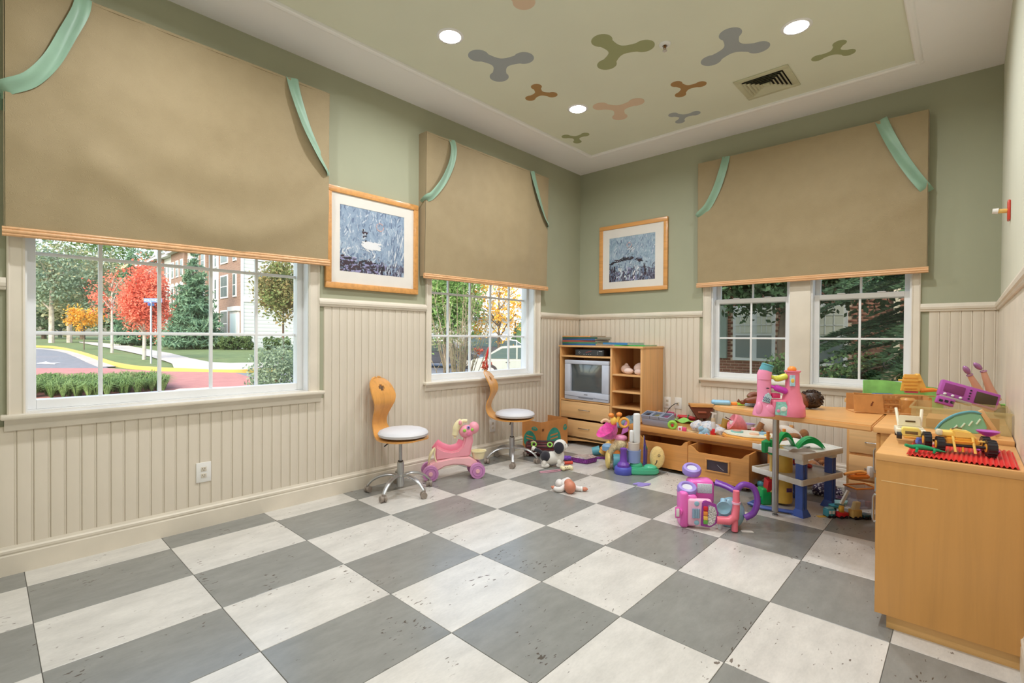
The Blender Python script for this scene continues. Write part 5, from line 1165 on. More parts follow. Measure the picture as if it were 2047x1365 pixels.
for p in ((-0.02, -0.06, 0.035), (0.10, -0.05, 0.03)): B().ell(p, (0.055, 0.045, 0.034), 14, 10).build('paw', PLP, t)
B().ell((0.13, 0.03, 0.12), (0.035, 0.03, 0.035), 14, 10).build('tail', PLP, t); B().ell((-0.10, 0.03, 0.09), (0.025, 0.015, 0.025)).build('ear', PLP, t)
t = T('blue_plush_rabbit', 'grey blue plush rabbit at the foot of the cabinet shelves', 'plush toy', 1255, 846, Y=5.23, dz=-0.06)
PBL = mat('plush_blue_grey', (130, 156, 170), 0.95, sheen=0.5, bump=0.5, bs=1.0, var=0.1, vs_=0.3)
B().ell((6, 4, 13), (17, 12, 13), 18, 12).build('body', PBL, t); B().ell((-14, 2, 10), (10, 8, 9)).build('head', PBL, t); B().ell((14, -4, 22), (9, 6, 8)).build('arm', PBL, t); B().ell((-22, 0, 6), (7, 5, 5)).build('foot', PBL, t)
TZ = TH-0.022
# ---- on the low table
t = T('grey_organiser_tray', 'grey plastic organiser tray with round wells on the low table', 'tray', 1338, 857, Z=TZ, rot=-47)
t.rotation_euler.x = rad(16); GRY = pl('tray_grey', (150, 158, 178)); b = B().box((-62, 0, 0), (0, 26, 16), 2.0); b.build('tray_body', GRY, t)
b = B()
for x0, x1 in ((-62, -42), (-41, -21), (-20, 0)):
    for q in (((x0, 0), (x1, 3)), ((x0, 23), (x1, 26)), ((x0, 3), (x0+2, 23)), ((x1-2, 3), (x1, 23))): b.box((q[0][0], q[0][1], 16), (q[1][0], q[1][1], 22))
b.build('tray_rim', GRY, t, smooth=False)
for x, m_ in ((-52, BLACK), (-31, pl('tray_khaki', (120, 116, 84))), (-10, pl('tray_plum', (120, 60, 96)))): B().ell((x, 13, 18), (7, 8, 2.5), 16, 8).build('well_content', m_, t)
t = T('green_ring_toy', 'lime green ring toy standing at the end of the grey tray', 'toy', 1344, 859, Z=TZ, rot=-20)
B().torus((0, 5, 9), 6.5, 3.2, 20, 8, Rx(pi/2)).build('ring', LIM, t); B().cyl((0, 3, 6), (0, 3, 11), 2.2, n=10).build('ring_core', RED, t)
t = T('milk_carton_toy', 'tiny white and pink carton at the low table front edge', 'toy', 1361, 862, Z=TZ, rot=-30)
B().box((-6, 0, 0), (2, 8, 9), 0.8).build('carton', WHT, t); B().box((2, 0, 0), (10, 7, 8), 0.8).box((-4, -0.4, 3), (0, 0, 7)).build('pink_print', pl('carton_pink', (226, 80, 130)), t)
t = T('lime_leaf_hat', 'lime green felt leaf hat behind the lime ring', 'hat', 1362, 847, Z=TZ, rot=-30)
LF = mat('felt_lime', (150, 214, 104), 0.9, sheen=0.4); B().grid(lambda a, c: V((-20+40*a, 4+14*c, 3+5*sin(a*pi)*sin(c*pi)+2.5*sin(a*9+c*4))), 16, 8, 1.2).build('felt_leaf', LF, t)
B().grid(lambda a, c: V((-34+24*a, 16+8*c, 8+3*sin(a*7))), 10, 4, 1.0).build('felt_leaf', LF, t)
t = T('pink_net_scarf', 'tangled pink net scarf on the low table by the cabinet side', 'scarf', 1340, 836, Z=TZ, rot=-20)
b = B()
for k in range(9): b.tube(smooth_path([(random.uniform(-14, 14), random.uniform(0, 12), random.uniform(2, 12)) for _ in range(5)], 4), 0.8, 5)
b.build('net_strands', pl('net_pink', (216, 80, 130)), t)
t = T('red_figure', 'red toy figure with a green belt lying behind the leaf hat', 'toy figure', 1376, 840, Z=TZ, rot=-36)
B().tube([(-22, 4, 5), (-4, 4, 5), (10, 4, 4), (20, 5, 3)], [4, 4.5, 3.5, 2.5], 10).build('figure_body', RED, t); B().torus((-1, 4, 5), 4.6, 1.2, 14, 6, Ry(pi/2)).build('belt', GRN, t)
t = T('white_plush_heap', 'heap of white patterned doll clothes in the middle of the low table', 'clothes', 1412, 868, Z=TZ, rot=-30)
CLW = mat('white_printed_cloth', (216, 216, 220), 0.9); n_ = NT(CLW); n_.link(n_.ramp(n_.noise(n_.co((1, 1, 1)), 0.16, 3, 0.6), [(0.35, (168, 176, 196)), (0.5, (222, 220, 222)), (0.68, (214, 196, 188))]), bsdf(CLW).inputs['Base Color'])
B().ell((-4, 20, 9), (30, 17, 13), 26, 16).ell((20, 14, 6), (16, 12, 8), 20, 12).ell((-18, 16, 12), (14, 12, 12), 20, 12).jitter(4.5, 0.13, 5).build('crumpled_cloth', CLW, t)
t = T('tan_cloth', 'flat tan folded cloth on the front of the low table', 'cloth', 1378, 864, Z=TZ, rot=-42)
B().grid(lambda a, c: V((-26+46*a, 2+14*c, 1.2+1.2*sin(a*8+c*5))), 14, 6, 1.2).build('folded_cloth', mat('tan_cloth', (206, 176, 130), 0.9, var=0.1, vs_=0.2), t)
t = T('blue_plush_bear', 'small pale blue plush bear beside the red bottle', 'plush toy', 1408, 872, Z=TZ, rot=-20)
PLS = mat('plush_pale_blue', (150, 184, 206), 0.95, sheen=0.5, bump=0.5, bs=1.2, var=0.1, vs_=0.4)
B().ell((0, 6, 8), (10, 7, 8), 16, 12).build('body', PLS, t); B().ell((-6, 4, 14), (6, 5, 5.5)).build('head', PLS, t); B().ell((5, 0, 4), (5, 4, 3.6)).build('paw', PLS, t); B().ell((-7, 0, 4), (4.5, 4, 3.6)).build('paw', PLS, t); B().ell((4, -3.8, 4.5), (2, 0.8, 2), 8, 6).build('paw_pad', RED, t)
t = T('red_bottle', 'small red bottle with a clear cap on the low table', 'bottle', 1428, 869, Z=TZ)
B().lathe([(0, 0), (5.4, 0), (5.6, 1), (5.6, 11), (5, 12), (0, 12)], 20, Tr(0, 5, 0)).build('bottle', RED, t); B().lathe([(5, 12), (5, 18), (3.8, 22), (3.2, 25), (0, 25)], 20, Tr(0, 5, 0)).build('clear_cap', pl('cap_clear', (210, 204, 202), 0.2), t)
t = T('red_paper', 'folded red paper on the low table front edge', 'paper', 1440, 876, Z=TZ, rot=-42)
B().prism([(-16, 0), (8, -1), (14, 6), (-6, 11)], 0.3, 1.6).build('paper', pl('paper_red', (206, 40, 60)), t)
t = T('activity_board', 'white and orange scalloped activity board on the low table', 'activity toy', 1492, 884, Z=TZ, rot=-36)
pp = [(0+52*cos(a)*(1+0.03*cos(8*a)), 36+36*sin(a)*(1+0.03*cos(8*a))) for a in [2*pi*k/64 for k in range(64)]]
B().prism(pp, 0.5, 9, 'z', 2).build('board_edge', pl('board_orange', (244, 184, 96)), t); B().prism([(p[0]*0.95, 36+(p[1]-36)*0.94) for p in pp], 8.8, 13, 'z', 1.5).build('board_top', pl('board_cream', (238, 232, 212)), t)
for x, y, r, m_ in ((-24, 32, 12, pl('dial_teal', (140, 196, 190))), (-24, 32, 8, pl('dial_coral', (236, 170, 150))), (10, 24, 9, pl('dial_peach', (242, 196, 164))), (24, 38, 8, SKY), (34, 24, 6, YEL)): B().cyl((x, y, 12), (x, y, 15.5 if r != 8 else 17), r, n=24).build('dial', m_, t)
t = T('purple_rim_lid', 'clear round lid with a purple rim leaning over the activity board', 'lid', 1490, 862, Z=TZ, rot=-20, dz=0.02)
B().torus((0, 10, 9), 18, 1.6, 28, 8, Rx(rad(-14)) @ M.Diagonal((1, 0.72, 1, 1))).build('lid_rim', pl('lid_lilac', (190, 170, 222)), t); B().lathe([(0, 0), (16, 0), (18, 8)], 24, Tr(0, 10, 1) @ M.Diagonal((1, 0.72, 1, 1))).build('lid_cup', pl('lid_clear', (214, 212, 220), 0.2), t)
t = T('pink_doll_umbrella', 'folded pink doll umbrella under the desk edge', 'umbrella', 1476, 862, Z=TZ, rot=-20, dz=0.01)
PUM = mat('umbrella_pink', (238, 138, 152), 0.5, sheen=0.3, var=0.05, vs_=0.2)
B().lathe([(0.5, 0), (9, 8), (17, 22), (19, 34), (15, 36), (4, 20)], 10, Tr(18, 8, 2) @ Ry(rad(-62)) @ Rx(rad(10))).build('umbrella_cloth', PUM, t); B().tube([(20, 8, 0), (-24, 8, 24)], 1, 6).build('umbrella_shaft', mat('shaft_brown', (96, 60, 44), 0.5), t); B().box((-16, 2, 10), (-8, 5, 18), 1).build('white_tag', WHT, t)
t = T('wooden_toy_crate', 'small open wooden toy crate tilted on the low table', 'crate', 1404, 846, Z=TZ, rot=-10, dz=0.06)
WC = wood('crate_wood', (226, 166, 96), 0.12, 0.5, 'x', 0.05); WCD = mat('crate_inside', (112, 56, 34), 0.7)
B().prism([(-24, 26), (26, 26), (24, 20), (-22, 20)], 0, 24, 'y', 1).build('crate_lid', WC, t); B().prism([(-22, 20), (22, 20), (12, 2), (6, -2), (-6, -2)], 3, 5, 'y').prism([(-24, 22), (-20, 20), (-6, -2), (-9, -2)], 0, 24, 'y').prism([(24, 22), (20, 20), (8, -2), (11, -2)], 0, 24, 'y').build('crate_side', WCD, t); B().box((-8, 1, 8), (8, 3, 12), 0.5).build('crate_label', pl('crate_print', (166, 92, 70)), t)
B().cyl((-10, 12, -14), (-8, 12, 0), 3, n=8).cyl((8, 12, -14), (6, 12, 0), 3, n=8).build('crate_feet', WCD, t)
t = T('white_spray_toy', 'white toy spray head standing among the doll clothes', 'toy', 1428, 850, Z=TZ)
B().cyl((0, 6, 0), (0, 6, 14), 6, 4, n=14).build('spray_bottle', pl('spray_tan', (206, 186, 156)), t); B().prism([(-6, 26), (6, 24), (6, 21), (0, 21), (-1, 12), (-3, 12), (-2, 22)], 4, 8, 'y').build('spray_head', WHT, t)
t = T('golden_cup', 'dull gold toy cup beside the pink umbrella handle', 'cup', 1450, 858, Z=TZ)
B().lathe([(0, 0), (5, 0), (7, 12), (8, 20), (7, 20), (5, 2), (0, 2)], 16, Tr(-2, 6, 0) @ Ry(rad(20))).build('cup', pl('cup_gold', (176, 140, 66)), t)
t = T('toy_strawberry', 'red toy strawberry with teal leaf on the low table', 'toy food', 1513, 868, Z=TZ, rot=-20)
B().ell((0, 5, 6), (7, 6, 6), 14, 10).build('berry', RED, t); B().ell((10, 6, 4), (6, 4, 3.5)).build('leaf', pl('leaf_teal', (70, 150, 140)), t); B().box((-10, 6, 6), (2, 12, 12), 1.5).build('pink_card', pl('card_pink', (236, 180, 190)), t)
t = T('lamb_costume_bear', 'brown plush bear in a fleecy white costume slumped under the desk', 'plush toy', 1556, 876, Z=TZ, rot=-30)
FLE = mat('fleece_white', (228, 216, 204), 0.95, sheen=0.6, bump=1.0, bs=0.9)
B().ell((-8, 24, 24), (26, 15, 24), 22, 14).ell((22, 10, 12), (24, 12, 9), 20, 12, rot=(rad(28), 'Y')).jitter(1.2, 0.5).build('fleece_body', FLE, t); B().ell((26, 2, 7), (13, 9, 7), 16, 10).build('brown_foot', PLT, t); B().ell((44, 12, 10), (9, 8, 11), 14, 10).build('brown_foot', PLT, t); B().tube([(-40, 14, 6), (-30, 16, 26)], 6, 10).build('brown_arm', PLT, t); B().ell((48, 0, 3), (8, 5, 3)).build('blue_scarf', pl('scarf_blue', (130, 160, 206)), t)

# ---- on the desk
t = T('ball_popper', 'pink castle-shaped ball popper toy standing on the desk', 'toy', 1566, 834, Z=DZ, rot=-8)
PP = pl('popper_pink', (244, 150, 186), 0.22); PPD = pl('popper_rose', (240, 132, 160), 0.25)
B().lathe([(0, 0), (24, 0), (25, 2), (24, 22), (21, 26), (18, 40), (14, 52), (13, 70), (13, 88), (15.5, 90), (15.5, 92.5), (0, 92.5)], 28, Tr(24, 20, 0) @ M.Diagonal((1, 0.85, 1, 1))).build('right_tower', PPD, t)
B().lathe([(0, 0), (21, 0), (21.5, 3), (19, 14), (15, 24), (13, 40), (13.5, 60), (13, 78)], 26, Tr(-30, 20, 0) @ M.Diagonal((1, 0.9, 1, 1))).tube([(-30, 20, 74), (-30, 20, 84), (-27, 20, 92)], [13.5, 13.5, 12.5], 22).ell((-24, 8, 12), (11, 6, 13)).ell((-42, 10, 14), (7, 7, 15)).build('left_tower', PP, t)
B().tube([(-28, 20, 90), (-24, 19, 102)], [12.5, 11.5], 24).torus((-23.6, 19, 103), 10.5, 1.6, 24, 8, Ry(rad(18))).build('blue_funnel', TEAL, t); B().cyl((-24.4, 19, 101), (-23.4, 19, 103.4), 9, n=20).build('funnel_mouth', pl('funnel_dark', (70, 120, 140)), t)
B().box((-18, 6, 2), (12, 32, 34), 5, 3).build('middle_body', PPD, t)
B().prism([(-14, 4), (8, 2), (14, 8), (6, 30), (-12, 30)], 4.0, 5.6, 'y', 0.5).build('scene_sticker', mat('popper_sticker', (150, 214, 206), 0.3, var=0.12, vs_=0.15), t)
B().ell((2, 3.8, 16), (6, 0.8, 5), 12, 8).build('white_puppy_print', WHT, t); B().ell((-8, 3.8, 12), (3.4, 0.8, 3.4), 12, 8).build('pink_ball_print', PP, t)
B().prism([(14, 62), (24, 62), (24, 84), (14, 84)], 6.0, 8.2, 'y', 0.5).build('sun_sticker', mat('popper_sky_sticker', (176, 214, 230), 0.3, var=0.1, vs_=0.2), t); B().ell((19, 6.0, 73), (3.4, 0.9, 4.4), 12, 8).build('sun_print', YEL, t)
B().prism([(-38, 30), (-24, 26), (-20, 40), (-26, 48), (-32, 44)], 5.2, 8.0, 'y', 0.5).build('zigzag_sticker', mat('popper_zigzag', (176, 206, 214), 0.3, var=0.2, vs_=0.4), t)
B().tube([(-37, 4.6, 40), (-34, 4.6, 37), (-32, 4.6, 39), (-29, 4.6, 35), (-27, 4.6, 37), (-24, 4.6, 33)], 0.7, 5).tube([(-37, 4.6, 35), (-34, 4.6, 32), (-32, 4.6, 34), (-29, 4.6, 30), (-27, 4.6, 32), (-24, 4.6, 28)], 0.7, 5).build('zigzag_print', pl('zigzag_navy', (80, 80, 130)), t)
B().ell((-28, 5.5, 57), (3.4, 0.9, 1.3), 10, 6).build('black_mark', BLACK, t)
B().tube(smooth_path([(-18, 18, 80), (-6, 16, 76), (8, 18, 80), (14, 20, 80)], 5), [5]*4+[8]*8+[5]*4, 14, flat=0.8).build('yellow_chute', pl('chute_lime', (214, 214, 84), 0.25), t)
B().tube(smooth_path([(-18, 18, 60), (-8, 14, 57), (6, 16, 52), (14, 20, 50)], 5), [4]*4+[8]*8+[6]*4, 14, flat=0.8).build('magenta_chute', pl('chute_magenta', (206, 66, 190), 0.22), t)
B().box((-16, 14, 36), (0, 28, 46), 2).build('inner_ramp', pl('ramp_rose', (222, 60, 120)), t); B().ell((22, 18, 95), (8.5, 7.5, 6.5), 16, 10).build('orange_ball', ORA, t)
t = T('toy_paddle', 'pale blue toy guitar with orange and green neck on the desk', 'toy', 1470, 812, Z=DZ, rot=-22)
B().box((-40, 4, 0), (-8, 24, 9), 4, 3).ell((-40, 14, 5), (5, 9, 5)).build('paddle_body', pl('paddle_blue', (140, 186, 214)), t); B().box((-8, 10, 1), (4, 17, 6), 1.5).build('orange_neck', ORA, t); B().box((4, 8, 1), (18, 18, 7), 2).build('green_neck', LIM, t)
B().tube(smooth_path([(18, 12, 4), (30, 8, 6), (44, 14, 4)], 4), [4, 5, 6, 6, 6, 6, 6, 5, 4], 8).jitter(0.8, 0.4).build('blue_cloth', mat('paddle_cloth', (150, 180, 210), 0.8, var=0.15, vs_=0.3), t); B().box((36, 6, 5), (48, 12, 9), 1).build('black_clip', BLACK, t)
t = T('curly_doll', 'brown-skinned doll with dark curly hair lying behind the popper', 'doll', 1560, 818, Z=DZ, rot=-6)
BSK = mat('doll_skin_brown', (124, 70, 48), 0.45)
B().tube(smooth_path([(-30, 14, 16), (-48, 12, 16), (-62, 12, 14)], 4), [8, 8, 8, 7.5, 7, 6.5, 6, 5.5, 5], 12).tube(smooth_path([(-24, 22, 24), (-44, 24, 26), (-52, 22, 20)], 4), 6, 10).build('arm', BSK, t); b = B().ell((-68, 12, 11), (6, 4, 4.5), 12, 8)
for k in range(4): b.tube([(-71, 9+k*2, 11), (-76, 8+k*2.2, 14-k), (-78, 8+k*2.2, 18-2*k)], [1.5, 1.4, 1.1], 6)
b.tube([(-66, 9, 13), (-67, 6, 18)], [1.5, 1.2], 6).build('hand', BSK, t)
B().ell((-10, 18, 15), (26, 15, 15), 18, 12).build('white_shirt', CLO, t); B().ell((46, 16, 16), (18, 16, 16), 18, 12).build('head', BSK, t)
CUR = mat('curly_hair', (52, 34, 24), 0.45, var=0.25, vs_=0.5); b = B().ell((66, 16, 19), (21, 17, 18), 18, 12).jitter(3, 0.2, 2)
rr = random.Random(3)
for k in range(70):
    th, ph = rr.uniform(0, 2*pi), rr.uniform(-0.5, 1.4); c = V((66+21*cos(th)*cos(ph), 16+17*sin(th)*cos(ph), 19+17*sin(ph)))
    if c.z < 3: continue
    q = M.Rotation(rr.uniform(0, pi), 3, V((rr.random()-.5, rr.random()-.5, rr.random()-.5)).normalized())
    b.tube([c+q @ V((3.2*cos(a*1.6), 3.2*sin(a*1.6), a*1.1-3)) for a in range(6)], 0.9, 5)
b.build('curly_hair', CUR, t)

# ---- on the cabinets by the right wall
t = T('divider_carton', 'brown cardboard box with bottle dividers on the corner cabinet', 'carton', 1768, 828, Z=DZ, rot=-16)
CBX = mat('carton_brown', (204, 148, 90), 0.8, var=0.05, vs_=0.05)
B().prism([(-52, 4), (0, 0), (-4, 38), (-54, 42)], 0, 1.5, 'y').build('carton_flap', CBX, t)
B().box((0, 0, 0.2), (78, 50, 2)).box((0, 49, 2), (78, 51, 34)).box((77, 0, 2), (79, 49, 36)).box((-50, 2, 0.2), (0, 52, 2)).box((-50, 50, 2), (0, 52, 36)).build('carton_panels', CBX, t, smooth=False)
B().box((-54, 0, 38), (84, 4, 40)).box((0, 30, 36), (80, 34, 38)).build('carton_rim', CBX, t, smooth=False)
for k in range(3): B().box((4+k*9, 10, 2), (9+k*9, 12, 36), 1).build('divider', CBX, t)
for k in range(3): B().box((2, 8, 8+k*10), (30, 9.5, 11+k*10)).build('divider', CBX, t)
B().lathe([(0, 2), (14, 2), (14.5, 28), (10, 32), (0, 32)], 20, Tr(50, 26, 0)).build('inside_tub', pl('tub_tan', (206, 150, 84)), t)
for k in range(3): B().box((-24+k*1.2, -0.6, 16+k*3), (-21+k*1.0, 0.2, 18.5+k*3)).build('stamp_mark', mat('stamp_brown', (110, 52, 30), 0.8), t, smooth=False)
B().prism([(-18, 37), (10, 38), (20, 40), (-12, 40)], 10, 22, 'y').build('blue_sheet', pl('sheet_blue', (58, 90, 150)), t)
t = T('green_sheet', 'bright green card sheet standing behind the divider carton', 'card', 1830, 826, Z=DZ, rot=-6)
B().grid(lambda a, c: V((-74+155*a, 44+4*sin(a*6), 2+(60-12*a+3*sin(a*5))*c)), 24, 6, 1.0).build('card', mat('card_green', (156, 238, 140), 0.45, var=0.08, vs_=0.04), t)
t = T('yellow_toy_house', 'yellow plastic toy house roof on top of the divider carton', 'toy house', 1826, 826, Z=DZ, rot=-14, dz=0.125)
YH = pl('house_yellow', (248, 196, 96)); B().prism([(-18, 4), (-12, 38), (10, 38), (16, 4)], 10, 14, 'y', 1).prism([(12, 4), (10, 36), (16, 40), (30, 6)], 12, 26, 'y', 1).box((-22, 9, 24), (18, 12, 28), 1).build('roof', YH, t)
for k in range(4): B().box((-12-k*1.2, 8.6, 9+k*7), (10+k*0.6, 10, 11+k*7)).build('roof_tile_row', pl('house_amber', (238, 176, 78)), t)
B().tube([(18, 14, 6), (38, 12, 8), (48, 10, 7)], [5, 4, 2], 8).build('orange_ramp', ORA, t); B().box((-8, 12, 0), (14, 20, 4), 1).build('pink_floor', pl('floor_pink', (226, 90, 130)), t)
t = T('white_jeep', 'white toy jeep with a yellow hood at the cabinet edge', 'toy car', 1822, 880, Z=DZ, rot=-34)
WJ = pl('jeep_white', (238, 230, 206)); YJ = pl('jeep_yellow', (240, 220, 120))
B().prism([(-16, 8), (16, 8), (14, 22), (10, 24), (-12, 24), (-15, 22)], 0, 22, 'y', 1.5).build('hood', YJ, t); B().box((-10, -0.8, 12), (10, 0.4, 18), 0.8).build('grille', pl('jeep_brown', (120, 100, 60)), t)
B().box((-24, 6, 8), (-15, 60, 20), 2).box((15, 6, 8), (24, 60, 20), 2).prism([(-20, 24), (18, 24), (16, 46), (-18, 46)], 24, 27, 'y', 1).box((-18, 22, 10), (18, 58, 20), 1.5).build('jeep_body', WJ, t)
B().tube([(-18, 26, 24), (-22, 44, 58)], 2.8, 8).build('roll_bar', WJ, t); B().tube([(16, 26, 24), (20, 44, 58)], 2.8, 8).build('roll_bar', WJ, t); B().box((16, 4, 10), (27, 14, 15), 1).build('green_fender', LIM, t)
B().box((-8, -0.8, 27), (8, 0.2, 30)).build('hood_lettering', pl('jeep_letter', (90, 70, 40)), t, smooth=False).location = (0, 24, 6)
for x in (-19, 19):
    for y in (6, 48): B().cyl((x-4, y, 7), (x+4, y, 7), 7, n=16).build('wheel', BLACK, t)
B().box((-12, -2, 3), (12, 2, 8), 1.5).build('bumper', pl('jeep_amber', (234, 176, 84)), t)
# red corrugated mat
t = thing('corrugated_mat', 'red corrugated plastic mat on the low end cabinet', 'mat', (3.6, 3.35, EZ))
mx0, mx1, my0, my1 = 3.475, 3.81, 3.135, 3.52
n_ = 44; pr = []
for k in range(n_*4+1):
    a = k/(n_*4); pr.append((mx0+(mx1-mx0)*a, EZ+0.006+0.004*sin(a*n_*pi)))
b = B(); vs1 = [(x, my0+0.0, z) for x, z in pr]+[(x, my1, z) for x, z in pr]; m_ = len(pr)
b.faces(vs1, [(i, i+1, m_+i+1, m_+i) for i in range(m_-1)]); bmesh.ops.solidify(b.bm, geom=b.bm.faces[:], thickness=0.0025)
b.build('ridged_sheet', pl('mat_red', (222, 54, 52), 0.35), t); fin(t)
MZ = EZ+0.012
t = T('toy_alligator', 'green plastic toy alligator on the red mat corner', 'toy animal', 1850, 906, Z=MZ, rot=-14)
GA = pl('alligator_green', (22, 150, 96), 0.3)
B().tube(smooth_path([(-32, 6, 14), (-22, 6, 11), (-8, 6, 11), (8, 6, 9), (22, 6, 6), (36, 4, 4)], 4), [3.5, 4, 4, 4, 5, 5.5, 6, 6.5, 7, 7, 6.5, 6, 6, 5.5, 5, 4.5, 4, 3.5, 2.5, 1.6, 1], 12, flat=0.8).build('body', GA, t)
for p, q in (((-14, 2, 9), (-18, -4, 2)), ((16, 2, 7), (12, -4, 1.5)), ((-12, 10, 9), (-8, 16, 8)), ((16, 10, 7), (20, 15, 8))): B().tube([p, ((p[0]+q[0])/2, q[1], p[2]-1), q], [3, 2.6, 2], 8).build('leg', GA, t)
t = T('blue_bead', 'translucent blue bead block behind the green alligator', 'toy', 1841, 889, Z=MZ, rot=-10)
B().box((-5, 2, 0), (5, 11, 9), 2).cyl((0, 6, 9), (0, 6, 13), 4.5, n=14).build('bead', pl('bead_blue', (92, 120, 206), 0.15), t)
t = T('white_domino', 'white toy block lying on the mat beside the tractor', 'toy block', 1868, 890, Z=MZ, rot=-16)
B().box((-8, 2, 0), (8, 8, 4), 0.8).build('block', WHT, t); B().box((0, 1.8, 1), (4, 2.2, 3)).build('block_mark', pl('mark_rose', (206, 140, 140)), t)
t = T('yellow_tractor', 'yellow toy tractor with big black tyres on the red mat', 'toy tractor', 1925, 908, Z=MZ, rot=-30)
YT = pl('tractor_yellow', (244, 176, 62), 0.3); YTL = pl('tractor_pale', (248, 210, 110), 0.3)
B().prism([(-22, 12), (22, 12), (30, 26), (20, 30), (-24, 30)], 8, 34, 'y', 2).build('chassis', YT, t); B().box((-36, 16, 30), (10, 40, 42), 4, 3).prism([(-10, 30), (26, 30), (14, 44), (-14, 46)], 12, 38, 'y', 2).build('engine_cover', YTL, t)
B().box((-38, 14, 32), (-28, 30, 44), 3).build('lamp_housing', pl('tractor_clear', (232, 220, 190), 0.2), t)
for x in (-14, 16): B().tube([(x, 8, 34), (x+1, 2, 18), (x+2, -4, 4)], 2.3, 8).build('loader_arm', YTL, t)
B().box((-14, 2, 23), (18, 5, 26), 1).cyl((1, 4, 4), (1, 6, 16), 2, n=8).build('loader_crossbar', YT, t)
for p, r_, w in (((-34, 8, 15), 15, 12), ((-50, 34, 18), 16, 12), ((42, 4, 16), 16, 14), ((44, 44, 17), 15, 12)):
    w_ = B().cyl((p[0]-w/2, p[1], p[2]), (p[0]+w/2, p[1], p[2]), r_, n=24); 
    for k in range(14):
        a = 2*pi*k/14; w_.box((p[0]-w/2, p[1]+(r_-0.5)*cos(a)-1.3, p[2]+(r_-0.5)*sin(a)-1.3), (p[0]+w/2, p[1]+(r_-0.5)*cos(a)+1.3, p[2]+(r_-0.5)*sin(a)+1.3))
    o = w_.build('tyre', BLACK, t); B().cyl((p[0]-w/2-0.8, p[1], p[2]), (p[0]+w/2+0.8, p[1], p[2]), r_*0.52, n=18).build('wheel_hub', YT, o)
B().cyl((-40, 34, 18), (40, 44, 18), 3, n=8).cyl((-34, 8, 15), (42, 4, 16), 3, n=8).build('axle', BLACK, t); B().box((24, 8, 25), (44, 12, 28), 1).build('side_step', YTL, t)
B().tube([(-14, 20, 46), (-6, 20, 50), (2, 20, 48)], 1.2, 6).build('steering_loop', mat('brown_rod', (110, 80, 50), 0.5), t)
t = T('purple_goblet', 'purple and clear toy stool on the red mat by the bin', 'toy stool', 1984, 903, Z=MZ, rot=0)
B().lathe([(0, 0), (18, 0), (18, 2), (8, 7), (0, 8)], 26, Tr(0, 10, 0)).build('foot_disc', pl('goblet_purple', (190, 84, 190)), t); B().cyl((0, 10, 7), (0, 10, 30), 3.6, n=14).build('stem', pl('goblet_clear', (220, 196, 196), 0.2), t); B().lathe([(0, 28), (7, 30), (17, 37), (18, 40), (0, 41)], 26, Tr(0, 10, 0)).build('seat_disc', pl('goblet_purple', (190, 84, 190)), t)
# clear bin full of toys on the corner cabinet
t = thing('clear_toy_bin', 'large clear plastic bin holding toys on the corner cabinet', 'storage bin', (3.64, 3.95, DZ))
BC = bpy.data.materials.new('bin_clear'); BC.use_nodes = True; bsdf(BC).inputs['Base Color'].default_value = (*lin((214, 196, 140)), 1); bsdf(BC).inputs['Alpha'].default_value = 0.28; bsdf(BC).inputs['Roughness'].default_value = 0.25
qx0, qx1, qy0, qy1, qz0, qz1 = 3.44, 3.822, 3.86, 4.24, DZ+0.001, DZ+0.115
for nm, lo, hi in (('bin_wall', (qx0, qy0, qz0), (qx1, qy0+0.003, qz1)), ('bin_wall', (qx0, qy1-0.003, qz0), (qx1, qy1, qz1)), ('bin_wall', (qx0, qy0+0.003, qz0), (qx0+0.003, qy1-0.003, qz1)), ('bin_wall', (qx1-0.003, qy0+0.003, qz0), (qx1, qy1-0.003, qz1)), ('bin_floor', (qx0+0.003, qy0+0.003, qz0), (qx1-0.003, qy1-0.003, qz0+0.003))): B().box(lo, hi).build(nm, BC, t, smooth=False)
B().box((qx0-0.008, qy0-0.008, qz1-0.012), (qx1+0.006, qy0, qz1), 0.003).box((qx0-0.008, qy0, qz1-0.012), (qx0, qy1, qz1), 0.003).build('bin_rim', BC, t)
fin(t)
t = thing('folded_carton_in_bin', 'tan cardboard pieces inside the clear bin', 'cardboard', (3.66, 3.9, qz0+0.004))
B().box((3.50, 3.90, qz0+0.004), (3.72, 4.15, qz0+0.05)).box((3.60, 3.88, qz0+0.004), (3.78, 3.893, qz0+0.08)).build('carton_piece', CBX, t, smooth=False); fin(t)
t = T('purple_toy_stove', 'purple toy stove front tilted on top of the clear bin', 'toy stove', 1936, 846, Z=DZ, rot=-26, dz=0.085)
PS = pl('stove_purple', (178, 84, 172)); R_ = Ry(rad(17))
q = R_ @ Rx(rad(-12))
B().box((-48, 18, 14), (48, 32, 48), 2.5, mtx=q).build('stove_body', PS, t); B().box((-42, 16.8, 24), (-8, 18.4, 42), 1, mtx=q).build('microwave_window', pl('stove_plum', (130, 50, 110)), t); B().box((10, 16.8, 18), (44, 18.4, 42), 1, mtx=q).build('oven_opening', pl('stove_dark', (70, 54, 34)), t)
for k in range(4): B().cyl(q @ V((1, 18.5, 22+k*6)), q @ V((1, 16.6, 22+k*6)), 1.6, n=10).build('knob', BLACK, t)
for k in range(3): B().ell(q @ V((-38+k*13, 16, 19)), (3, 2, 2.4), 12, 8).build('white_button', WHT, t)
B().box((-46, 8, 8), (6, 20, 14), 1.5, mtx=q).build('stove_ledge', pl('stove_grey', (170, 160, 150)), t); B().box((-52, 2, -6), (-22, 12, 10), 2, mtx=q).build('purple_panel', PS, t)
for k in range(3): B().box((-48+k*9, 1.2, -2+k), (-42+k*9, 2.4, 3+k), mtx=q).build('panel_slot', BLACK, t)
t = T('green_leaf_slide', 'translucent teal green leaf-shaped slide leaning on the bin', 'toy slide', 1930, 872, Z=DZ, rot=-22, dz=0.012)
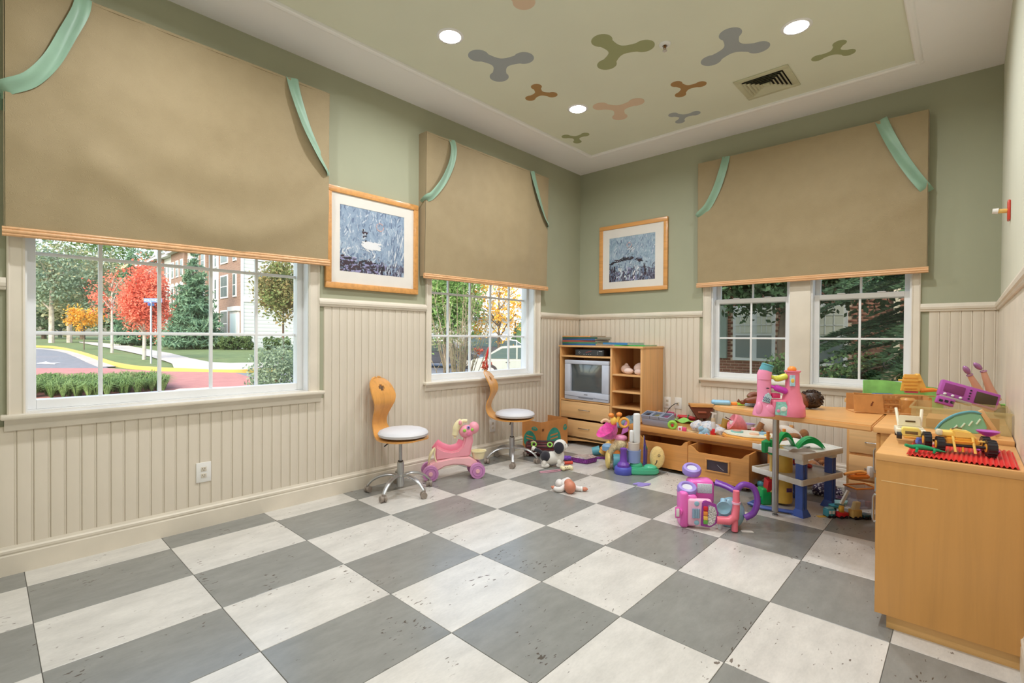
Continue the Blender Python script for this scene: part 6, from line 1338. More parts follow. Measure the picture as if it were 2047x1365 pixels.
LS = pl('slide_green', (134, 196, 160), 0.25)
B().prism([(-46, 2), (-36, 18), (-16, 34), (8, 42), (26, 40), (36, 12), (20, 0), (-10, 4)], 4, 9, 'y', 1.5).build('leaf_panel', LS, t)
B().tube(smooth_path([(-46, 5, 4), (-36, 5, 20), (-16, 5, 36), (8, 5, 44), (26, 5, 42)], 5), 2.4, 8).build('leaf_rim', TEAL, t)
for k in range(4): B().tube([(-18+k*12, 3.4, 8+k*4), (-12+k*12, 3.4, 16+k*5)], 1.6, 6).build('highlight_rib', pl('slide_pale', (214, 232, 206)), t)
B().box((0, 0, 0), (8, 6, 58), 1.5, mtx=Tr(50, 3, -4) @ Ry(rad(-30))).build('tan_rail', pl('rail_tan', (220, 178, 124)), t)
t = T('upturned_doll', 'doll upside down in the bin with legs and mauve shoes up', 'doll', 1998, 840, Z=DZ, rot=-20, dz=0.012)
SHO = mat('shoe_mauve', (170, 120, 170), 0.2, 0.3)
for (p0, p1, p2, s) in (((-10, 30, 30), (-22, 26, 52), (-40, 20, 84), (-46, 18, 94)), ((8, 30, 32), (-4, 28, 58), (-16, 24, 92), (-26, 22, 102))):
    lg = B().tube(smooth_path([p0, p1, p2], 5), [9, 9, 8.5, 8, 7.5, 7, 6.5, 6, 5.5, 5, 4.6], 12).build('leg', SKINL, t); d = V(s)-V(p2)
    B().ell(V(s), (6, 5, 10), 14, 10, rot=V(d).to_track_quat('Z', 'Y').to_matrix().to_4x4()).build('shoe', SHO, lg); B().torus(V(p2), 5, 1, 14, 6, (V(p1)-V(p2)).to_track_quat('Z', 'Y').to_matrix().to_4x4()).build('shoe_strap', SHO, lg)
B().ell((0, 30, 20), (15, 11, 14), 16, 12).build('body', SKINL, t); B().ell((14, 22, 8), (13, 10, 11), 16, 12).jitter(1.6, 0.3).build('dark_hair', CUR, t)
t = T('green_block_toy', 'light green toy block with a pink peg on the bin edge', 'toy block', 2030, 838, Z=DZ, rot=-8, dz=0.06)
B().box((-22, 10, 0), (8, 24, 8), 1.5).build('green_block', pl('block_mint', (150, 214, 104)), t); B().box((-24, 9, -4), (10, 25, 0), 1).build('tan_base', pl('base_tan', (222, 200, 160)), t); B().cyl((8, 20, 0), (8, 20, 20), 3.2, n=12).cyl((8, 20, 18), (8, 20, 23), 6, n=14).build('pink_peg', PKL, t); B().ell((20, 18, 6), (5, 5, 6)).build('lilac_knob', MAU, t)
# ================================================================ OUTSIDE THE WINDOWS
def sstep(a, b, x):
    t = max(0.0, min(1.0, (x-a)/(b-a))); return t*t*(3-2*t)
TA = ([0, 6, 10, 16, 24, 40, 90, 200], [-.3, -.28, -.15, .12, .30, .45, .62, .7]); TB = ([0, 6, 14, 30, 50, 100, 200], [-.35, -.5, -.56, -.25, .1, .5, .7])
def ground(x, y):
    if x > -0.3: return -0.33
    D = -x; w = 1-sstep(0.47, 0.72, (y-CP.y)/(CP.x+D))
    return float(np.interp(D, *TA))*w+float(np.interp(D, *TB))*(1-w)
def hit(px, py, lift=0.0):
    v = ray(px, py); t = 3.0
    while t < 260:
        p = CP+v*t
        if p.x < -0.3 and p.z < ground(p.x, p.y): break
        t *= 1.01
    lo, hi = t/1.01, t
    for _ in range(18):
        m_ = (lo+hi)/2; p = CP+v*m_
        if p.z < ground(p.x, p.y): hi = m_
        else: lo = m_
    p = CP+v*hi; p.z = ground(p.x, p.y)+lift; return p
# ---- ground
def ground_mat(name, c1, c2, c3, sc):
    m = mat(name, c1, 0.95); t = NT(m); v = wpos(t)
    a = t.ramp(t.noise(v, sc, 5, 0.6), [(0.3, c1), (0.7, c2)]); f = t.noise(v, sc*9, 3, 0.7)
    big = t.noise(v, 0.25, 2)
    th = t.math('MULTIPLY', t.math('SUBTRACT', t.math('ADD', f, t.math('MULTIPLY', big, 0.35)), 0.80, True), 12.0, True)
    t.link(t.mix(th, a, (*lin(c3), 1)), bsdf(m).inputs['Base Color']); return m
M_LAWN = ground_mat('lawn_grass', (80, 100, 56), (106, 124, 74), (160, 118, 72), 2.0)
xs = np.concatenate([np.linspace(-170, -40, 30), np.linspace(-38, -0.4, 60), np.linspace(0, 40, 10)]); ysg = np.concatenate([np.linspace(-70, -5, 20), np.linspace(-4, 40, 60), np.linspace(42, 160, 24)])
vv = [(x, y, ground(x, y)-0.03) for x in xs for y in ysg]; ny = len(ysg)
qq = [(i*ny+j, (i+1)*ny+j, (i+1)*ny+j+1, i*ny+j+1) for i in range(len(xs)-1) for j in range(ny-1)]
lw = struct(rawmesh('lawn', vv, qq, M_LAWN)); 
def region(name, m, x0, x1, top, bot, nx=70, ny=8, lift=0.01):
    b = B()
    def f(a, c):
        x = x0+(x1-x0)*a; t_ = np.interp(x, [q[0] for q in top], [q[1] for q in top]); u_ = np.interp(x, [q[0] for q in bot], [q[1] for q in bot])
        return hit(x, t_+(u_-t_)*c, lift)
    b.grid(f, nx, ny); return struct(b.build(name, m, smooth=False))
M_ASPH = ground_mat('asphalt', (104, 108, 112), (122, 126, 130), (188, 160, 140), 6.0); M_PAVE = ground_mat('red_paving', (160, 108, 102), (172, 120, 112), (144, 94, 88), 3.0); M_CONC = ground_mat('sidewalk_concrete', (172, 167, 158), (184, 179, 170), (164, 148, 126), 2.0)
M_GRAV = ground_mat('gravel_strip', (190, 178, 158), (206, 196, 178), (176, 120, 84), 4.0)
region('road', M_ASPH, -160, 216, [(-160, 688), (0, 691), (70, 695), (110, 698), (140, 704), (175, 718), (200, 729), (216, 735)], [(-160, 736), (216, 736)], 60, 8, 0.0)
region('crossing', M_PAVE, -160, 506, [(-160, 736), (190, 736), (215, 736), (260, 739), (330, 742.5), (470, 745), (506, 756)], [(-160, 815), (60, 808), (330, 792), (360, 780), (506, 773)], 90, 8, 0.005)
region('road_side', M_ASPH, 470, 640, [(470, 744.5), (510, 746), (560, 746), (640, 746)], [(470, 746), (506, 772), (640, 775)], 30, 6, 0.0)
region('sidewalk', M_CONC, 158, 560, [(158, 683), (200, 685), (250, 690), (300, 699), (340, 706), (380, 716), (420, 724), (460, 726), (560, 724)], [(158, 684.5), (210, 694), (250, 702), (300, 713), (330, 722), (346, 728), (349, 739), (400, 741.5), (470, 742.5), (500, 739), (560, 730)], 80, 8, 0.012)
region('gravel_bed', M_GRAV, -60, 640, [(-60, 806), (60, 800), (330, 786), (360, 779), (500, 773), (640, 766)], [(-60, 850), (640, 820)], 40, 5, 0.03)
region('parking_lot', M_ASPH, 700, 1100, [(700, 690), (850, 690), (1100, 690)], [(700, 790), (1100, 790)], 40, 10, 0.0)
# painted arrow on the road
ap = [(72, 727), (92, 723), (100, 725.5), (122, 725.7), (108, 727.3), (110, 729), (95, 728.5)]
o = B().faces([hit(x, y, 0.012) for x, y in ap], [tuple(range(len(ap)))]).build('road_arrow', mat('road_paint', (226, 224, 220), 0.7), None, smooth=False); struct(o)
# kerbs
def kerb(name, pts, m, w, h, label):
    P_ = smooth_path([hit(x, y) for x, y in pts], 6); b = B()
    def f(a, c):
        i = min(len(P_)-2, int(a*(len(P_)-1))); q = P_[i].lerp(P_[i+1], a*(len(P_)-1)-i); d = (P_[i+1]-P_[i]); n_ = V((-d.y, d.x, 0)).normalized()
        o = (-w/2, -0.1), (-w/2, h), (w/2, h), (w/2, -0.1); s = o[int(round(c*3))]
        return q+n_*s[0]+V((0, 0, s[1]))
    b.grid(f, len(P_)*2, 3); return struct(b.build(name, m))
M_YK = mat('kerb_yellow', (196, 166, 84), 0.8, var=0.06, vs_=1.5); M_CK = mat('kerb_concrete', (168, 162, 154), 0.85, var=0.05, vs_=2)
kerb('kerb_yellow', [(-60, 690), (20, 691.5), (70, 693), (100, 694), (125, 697.5), (150, 703.5), (175, 711), (200, 720), (225, 728), (260, 734.5), (300, 738), (340, 740), (420, 743), (480, 743.5), (520, 741), (560, 741)], M_YK, 0.17, 0.08, '')
kerb('kerb_gutter', [(70, 696), (110, 699), (140, 704.5), (165, 713), (190, 724), (215, 733.5)], M_CK, 0.45, 0.01, '')

# ---- foliage generator
def leaves(name, parent, m, blobs, n, size, seed=0, shell=0.55, long=1.0, droop=0.0):
    """many small leaf quads gathered in clumps around ellipsoid blobs [(centre, radii, weight)]"""
    r = np.random.RandomState(seed); vs_, k = [], 0
    wt = np.array([b[2] if len(b) > 2 else b[1][0]*b[1][1]*b[1][2] for b in blobs], float); wt /= wt.sum(); C_ = []
    for (c, rad_, *_), w in zip(blobs, wt):
        m_ = max(8, int(n*w)); nc = max(5, m_//34)
        d = r.normal(size=(nc, 3)); d /= np.linalg.norm(d, axis=1)[:, None]; cc = d*(shell+(1-shell)*r.rand(nc, 1)**0.7)
        idx = r.randint(nc, size=m_); p = cc[idx]+r.normal(size=(m_, 3))*0.16
        C_.append(p*np.array(rad_)+np.array(c))
    p = np.concatenate(C_); N = len(p)
    a = r.normal(size=(N, 3)); a[:, 2] -= droop; a /= np.linalg.norm(a, axis=1)[:, None]; b = r.normal(size=(N, 3)); b -= a*(a*b).sum(1)[:, None]; b /= np.linalg.norm(b, axis=1)[:, None]
    s = size*(0.6+0.8*r.rand(N, 1)); a = a*s*long; b = b*s/ (long**0.5)*0.6
    q = np.stack([p-a, p+b*0.9, p+a, p-b*0.9], 1).reshape(-1, 3)
    o = rawmesh(name, q, np.arange(N*4).reshape(-1, 4), m, parent); o['kind'] = 'stuff'; return o
def leaf_mat(name, c1, c2, sc=1.2):
    if name in MATS: return MATS[name]
    m = mat(name, c1, 0.7, spec=0.2); t = NT(m); v = wpos(t); f = t.noise(v, sc, 3); g = t.noise(v, sc*14, 2)
    t.link(t.ramp(t.math('ADD', t.math('MULTIPLY', f, 0.5), t.math('MULTIPLY', g, 0.5)), [(0.36, c1), (0.64, c2)]), bsdf(m).inputs['Base Color'])
    b = bsdf(m); o = m.node_tree.nodes['Material Output']; tl = t.new('ShaderNodeBsdfTranslucent'); mx = t.new('ShaderNodeMixShader'); mx.inputs[0].default_value = 0.3
    t.link(b.inputs['Base Color'].links[0].from_socket, tl.inputs['Color']); t.link(b.outputs[0], mx.inputs[1]); t.link(tl.outputs[0], mx.inputs[2]); t.link(mx.outputs[0], o.inputs['Surface']); return m
BARK = mat('bark_grey', (176, 168, 156), 0.9, var=0.15, vs_=4); BARKD = mat('bark_dark', (96, 84, 72), 0.9, var=0.2, vs_=4)
def tree(name, label, cat, base, H, crown, m, n, size, bark, tr=0.09, lean=0.0, seed=0, grp=None, kind='round', clear=0.3, long=1.0, shell=0.55):
    t = thing(name, label, cat, base, 0, grp); rr = random.Random(seed)
    top = V((lean*H, 0, H*0.85)); b = B().tube([V((0, 0, -0.3)), V((lean*H*0.3, 0, H*0.3)), top], [tr, tr*0.8, tr*0.25], 8)
    for k in range(7):
        a = rr.uniform(0, 2*pi); z0 = H*(clear+rr.uniform(0, 0.35)); s = V((lean*z0, 0, z0)); e = s+V((cos(a)*crown[0]*0.75, sin(a)*crown[1]*0.75, H*rr.uniform(0.1, 0.25)))
        b.tube([s, s.lerp(e, 0.5)+V((0, 0, 0.1*H*0.3)), e], [tr*0.5, tr*0.3, tr*0.1], 6)
    b.build('trunk', bark, t)
    cz = H*(clear+1)/2; hz = H*(1-clear)/2
    if kind == 'round':
        bl = [((lean*cz, 0, cz), (crown[0], crown[1], hz))]
        for k in range(6):
            a = 2*pi*k/6+rr.random(); bl.append(((lean*cz+cos(a)*crown[0]*0.55, sin(a)*crown[1]*0.55, cz+rr.uniform(-0.35, 0.35)*hz), (crown[0]*0.5, crown[1]*0.5, hz*0.5)))
    else:
        bl = []
        for k in range(12):
            q = k/11; z = H*(clear*0.6+(1-clear*0.6)*q); w = (1-q)**0.85
            bl.append(((0, 0, z), (crown[0]*w+0.08, crown[1]*w+0.08, H*0.07)))
    leaves('foliage', t, m, bl, n, size, seed, shell, long, 0.6 if kind == 'cone' else 0)
    return t
L_RED = leaf_mat('leaves_red', (204, 92, 74), (240, 150, 124)); L_YEL = leaf_mat('leaves_yellow', (206, 150, 52), (240, 190, 92)); L_GRN = leaf_mat('leaves_green', (78, 104, 60), (126, 150, 92)); L_DGR = leaf_mat('leaves_dark_green', (104, 126, 106), (154, 172, 146)); L_OLV = leaf_mat('leaves_olive', (126, 136, 104), (172, 170, 136), 0.6)
L_FIR = leaf_mat('needles_fir', (84, 120, 94), (134, 164, 134)); L_MIX = leaf_mat('leaves_turning', (100, 134, 80), (164, 136, 98), 0.9); L_HDG = leaf_mat('leaves_hedge', (72, 96, 58), (114, 136, 88)); L_LIM = leaf_mat('leaves_bright_green', (84, 124, 64), (142, 172, 104))
g3 = 'trees along the street'
p = hit(288, 717); tree('red_maple', 'bright red maple tree behind the street sign', 'tree', p, 3.95, (0.82, 0.82), L_RED, 12000, 0.052, BARK, 0.075, 0.06, 1, g3, clear=0.26, shell=0.35)
p = hit(224, 704); tree('birch_tree', 'slender pale birch with sparse red leaves beside the red maple', 'tree', p, 4.1, (1.0, 1.0), L_RED, 1100, 0.055, BARK, 0.07, -0.02, 2, g3, clear=0.42)
p = hit(168, 698); tree('yellow_tree', 'small golden yellow young tree on the far lawn', 'tree', p, 2.7, (0.75, 0.75), L_YEL, 1800, 0.06, BARKD, 0.03, 0, 3, g3, clear=0.36)
p = hit(139, 684); tree('pale_trunk_tree', 'olive green tree with a leaning pale trunk past the road bend', 'tree', p, 9.0, (3.6, 3.6), L_OLV, 5000, 0.13, BARK, 0.22, -0.05, 4, g3, clear=0.34)
p = hit(103, 684.5); tree('pale_trunk_tree', 'grey green tree with an upright pale trunk past the road bend', 'tree', p, 8.2, (3.2, 3.2), L_DGR, 4500, 0.13, BARK, 0.22, 0.0, 5, g3, clear=0.34)
for k, (px, D, H, w, m_, lab) in enumerate(((60, 78, 13.0, 6.5, L_MIX, 'russet tinted woodland tree beside the tallest tree on the horizon'), (120, 90, 19.0, 9.0, L_DGR, 'tallest blue green woodland tree on the horizon'), (200, 84, 21.0, 8.5, L_GRN, 'broad green woodland tree behind the birch'), (262, 96, 21.0, 8.5, L_DGR, 'dark green woodland tree near the townhouse roof end'), (0, 82, 10.0, 7.0, L_OLV, 'low olive woodland tree at the road end'), (165, 66, 8.5, 5.0, L_OLV, 'olive understorey tree behind the golden tree'), (235, 64, 7.5, 5.0, L_DGR, 'dark understorey tree behind the red maple'), (88, 68, 6.0, 6.0, L_DGR, 'dark understorey tree behind the pale trunks'), (-90, 75, 14.0, 9.0, L_GRN, 'green woodland tree beyond the window frame'))):
    p = PX(px, 676, D=D); p.z = ground(p.x, p.y); tree('woodland_tree', lab, 'tree', p, H, (w*0.8, w*0.8), m_, 3600, 0.27, BARKD, 0.3, 0, 20+k, 'woodland trees', clear=0.12)
p = PX(386, 692, D=31.5); p.z = ground(p.x, p.y); tree('conifer', 'tall green conifer standing in front of the townhouses', 'tree', p, 6.4, (1.6, 1.6), L_FIR, 15000, 0.10, BARKD, 0.10, 0, 6, g3, 'cone', 0.12, 1.8, 0.3)
p = PX(262, 690, D=36); p.z = ground(p.x, p.y); tree('conifer', 'narrow conifer half hidden behind the red maple', 'tree', p, 7.6, (1.0, 1.0), L_FIR, 6000, 0.10, BARKD, 0.10, 0, 7, g3, 'cone', 0.12, 1.8, 0.3)
p = PX(566, 700, D=17.5); p.z = ground(p.x, p.y); tree('turning_tree', 'green tree turning russet beside the white siding wall', 'tree', p, 4.0, (0.92, 0.92), L_MIX, 8000, 0.055, BARKD, 0.05, 0, 8, g3, clear=0.42, shell=0.3)
def bush(name, label, base, r, m, n, size, seed, cat='shrub', grp=None, box=False, long=1.0):
    t = thing(name, label, cat, base, 0, grp)
    bl = [((0, 0, r[2]*0.9), r)] if not box else [((q*r[0]*0.8, 0, r[2]), (r[0]*0.3, r[1], r[2]*0.95)) for q in (-1, -0.5, 0, 0.5, 1)]
    leaves('foliage', t, m, bl, n, size, seed, 0.6 if box else 0.4, long); B().tube([(0, 0, -0.2), (0, 0, r[2])], 0.04, 6).build('stem', BARKD, t); return t
for k, (x0, x1, yb, h, lab) in enumerate(((388, 447, 697, 0.62, 'clipped hedge in front of the conifer'), (443, 505, 698, 0.66, 'clipped hedge below the brick townhouse door'), (528, 578, 698, 0.62, 'clipped hedge by the white siding wall'), (318, 392, 693, 0.68, 'long clipped hedge left of the conifer'), (240, 322, 690, 0.66, 'clipped hedge behind the street sign'))):
    a, c = hit(x0, yb), hit(x1, yb); t = bush('hedge', lab, (a+c)/2, ((c-a).length/2, 0.55, h*0.62), L_HDG, 6500, 0.06, 40+k, 'hedge', 'clipped hedges', True); d = c-a; t.rotation_euler = (0, 0, math.atan2(d.y, d.x))
p = PX(553, 770, D=9.6); p.z = ground(p.x, p.y); bush('holly_bush', 'dark glossy holly bush close to the street window', p, (0.50, 0.5, 0.72), L_DGR, 5200, 0.030, 50)
p = PX(520, 775, D=9.4); p.z = ground(p.x, p.y); bush('low_shrub', 'low russet shrub at the foot of the holly bush', p, (0.25, 0.25, 0.16), L_MIX, 700, 0.03, 51)
# liriope border: grass blades in clumps
t = thing('grass_border', 'arching green liriope grass border along the red paving', 'grass', hit(190, 795)); r = np.random.RandomState(5); vs_ = []; o_ = np.array(t.location)
for k in range(150):
    x = r.uniform(40, 332); y = np.interp(x, [40, 200, 330], [797, 795, 783])-r.uniform(0, 1)*np.interp(x, [40, 300, 332], [26, 22, 6]); c = np.array(hit(x, y))
    n = 46; az = r.rand(n)*2*pi; L = 0.20+0.18*r.rand(n); w = 0.007
    for a, l in zip(az, L):
        d = np.array([cos(a), sin(a), 0]); s = np.array([-sin(a), cos(a), 0])*w; p0 = c+d*0.02*r.rand(); p1 = p0+d*l*0.35+np.array([0, 0, l*0.95]); p2 = p0+d*l*0.95+np.array([0, 0, l*0.8])
        vs_ += [p0-s, p0+s, p1+s, p1-s, p1-s, p1+s, p2+s*0.3, p2-s*0.3]
vs_ = np.array(vs_)-o_; o = rawmesh('grass_blades', vs_, np.arange(len(vs_)).reshape(-1, 4), leaf_mat('leaves_liriope', (84, 116, 60), (142, 166, 108), 2), t); o['kind'] = 'stuff'
# ---- street sign
p = hit(302, 725); k_ = (p-CP).dot(CD)/FPX
t = thing('street_sign', 'blue street name sign on a slim grey post', 'street sign', p, RZ0)
zt_ = (725-601)*k_
B().cyl((0, 0, -0.1), (0, 0, zt_-0.06), 0.035, n=12).build('sign_post', mat('galvanised', (164, 168, 170), 0.5, 0.5), t); SB = mat('sign_blue', (84, 120, 186), 0.5); B().box((-0.27, -0.012, zt_-0.07), (0.42, 0.012, zt_+0.09), 0.01).build('sign_blade', SB, t); B().box((-0.012, -0.16, zt_-0.2), (0.012, 0.16, zt_-0.09), 0.01).build('cross_blade', SB, t)
def text(parent, s, size, mtx, m, ext=0.001):
    cu = bpy.data.curves.new('lettering', 'FONT'); cu.body = s; cu.size = size; cu.extrude = ext; cu.align_x = 'CENTER'; cu.align_y = 'CENTER'
    tmp = bpy.data.objects.new('tmp', cu); COL.objects.link(tmp); bpy.context.view_layer.update(); me = bpy.data.meshes.new_from_object(tmp.evaluated_get(bpy.context.evaluated_depsgraph_get())); bpy.data.objects.remove(tmp); bpy.data.curves.remove(cu)
    me.materials.clear(); me.materials.append(m); o = bpy.data.objects.new('lettering', me); COL.objects.link(o); o.parent = parent; o.matrix_local = mtx; return o
text(t, 'HOLLYHOCK', 0.115, Tr(0.075, -0.0135, zt_+0.01) @ Rx(pi/2), mat('sign_letter', (232, 236, 240), 0.5))

# ---- townhouse row: facade faces -Y, end wall faces +X
def brick_mat(name, c1, c2, mo, sc, rot=(pi/2, 0, 0)):
    m = mat(name, c1, 0.9); t = NT(m); bt = t.new('ShaderNodeTexBrick'); bt.inputs['Color1'].default_value = (*lin(c1), 1); bt.inputs['Color2'].default_value = (*lin(c2), 1); bt.inputs['Mortar'].default_value = (*lin(mo), 1)
    bt.inputs['Scale'].default_value = sc; bt.inputs['Brick Width'].default_value = 0.6; bt.inputs['Row Height'].default_value = 0.2; bt.inputs['Mortar Size'].default_value = 0.02
    g = t.new('ShaderNodeNewGeometry'); mp = t.new('ShaderNodeMapping'); mp.inputs['Rotation'].default_value = rot; t.link(g.outputs['Position'], mp.inputs['Vector']); t.link(mp.outputs['Vector'], bt.inputs['Vector']); t.link(bt.outputs['Color'], bsdf(m).inputs['Base Color']); return m
M_BRK = brick_mat('townhouse_brick', (118, 92, 78), (134, 106, 90), (150, 136, 124), 2.6, (-pi/2, 0, 0))
M_SID = mat('white_siding', (220, 226, 222), 0.7); _t = NT(M_SID); _w = _t.new('ShaderNodeTexWave', wave_type='BANDS', bands_direction='Z', wave_profile='SAW'); _w.inputs['Scale'].default_value = 1.25; _t.link(wpos(_t), _w.inputs['Vector']); _t.link(_t.ramp(_w.outputs['Fac'], [(0.0, (140, 147, 146)), (0.18, (178, 184, 181)), (1.0, (190, 194, 191))]), bsdf(M_SID).inputs['Base Color'])
M_WF = mat('house_trim_white', (204, 206, 206), 0.6); M_PANE = mat('house_window_dark', (96, 108, 112), 0.15, spec=0.8); M_ROOFT = mat('roof_fascia_tan', (222, 184, 140), 0.7); M_DOORW = mat('house_door', (186, 206, 210), 0.5)
FY = 12.2; Z0h = 0.2
def fx(px): return PX(px, 690, Y=FY).x
def win(par, x0, x1, z0, z1, y, rows=2, arch_=False, cols=1, pm=None):
    f = B().box((x0-0.07, y-0.06, z0-0.07), (x1+0.07, y+0.02, z1+0.07)).build('window', M_WF, par, smooth=False)
    for r_ in range(rows):
        for c_ in range(cols):
            a, b_ = z0+(z1-z0)*r_/rows+0.03, z0+(z1-z0)*(r_+1)/rows-0.03; c0, c1 = x0+(x1-x0)*c_/cols+0.02, x0+(x1-x0)*(c_+1)/cols-0.02
            B().box((c0, y-0.07, a), (c1, y-0.05, b_)).build('pane', pm or M_PANE, f, smooth=False)
    if arch_: B().prism([(x0-0.15, z1+0.1)]+[(x0-0.15+(x1-x0+0.3)*k/8, z1+0.14+0.28*sin(pi*k/8)) for k in range(9)]+[(x1+0.15, z1+0.1)], y-0.10, y, 'y').build('window_arch', M_WF, f, smooth=False)
segs = [(481, 437, 'b', 0.0), (437, 413, 's', 0.25), (413, 388, 'b', 0.0), (388, 368, 's', 0.25), (368, 342, 'b', 0.0), (342, 322, 's', 0.25), (322, 296, 'b', 0.0), (296, 280, 's', 0.25), (280, 250, 'b', 0.0)]
th_lab = ['brick-fronted end townhouse with white panelled door', 'white-sided townhouse bay beside the end townhouse', 'brick townhouse half hidden by the conifer', 'white-sided townhouse bay behind the conifer', 'brick townhouse with white arched window heads', 'white-sided townhouse bay behind the street sign', 'brick townhouse behind the red maple', 'white-sided townhouse bay at the far row end', 'brick townhouse at the far row end under the tan gable']
FLZ = ((1.2, 2.95), (3.95, 5.45), (6.4, 7.75))
for k, (a, c, kd, off) in enumerate(segs):
    x1, x0 = fx(a), fx(c); y0 = FY+off
    t = thing('townhouse', th_lab[k], 'building', ((x0+x1)/2, y0, Z0h), group='row of townhouses')
    B().box((x0, y0, Z0h-1), (x1, FY+9, 8.6)).build('front_wall', M_BRK if kd == 'b' else M_SID, t, smooth=False)
    B().box((x0-0.05, y0-0.45, 8.55), (x1+0.05, y0+0.1, 8.85)).build('cornice', M_WF, t, smooth=False)
    B().prism([(y0-0.5, 8.8), (FY+4.5, 11.5), (FY+9.5, 8.8)], x0, x1, 'x').build('roof', mat('roof_shingle', (120, 112, 106), 0.9), t, smooth=False)
    w = x1-x0
    for f_, (z0, z1) in enumerate(FLZ):
        if k == 0:
            win(t, x0+w*0.14, x0+w*0.44, z0, z1, y0, 2, False, 2)
            if f_ > 0: win(t, x0+w*0.70, x0+w*0.82, z0, z1, y0)
        else:
            n_ = 3 if kd == 's' or k > 3 else 2
            if f_ == 0 and kd == 'b': n_ = 2
            for q in range(n_): win(t, x0+w*(q+0.28)/n_, x0+w*(q+0.72)/n_, z0, z1, y0, 2, kd == 'b' and f_ == 1)
    if kd == 'b':
        d0, d1 = (x0+w*0.66, x0+w*0.92) if k == 0 else (x0+w*0.70, x0+w*0.95)
        B().box((d0-0.18, y0-0.14, Z0h), (d1+0.18, y0+0.02, 3.0)).box((d0-0.3, y0-0.25, 2.9), (d1+0.3, y0, 3.2)).build('door_surround', M_WF, t, smooth=False); B().box((d0+0.05, y0-0.16, Z0h+0.1), (d1-0.05, y0-0.13, 2.7)).build('door', M_DOORW, t, smooth=False)
    if k == 8: B().box((x0-0.6, y0-0.9, 8.75), (x1, y0-0.4, 9.05)).build('fascia', M_ROOFT, t, smooth=False)
    fin(t)
xe = fx(481)
t = thing('siding_end_wall', 'white horizontal siding end wall of the townhouse row', 'wall', (xe, FY+4, Z0h))
B().box((xe, FY, Z0h-1), (xe+0.12, FY+9, 8.7)).build('siding', M_SID, t, smooth=False); B().box((xe+0.1, FY-0.02, Z0h-1), (xe+0.16, FY+0.14, 8.7)).build('corner_board', M_WF, t, smooth=False); B().box((xe+0.1, FY+0.1, 3.5), (xe+0.18, FY+9, 3.85)).build('belt_board', M_WF, t, smooth=False)
for z0, z1 in FLZ[1:]:
    f = B().box((xe+0.1, FY+0.75, z0-0.07), (xe+0.18, FY+1.75, z1+0.07)).build('window', M_WF, t, smooth=False)
    for r_ in range(2): B().box((xe+0.17, FY+0.83, z0+(z1-z0)*r_/2+0.03), (xe+0.19, FY+1.67, z0+(z1-z0)*(r_+1)/2-0.03)).build('pane', M_PANE, f, smooth=False)
fin(t)

# ---- parking lot seen through the second street window
def car(label, px, py, D, body, heading, L=4.6, Hc=1.45, W_=1.78, kind='sedan', zb=None, grp='parked cars'):
    p = PX(px, py, D=D)
    if zb is None: p.z = ground(p.x, p.y)
    t = thing('parked_car', label, 'car', p, RZ0+rad(heading), grp)
    h = L/2; zh = Hc*0.60
    if kind == 'sedan': roof = [(-h*0.78, zh), (-h*0.42, Hc*0.97), (-h*0.05, Hc), (h*0.18, Hc*0.96), (h*0.52, zh)]
    else: roof = [(-h*0.95, zh), (-h*0.86, Hc*0.97), (0, Hc), (h*0.22, Hc*0.97), (h*0.55, zh)]
    low = [(-h, 0.28), (-h*0.99, zh*0.85), (-h*0.92, zh*1.0)]; fr = [(h*0.6, zh*0.97), (h*0.93, zh*0.80), (h, zh*0.6), (h*0.99, 0.26)]
    B().prism(low+[(-h*0.78, zh)]+[(h*0.52, zh)]+fr, 0, W_, 'y', 0.05).build('body', body, t)
    c = B().prism(roof, 0.10, W_-0.10, 'y', 0.05); c.build('cabin', body, t)
    gl = mat('car_glass', (70, 88, 88), 0.08, spec=0.9); q = [(x*0.93, zh+0.02+(z-zh)*0.82) for x, z in roof]
    B().prism(q, 0.085, 0.11, 'y').build('side_glass', gl, t, smooth=False); 
    for x in (-h*0.12, h*0.22): B().box((x-0.03, 0.075, zh), (x+0.03, 0.115, Hc*0.96)).build('pillar', body, t)
    B().faces([(q[0][0]-0.12, 0.2, zh+0.06), (q[0][0]-0.12, W_-0.2, zh+0.06), (q[1][0]-0.06, W_-0.28, q[1][1]), (q[1][0]-0.06, 0.28, q[1][1])], [(0, 1, 2, 3)]).build('rear_glass', gl, t, smooth=False)
    for x in (-h*0.60, h*0.62): B().cyl((x, W_-0.2, 0.31), (x, W_+0.02, 0.31), 0.31, n=20).build('wheel', BLACK, t); w = B().cyl((x, -0.02, 0.31), (x, 0.2, 0.31), 0.31, n=20).build('wheel', BLACK, t); B().cyl((x, -0.03, 0.31), (x, 0.0, 0.31), 0.19, n=16).build('hub_cap', M_ALU, w)
    for x in (-h*0.28, h*0.12): B().box((x-0.09, -0.015, zh*0.82), (x+0.09, 0.01, zh*0.82+0.035)).build('door_handle', M_BLK, t)
    B().box((-h-0.01, 0.1, zh*0.62), (-h*0.93, 0.45, zh*0.8), 0.02).build('tail_lamp', RED, t)
    return t
P_SIL = mat('car_silver', (160, 168, 164), 0.3, 0.35); P_WHT = mat('car_white', (206, 208, 210), 0.3); P_NVY = mat('car_navy', (52, 60, 78), 0.25); P_CHR = mat('car_charcoal', (74, 76, 80), 0.3); P_TAN = mat('car_greige', (150, 150, 156), 0.3, 0.2)
car('silver sedan parked nearest the second street window', 1046, 716, 20.5, P_SIL, -6, 4.6, 1.42); car('white sedan parked across the lot behind the silver sedan', 1022, 690, 42, P_WHT, 4, 4.4, 1.4)
